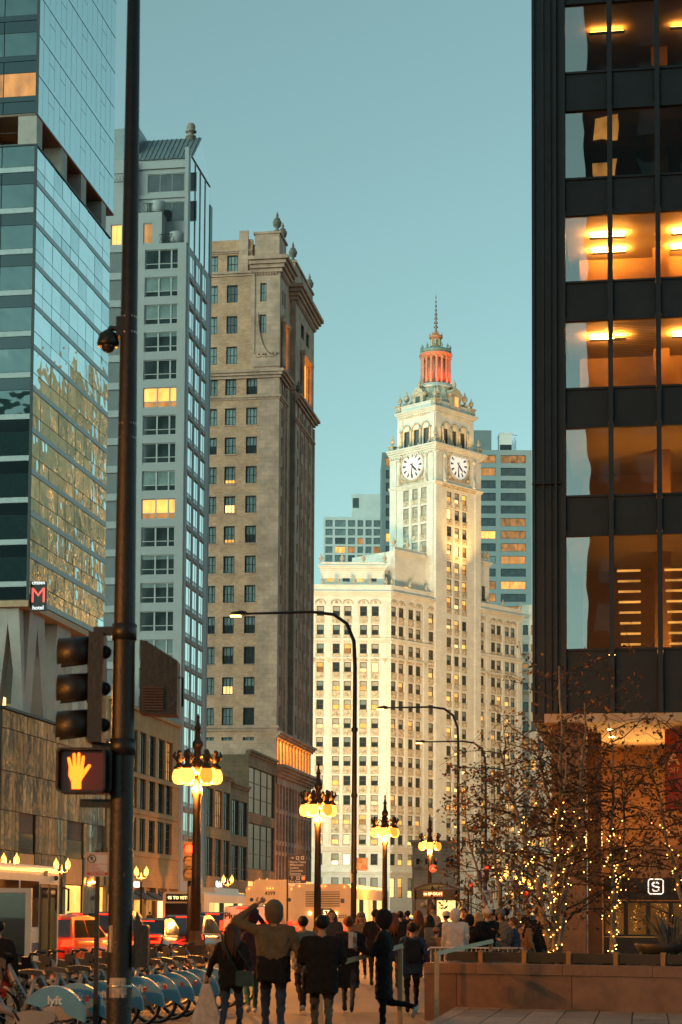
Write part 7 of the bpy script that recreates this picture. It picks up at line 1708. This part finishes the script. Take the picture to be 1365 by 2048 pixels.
# low black rail with wooden blocks on the planter
m_wood = M('wood_block', (.42, .20, .07), .6, 0, .2, 10)
MB().box(.15, WL, .6, .72, wz + .02, wz + .17).build('rail', m_trim, pl_)
for u in (944, 1047, 1150, 1257, 1362):
    q = atD(u, 1912, 30); xl_ = (Vector((q.x, q.y, 0)) - wl).dot(wr_d.normalized()); MB().box(xl_ - .035, xl_ + .035, .54, .62, wz - .02, wz + .20).build('rail_block', m_wood, pl_)
# raised plaza of pavers in front of the wall
pA, pB = gnd(928, 2004, PZ), gnd(850, 2050, PZ)
pzr = thing('raised_plaza', 'raised plaza of long pavers at the lower right corner', 'plaza', (0, 0, 0)); pzr['kind'] = 'structure'
ydir = Vector((0, 1, 0)); yfar = pA.y; n = 0
MB().prism([(pB.x - 1.0, pB.y - 4.5), (pB.x + 14, pB.y - 4.5), (pB.x + 14, yfar + .8), (pA.x + .02, yfar + .02), (pB.x, pB.y)], 'z', .001, PZ - .035).build('plaza_base', m_gran, pzr)
xk = pA.x - 2.2
while xk < pA.x + 9:
    for y0_, y1_ in ((yfar - 9, yfar - 4.5), (yfar - 4.5, yfar + .5)):
        ex = lambda y: pA.x + (pB.x - pA.x) * (pA.y - y) / (pA.y - pB.y)   # slanted west edge
        a, b = xk + .006, xk + .49
        quad = [(max(a, ex(y0_)), y0_ + .006), (max(b, ex(y0_)), y0_ + .006), (max(b, ex(min(y1_, yfar))), min(y1_, yfar) - .006), (max(a, ex(min(y1_, yfar))), min(y1_, yfar) - .006)]
        if quad[1][0] - quad[0][0] + quad[2][0] - quad[3][0] < .02: continue
        if quad[1][0] - quad[0][0] < .002: quad.pop(0)
        elif quad[-2][0] - quad[-1][0] < .002: quad.pop(-1)
        MB().prism(quad, 'z', PZ - .033, PZ + random.uniform(-.001, .002)).build('paver', random.choice(m_pavs), pzr)
    xk += .5
# stair handrails
m_rail = M('painted_rail', (.56, .38, .22), .5, 0, .15, 12)
def hrail(label, pts, name='handrail'):
    r = thing(name, label, 'handrail', (pts[0][0].x, pts[0][0].y, 0), 0, 'sloping metal handrails'); (p0, b0), (p1, b1) = pts; o_ = r.location
    t = .033
    def sq(a, b):
        mb = MB(); d = (b - a).normalized(); s_ = d.cross(Vector((0, 1, 0))).normalized() if abs(d.z) > .9 or True else Vector((1, 0, 0)); n_ = d.cross(s_)
        mb.add([q + s_ * sx * t + n_ * sy * t for q in (a, b) for sx, sy in ((-1, -1), (1, -1), (1, 1), (-1, 1))], [(0, 1, 2, 3), (4, 5, 6, 7), (0, 1, 5, 4), (1, 2, 6, 5), (2, 3, 7, 6), (3, 0, 4, 7)]); return mb
    for p_, b_ in pts: sq(Vector((p_.x, p_.y, b_)) - o_, p_ - o_ - Vector((0, 0, t))).build('post', m_rail, r)
    e = (p1 - p0).normalized(); sq(p0 - o_ - e * t, p1 - o_ + e * t).build('top_rail', m_rail, r)
hrail('sloping metal handrail among the walking people, nearer of the two', [(atD(641, 1937, 25.6), 0.0), (atD(801, 1893, 26.6), 0.0)])
q2 = atD(982, 1883, 31.0)
hrail('sloping metal handrail at the end of the granite planter', [(atD(874, 1907, 29.2), 0.0), (q2, wz - .02)])
# crowd barrier behind the planter
bp0 = at_g(853, 40); bp1 = at_g(1052, 40); bar = thing('crowd_barrier', 'pale metal crowd barrier behind the planter', 'barrier', bp0, math.atan2((bp1 - bp0).y, (bp1 - bp0).x)); BL = (bp1 - bp0).length; bz = atD(950, 1896, 40).z
m_barr = M('galvanised_steel', (.50, .46, .42), .4, .6, .1, 10)
MB().tube([(0, 0, 0), (0, 0, bz - .08), (.08, 0, bz), (BL - .08, 0, bz), (BL, 0, bz - .08), (BL, 0, 0)], .02, 6).tube([(0, 0, .2), (BL, 0, .2)], .018, 6).build('frame', m_barr, bar)
for k in range(1, 22): MB().tube([(BL * k / 22, 0, .2), (BL * k / 22, 0, bz)], .010, 5).build('bar', m_barr, bar)
# ================================================================== birch trees with small lights
m_bark = M('birch_bark', (.22, .175, .13), .8, 0, .55, 7, .5, 30); m_twig = M('dark_twig', (.05, .035, .025), .85)
m_leaf = [M('brown_leaf', (.135, .062, .020), .7, 0, .4, 9), M('dark_leaf', (.075, .036, .014), .7, 0, .4, 9), M('gold_leaf', (.22, .11, .03), .65, 0, .3, 9)]
m_bulb = Memit('string_bulb', (1, .42, .08), 9, 'NONE')
rnd = random.Random(21)
def tree(label, base, stems, leaves, lean_w, seed, leaf_s=.044, cluster=5, spread=.15):
    rn = random.Random(seed); r = thing('birch_tree', label, 'tree', base, 0, 'birch trees in the planter'); tk = MB(); tw = MB(); tips = []; bulbs = []; paths = []
    for (dx, dy, hgt, r0, bow) in stems:
        pts = []; n = 9
        for k in range(n + 1):
            t = k / n; pts.append(Vector((dx * t ** 1.2 + bow * math.sin(t * 3.0) + rn.gauss(0, .03), dy * t + rn.gauss(0, .03), hgt * t)))
        tk.tube(pts, [r0 * (1 - .86 * k / n) + .006 for k in range(n + 1)], 8); paths.append(pts)
        for k in range(2, n + 1):
            for b in range(3 if k > 3 else 1):
                a = rn.uniform(0, 2 * math.pi); L = rn.uniform(.7, 1.75) * (1.15 - .35 * k / n) * lean_w; o_ = pts[k] + (pts[k - 1] - pts[k]) * rn.random(); q = [o_]; d = Vector((math.cos(a), math.sin(a) * .7, rn.uniform(.1, .75))).normalized()
                for j in range(4):
                    d = (d + Vector((rn.gauss(0, .18), rn.gauss(0, .18), rn.gauss(-.07, .12)))).normalized(); q.append(q[-1] + d * L / 4)
                tw.tube(q, [.018 * (1 - .8 * j / 4) * (1.3 - .5 * k / n) for j in range(5)], 5); paths.append(q)
                for j in range(1, 5):
                    tips.append(q[j])
                    for s_ in range(2):
                        e = q[j] + Vector((rn.gauss(0, .22), rn.gauss(0, .22), rn.gauss(-.03, .18))); tw.tube([q[j], (q[j] + e) / 2 + Vector((0, 0, .03)), e], [.006, .005, .003], 3, 0, False, False); tips.append(e)
    tk.build('trunk', m_bark, r); tw.build('branches', m_twig, r)
    lf = MB()
    for _ in range(leaves):
        c = rn.choice(tips) + Vector((rn.gauss(0, spread * .45), rn.gauss(0, spread * .45), rn.gauss(-.05, spread * .45))); s_ = leaf_s * rn.uniform(.6, 1.35)
        a = Vector((rn.gauss(0, 1), rn.gauss(0, 1), rn.gauss(-.6, .8))).normalized(); b = a.cross(Vector((rn.gauss(0, 1), rn.gauss(0, 1), rn.gauss(0, 1)))).normalized(); n_ = a.cross(b)
        lf.add([c - a * s_, c + b * s_ * .52 + n_ * s_ * .12, c + a * s_, c - b * s_ * .52 + n_ * s_ * .12], [(0, 1, 2), (0, 2, 3)], rn.choices((0, 1, 2), (5, 4, 2))[0])
    cr_ = lf.build('crown', m_leaf, r, fix=False); cr_['kind'] = 'stuff'
    return r, paths, tips
def lights_on(base, paths, label, n, zmax, wrap=True, tips=None, tip_n=0, seed=1, r=.0085):
    rn = random.Random(seed); mb = MB(); wire = MB()
    for _ in range(n):
        p_ = rn.choice(paths); k = rn.randrange(len(p_) - 1); q = p_[k].lerp(p_[k + 1], rn.random())
        if q.z > zmax * (.6 + .5 * rn.random()): continue
        q = q + Vector((rn.gauss(0, .04), rn.gauss(0, .04) - .03, 0)); mb.ball(q, r, 5)
    for _ in range(tip_n):
        q = rn.choice(tips)
        if q.z < zmax: mb.ball(q, r, 5)
    for p_ in [q for q in paths if len(q) > 6]:                 # bulbs wound up the stems in a spiral
        for i in range(60):
            t = i / 60 * min(len(p_) - 1.001, 6); k = int(t); q = p_[k].lerp(p_[k + 1], t - k); a = i * .9
            if q.z < zmax and wrap and rn.random() < .55: mb.ball(q + Vector((math.cos(a) * .075, math.sin(a) * .075, 0)), r, 5)
    for p_ in paths[:3]: wire.tube([q + Vector((.03 * math.cos(3 * i), .03 * math.sin(3 * i) - .03, 0)) for i, q in enumerate(p_[:6])], .004, 4)
    rt = thing('string_lights', label, 'string lights', base); wire.build('wire', m_twig, rt); o_ = mb.build('bulbs', m_bulb, rt, fix=False); o_['kind'] = 'stuff'; return rt
def on_soil(u, D): q = at_g(u, D); q.z = wz - .06; return q
b1 = on_soil(1112, 33.5)
t1, pa1, ti1 = tree('multi stemmed birch with brown leaves and small lights left of centre planter', b1, [(-.95, .2, 3.9, .075, -.12), (.05, .3, 5.3, .07, .05), (.55, .1, 4.6, .065, .1), (.25, -.3, 3.6, .05, -.1), (-.35, .5, 4.3, .06, .08)], 3100, 1.0, 3)
lights_on(b1, pa1, 'small warm lights wound on the multi stemmed birch', 60, 2.9, tips=ti1, tip_n=40, seed=5)
b2 = on_soil(1222, 34.0)
t2, pa2, ti2 = tree('slim young birch with a lit trunk in front of the shop', b2, [(.03, .0, 4.3, .05, .03), (.3, .2, 3.4, .03, .05)], 1300, .85, 8)
lights_on(b2, pa2, 'few warm lights on the slim young birch', 40, 2.4, tips=ti2, tip_n=12, seed=9)
b3 = on_soil(1400, 34.5)
t3, pa3, ti3 = tree('birch at the right edge with branches reaching left', b3, [(-.25, .0, 4.4, .06, -.1), (-.9, .2, 3.8, .05, -.1), (.4, .1, 4.6, .05, .1)], 2100, 1.05, 12)
lights_on(b3, pa3, 'warm lights on the birch at the right edge', 60, 2.6, tips=ti3, tip_n=14, seed=4)
b4 = at_g(1010, 50)
t4, pa4, ti4 = tree('dark leaved young tree behind the crowd left of the birches', b4, [(-.3, 0, 5.3, .07, -.1), (-1.2, .2, 5.2, .05, -.15), (.7, .2, 5.4, .05, .1)], 2500, 1.3, 15, .062, 5, .2)
t4['group'] = 'street trees'
# ground cover, tufted grass and a dark bowl at the right edge
gc = MB(); rn = random.Random(4)
for _ in range(2600):
    x = rn.uniform(.2, WL); y = rn.uniform(.75, 3.2); s_ = rn.uniform(.03, .07); c = Vector((x, y, wz - .05 + rn.uniform(.02, .16) + .06 * math.sin(x * 2.3))); a = Vector((rn.gauss(0, 1), rn.gauss(0, 1), rn.gauss(0, .5))).normalized(); b = a.cross(Vector((0, .4, 1))).normalized()
    gc.add([c - a * s_, c + b * s_ * .6, c + a * s_, c - b * s_ * .6], [(0, 1, 2, 3)])
o_ = gc.build('ground_cover', M('ground_cover_leaf', (.035, .045, .02), .7, 0, .5, 8), None, (wl.x, wl.y, 0), wang, False); tag(o_, 'low dark green ground cover growing in the granite planter', 'ground cover', None, 'stuff')
qb = at_g(1345, 31.5); bw_ = thing('planter_bowl', 'dark round bowl planter with spiky grass at the right edge', 'planter', (qb.x, qb.y, wz - .05))
MB().lathe((0, 0, 0), [(.25, 0), (.5, .15), (.62, .34), (.6, .36), (.52, .3)], 20).build('bowl', m_trim, bw_)
gs = MB()
for k in range(70):
    a = rn.uniform(0, 2 * math.pi); l = rn.uniform(.35, .85); t = rn.uniform(.2, .75); d = Vector((math.cos(a) * t, math.sin(a) * t, 1)).normalized(); s_ = d.cross(Vector((0, 0, 1))).normalized() * .012; b0 = Vector((math.cos(a) * .15, math.sin(a) * .15, .3)); gs.add([b0 - s_, b0 + s_, b0 + d * l * .6 + s_ * .8, b0 + d * l + Vector((0, 0, -.1 * t)), b0 + d * l * .6 - s_ * .8], [(0, 1, 2, 3, 4)])
gs.build('spiky_grass', M('grey_grass', (.12, .12, .10), .7, 0, .4, 8), bw_, fix=False)['kind'] = 'stuff'
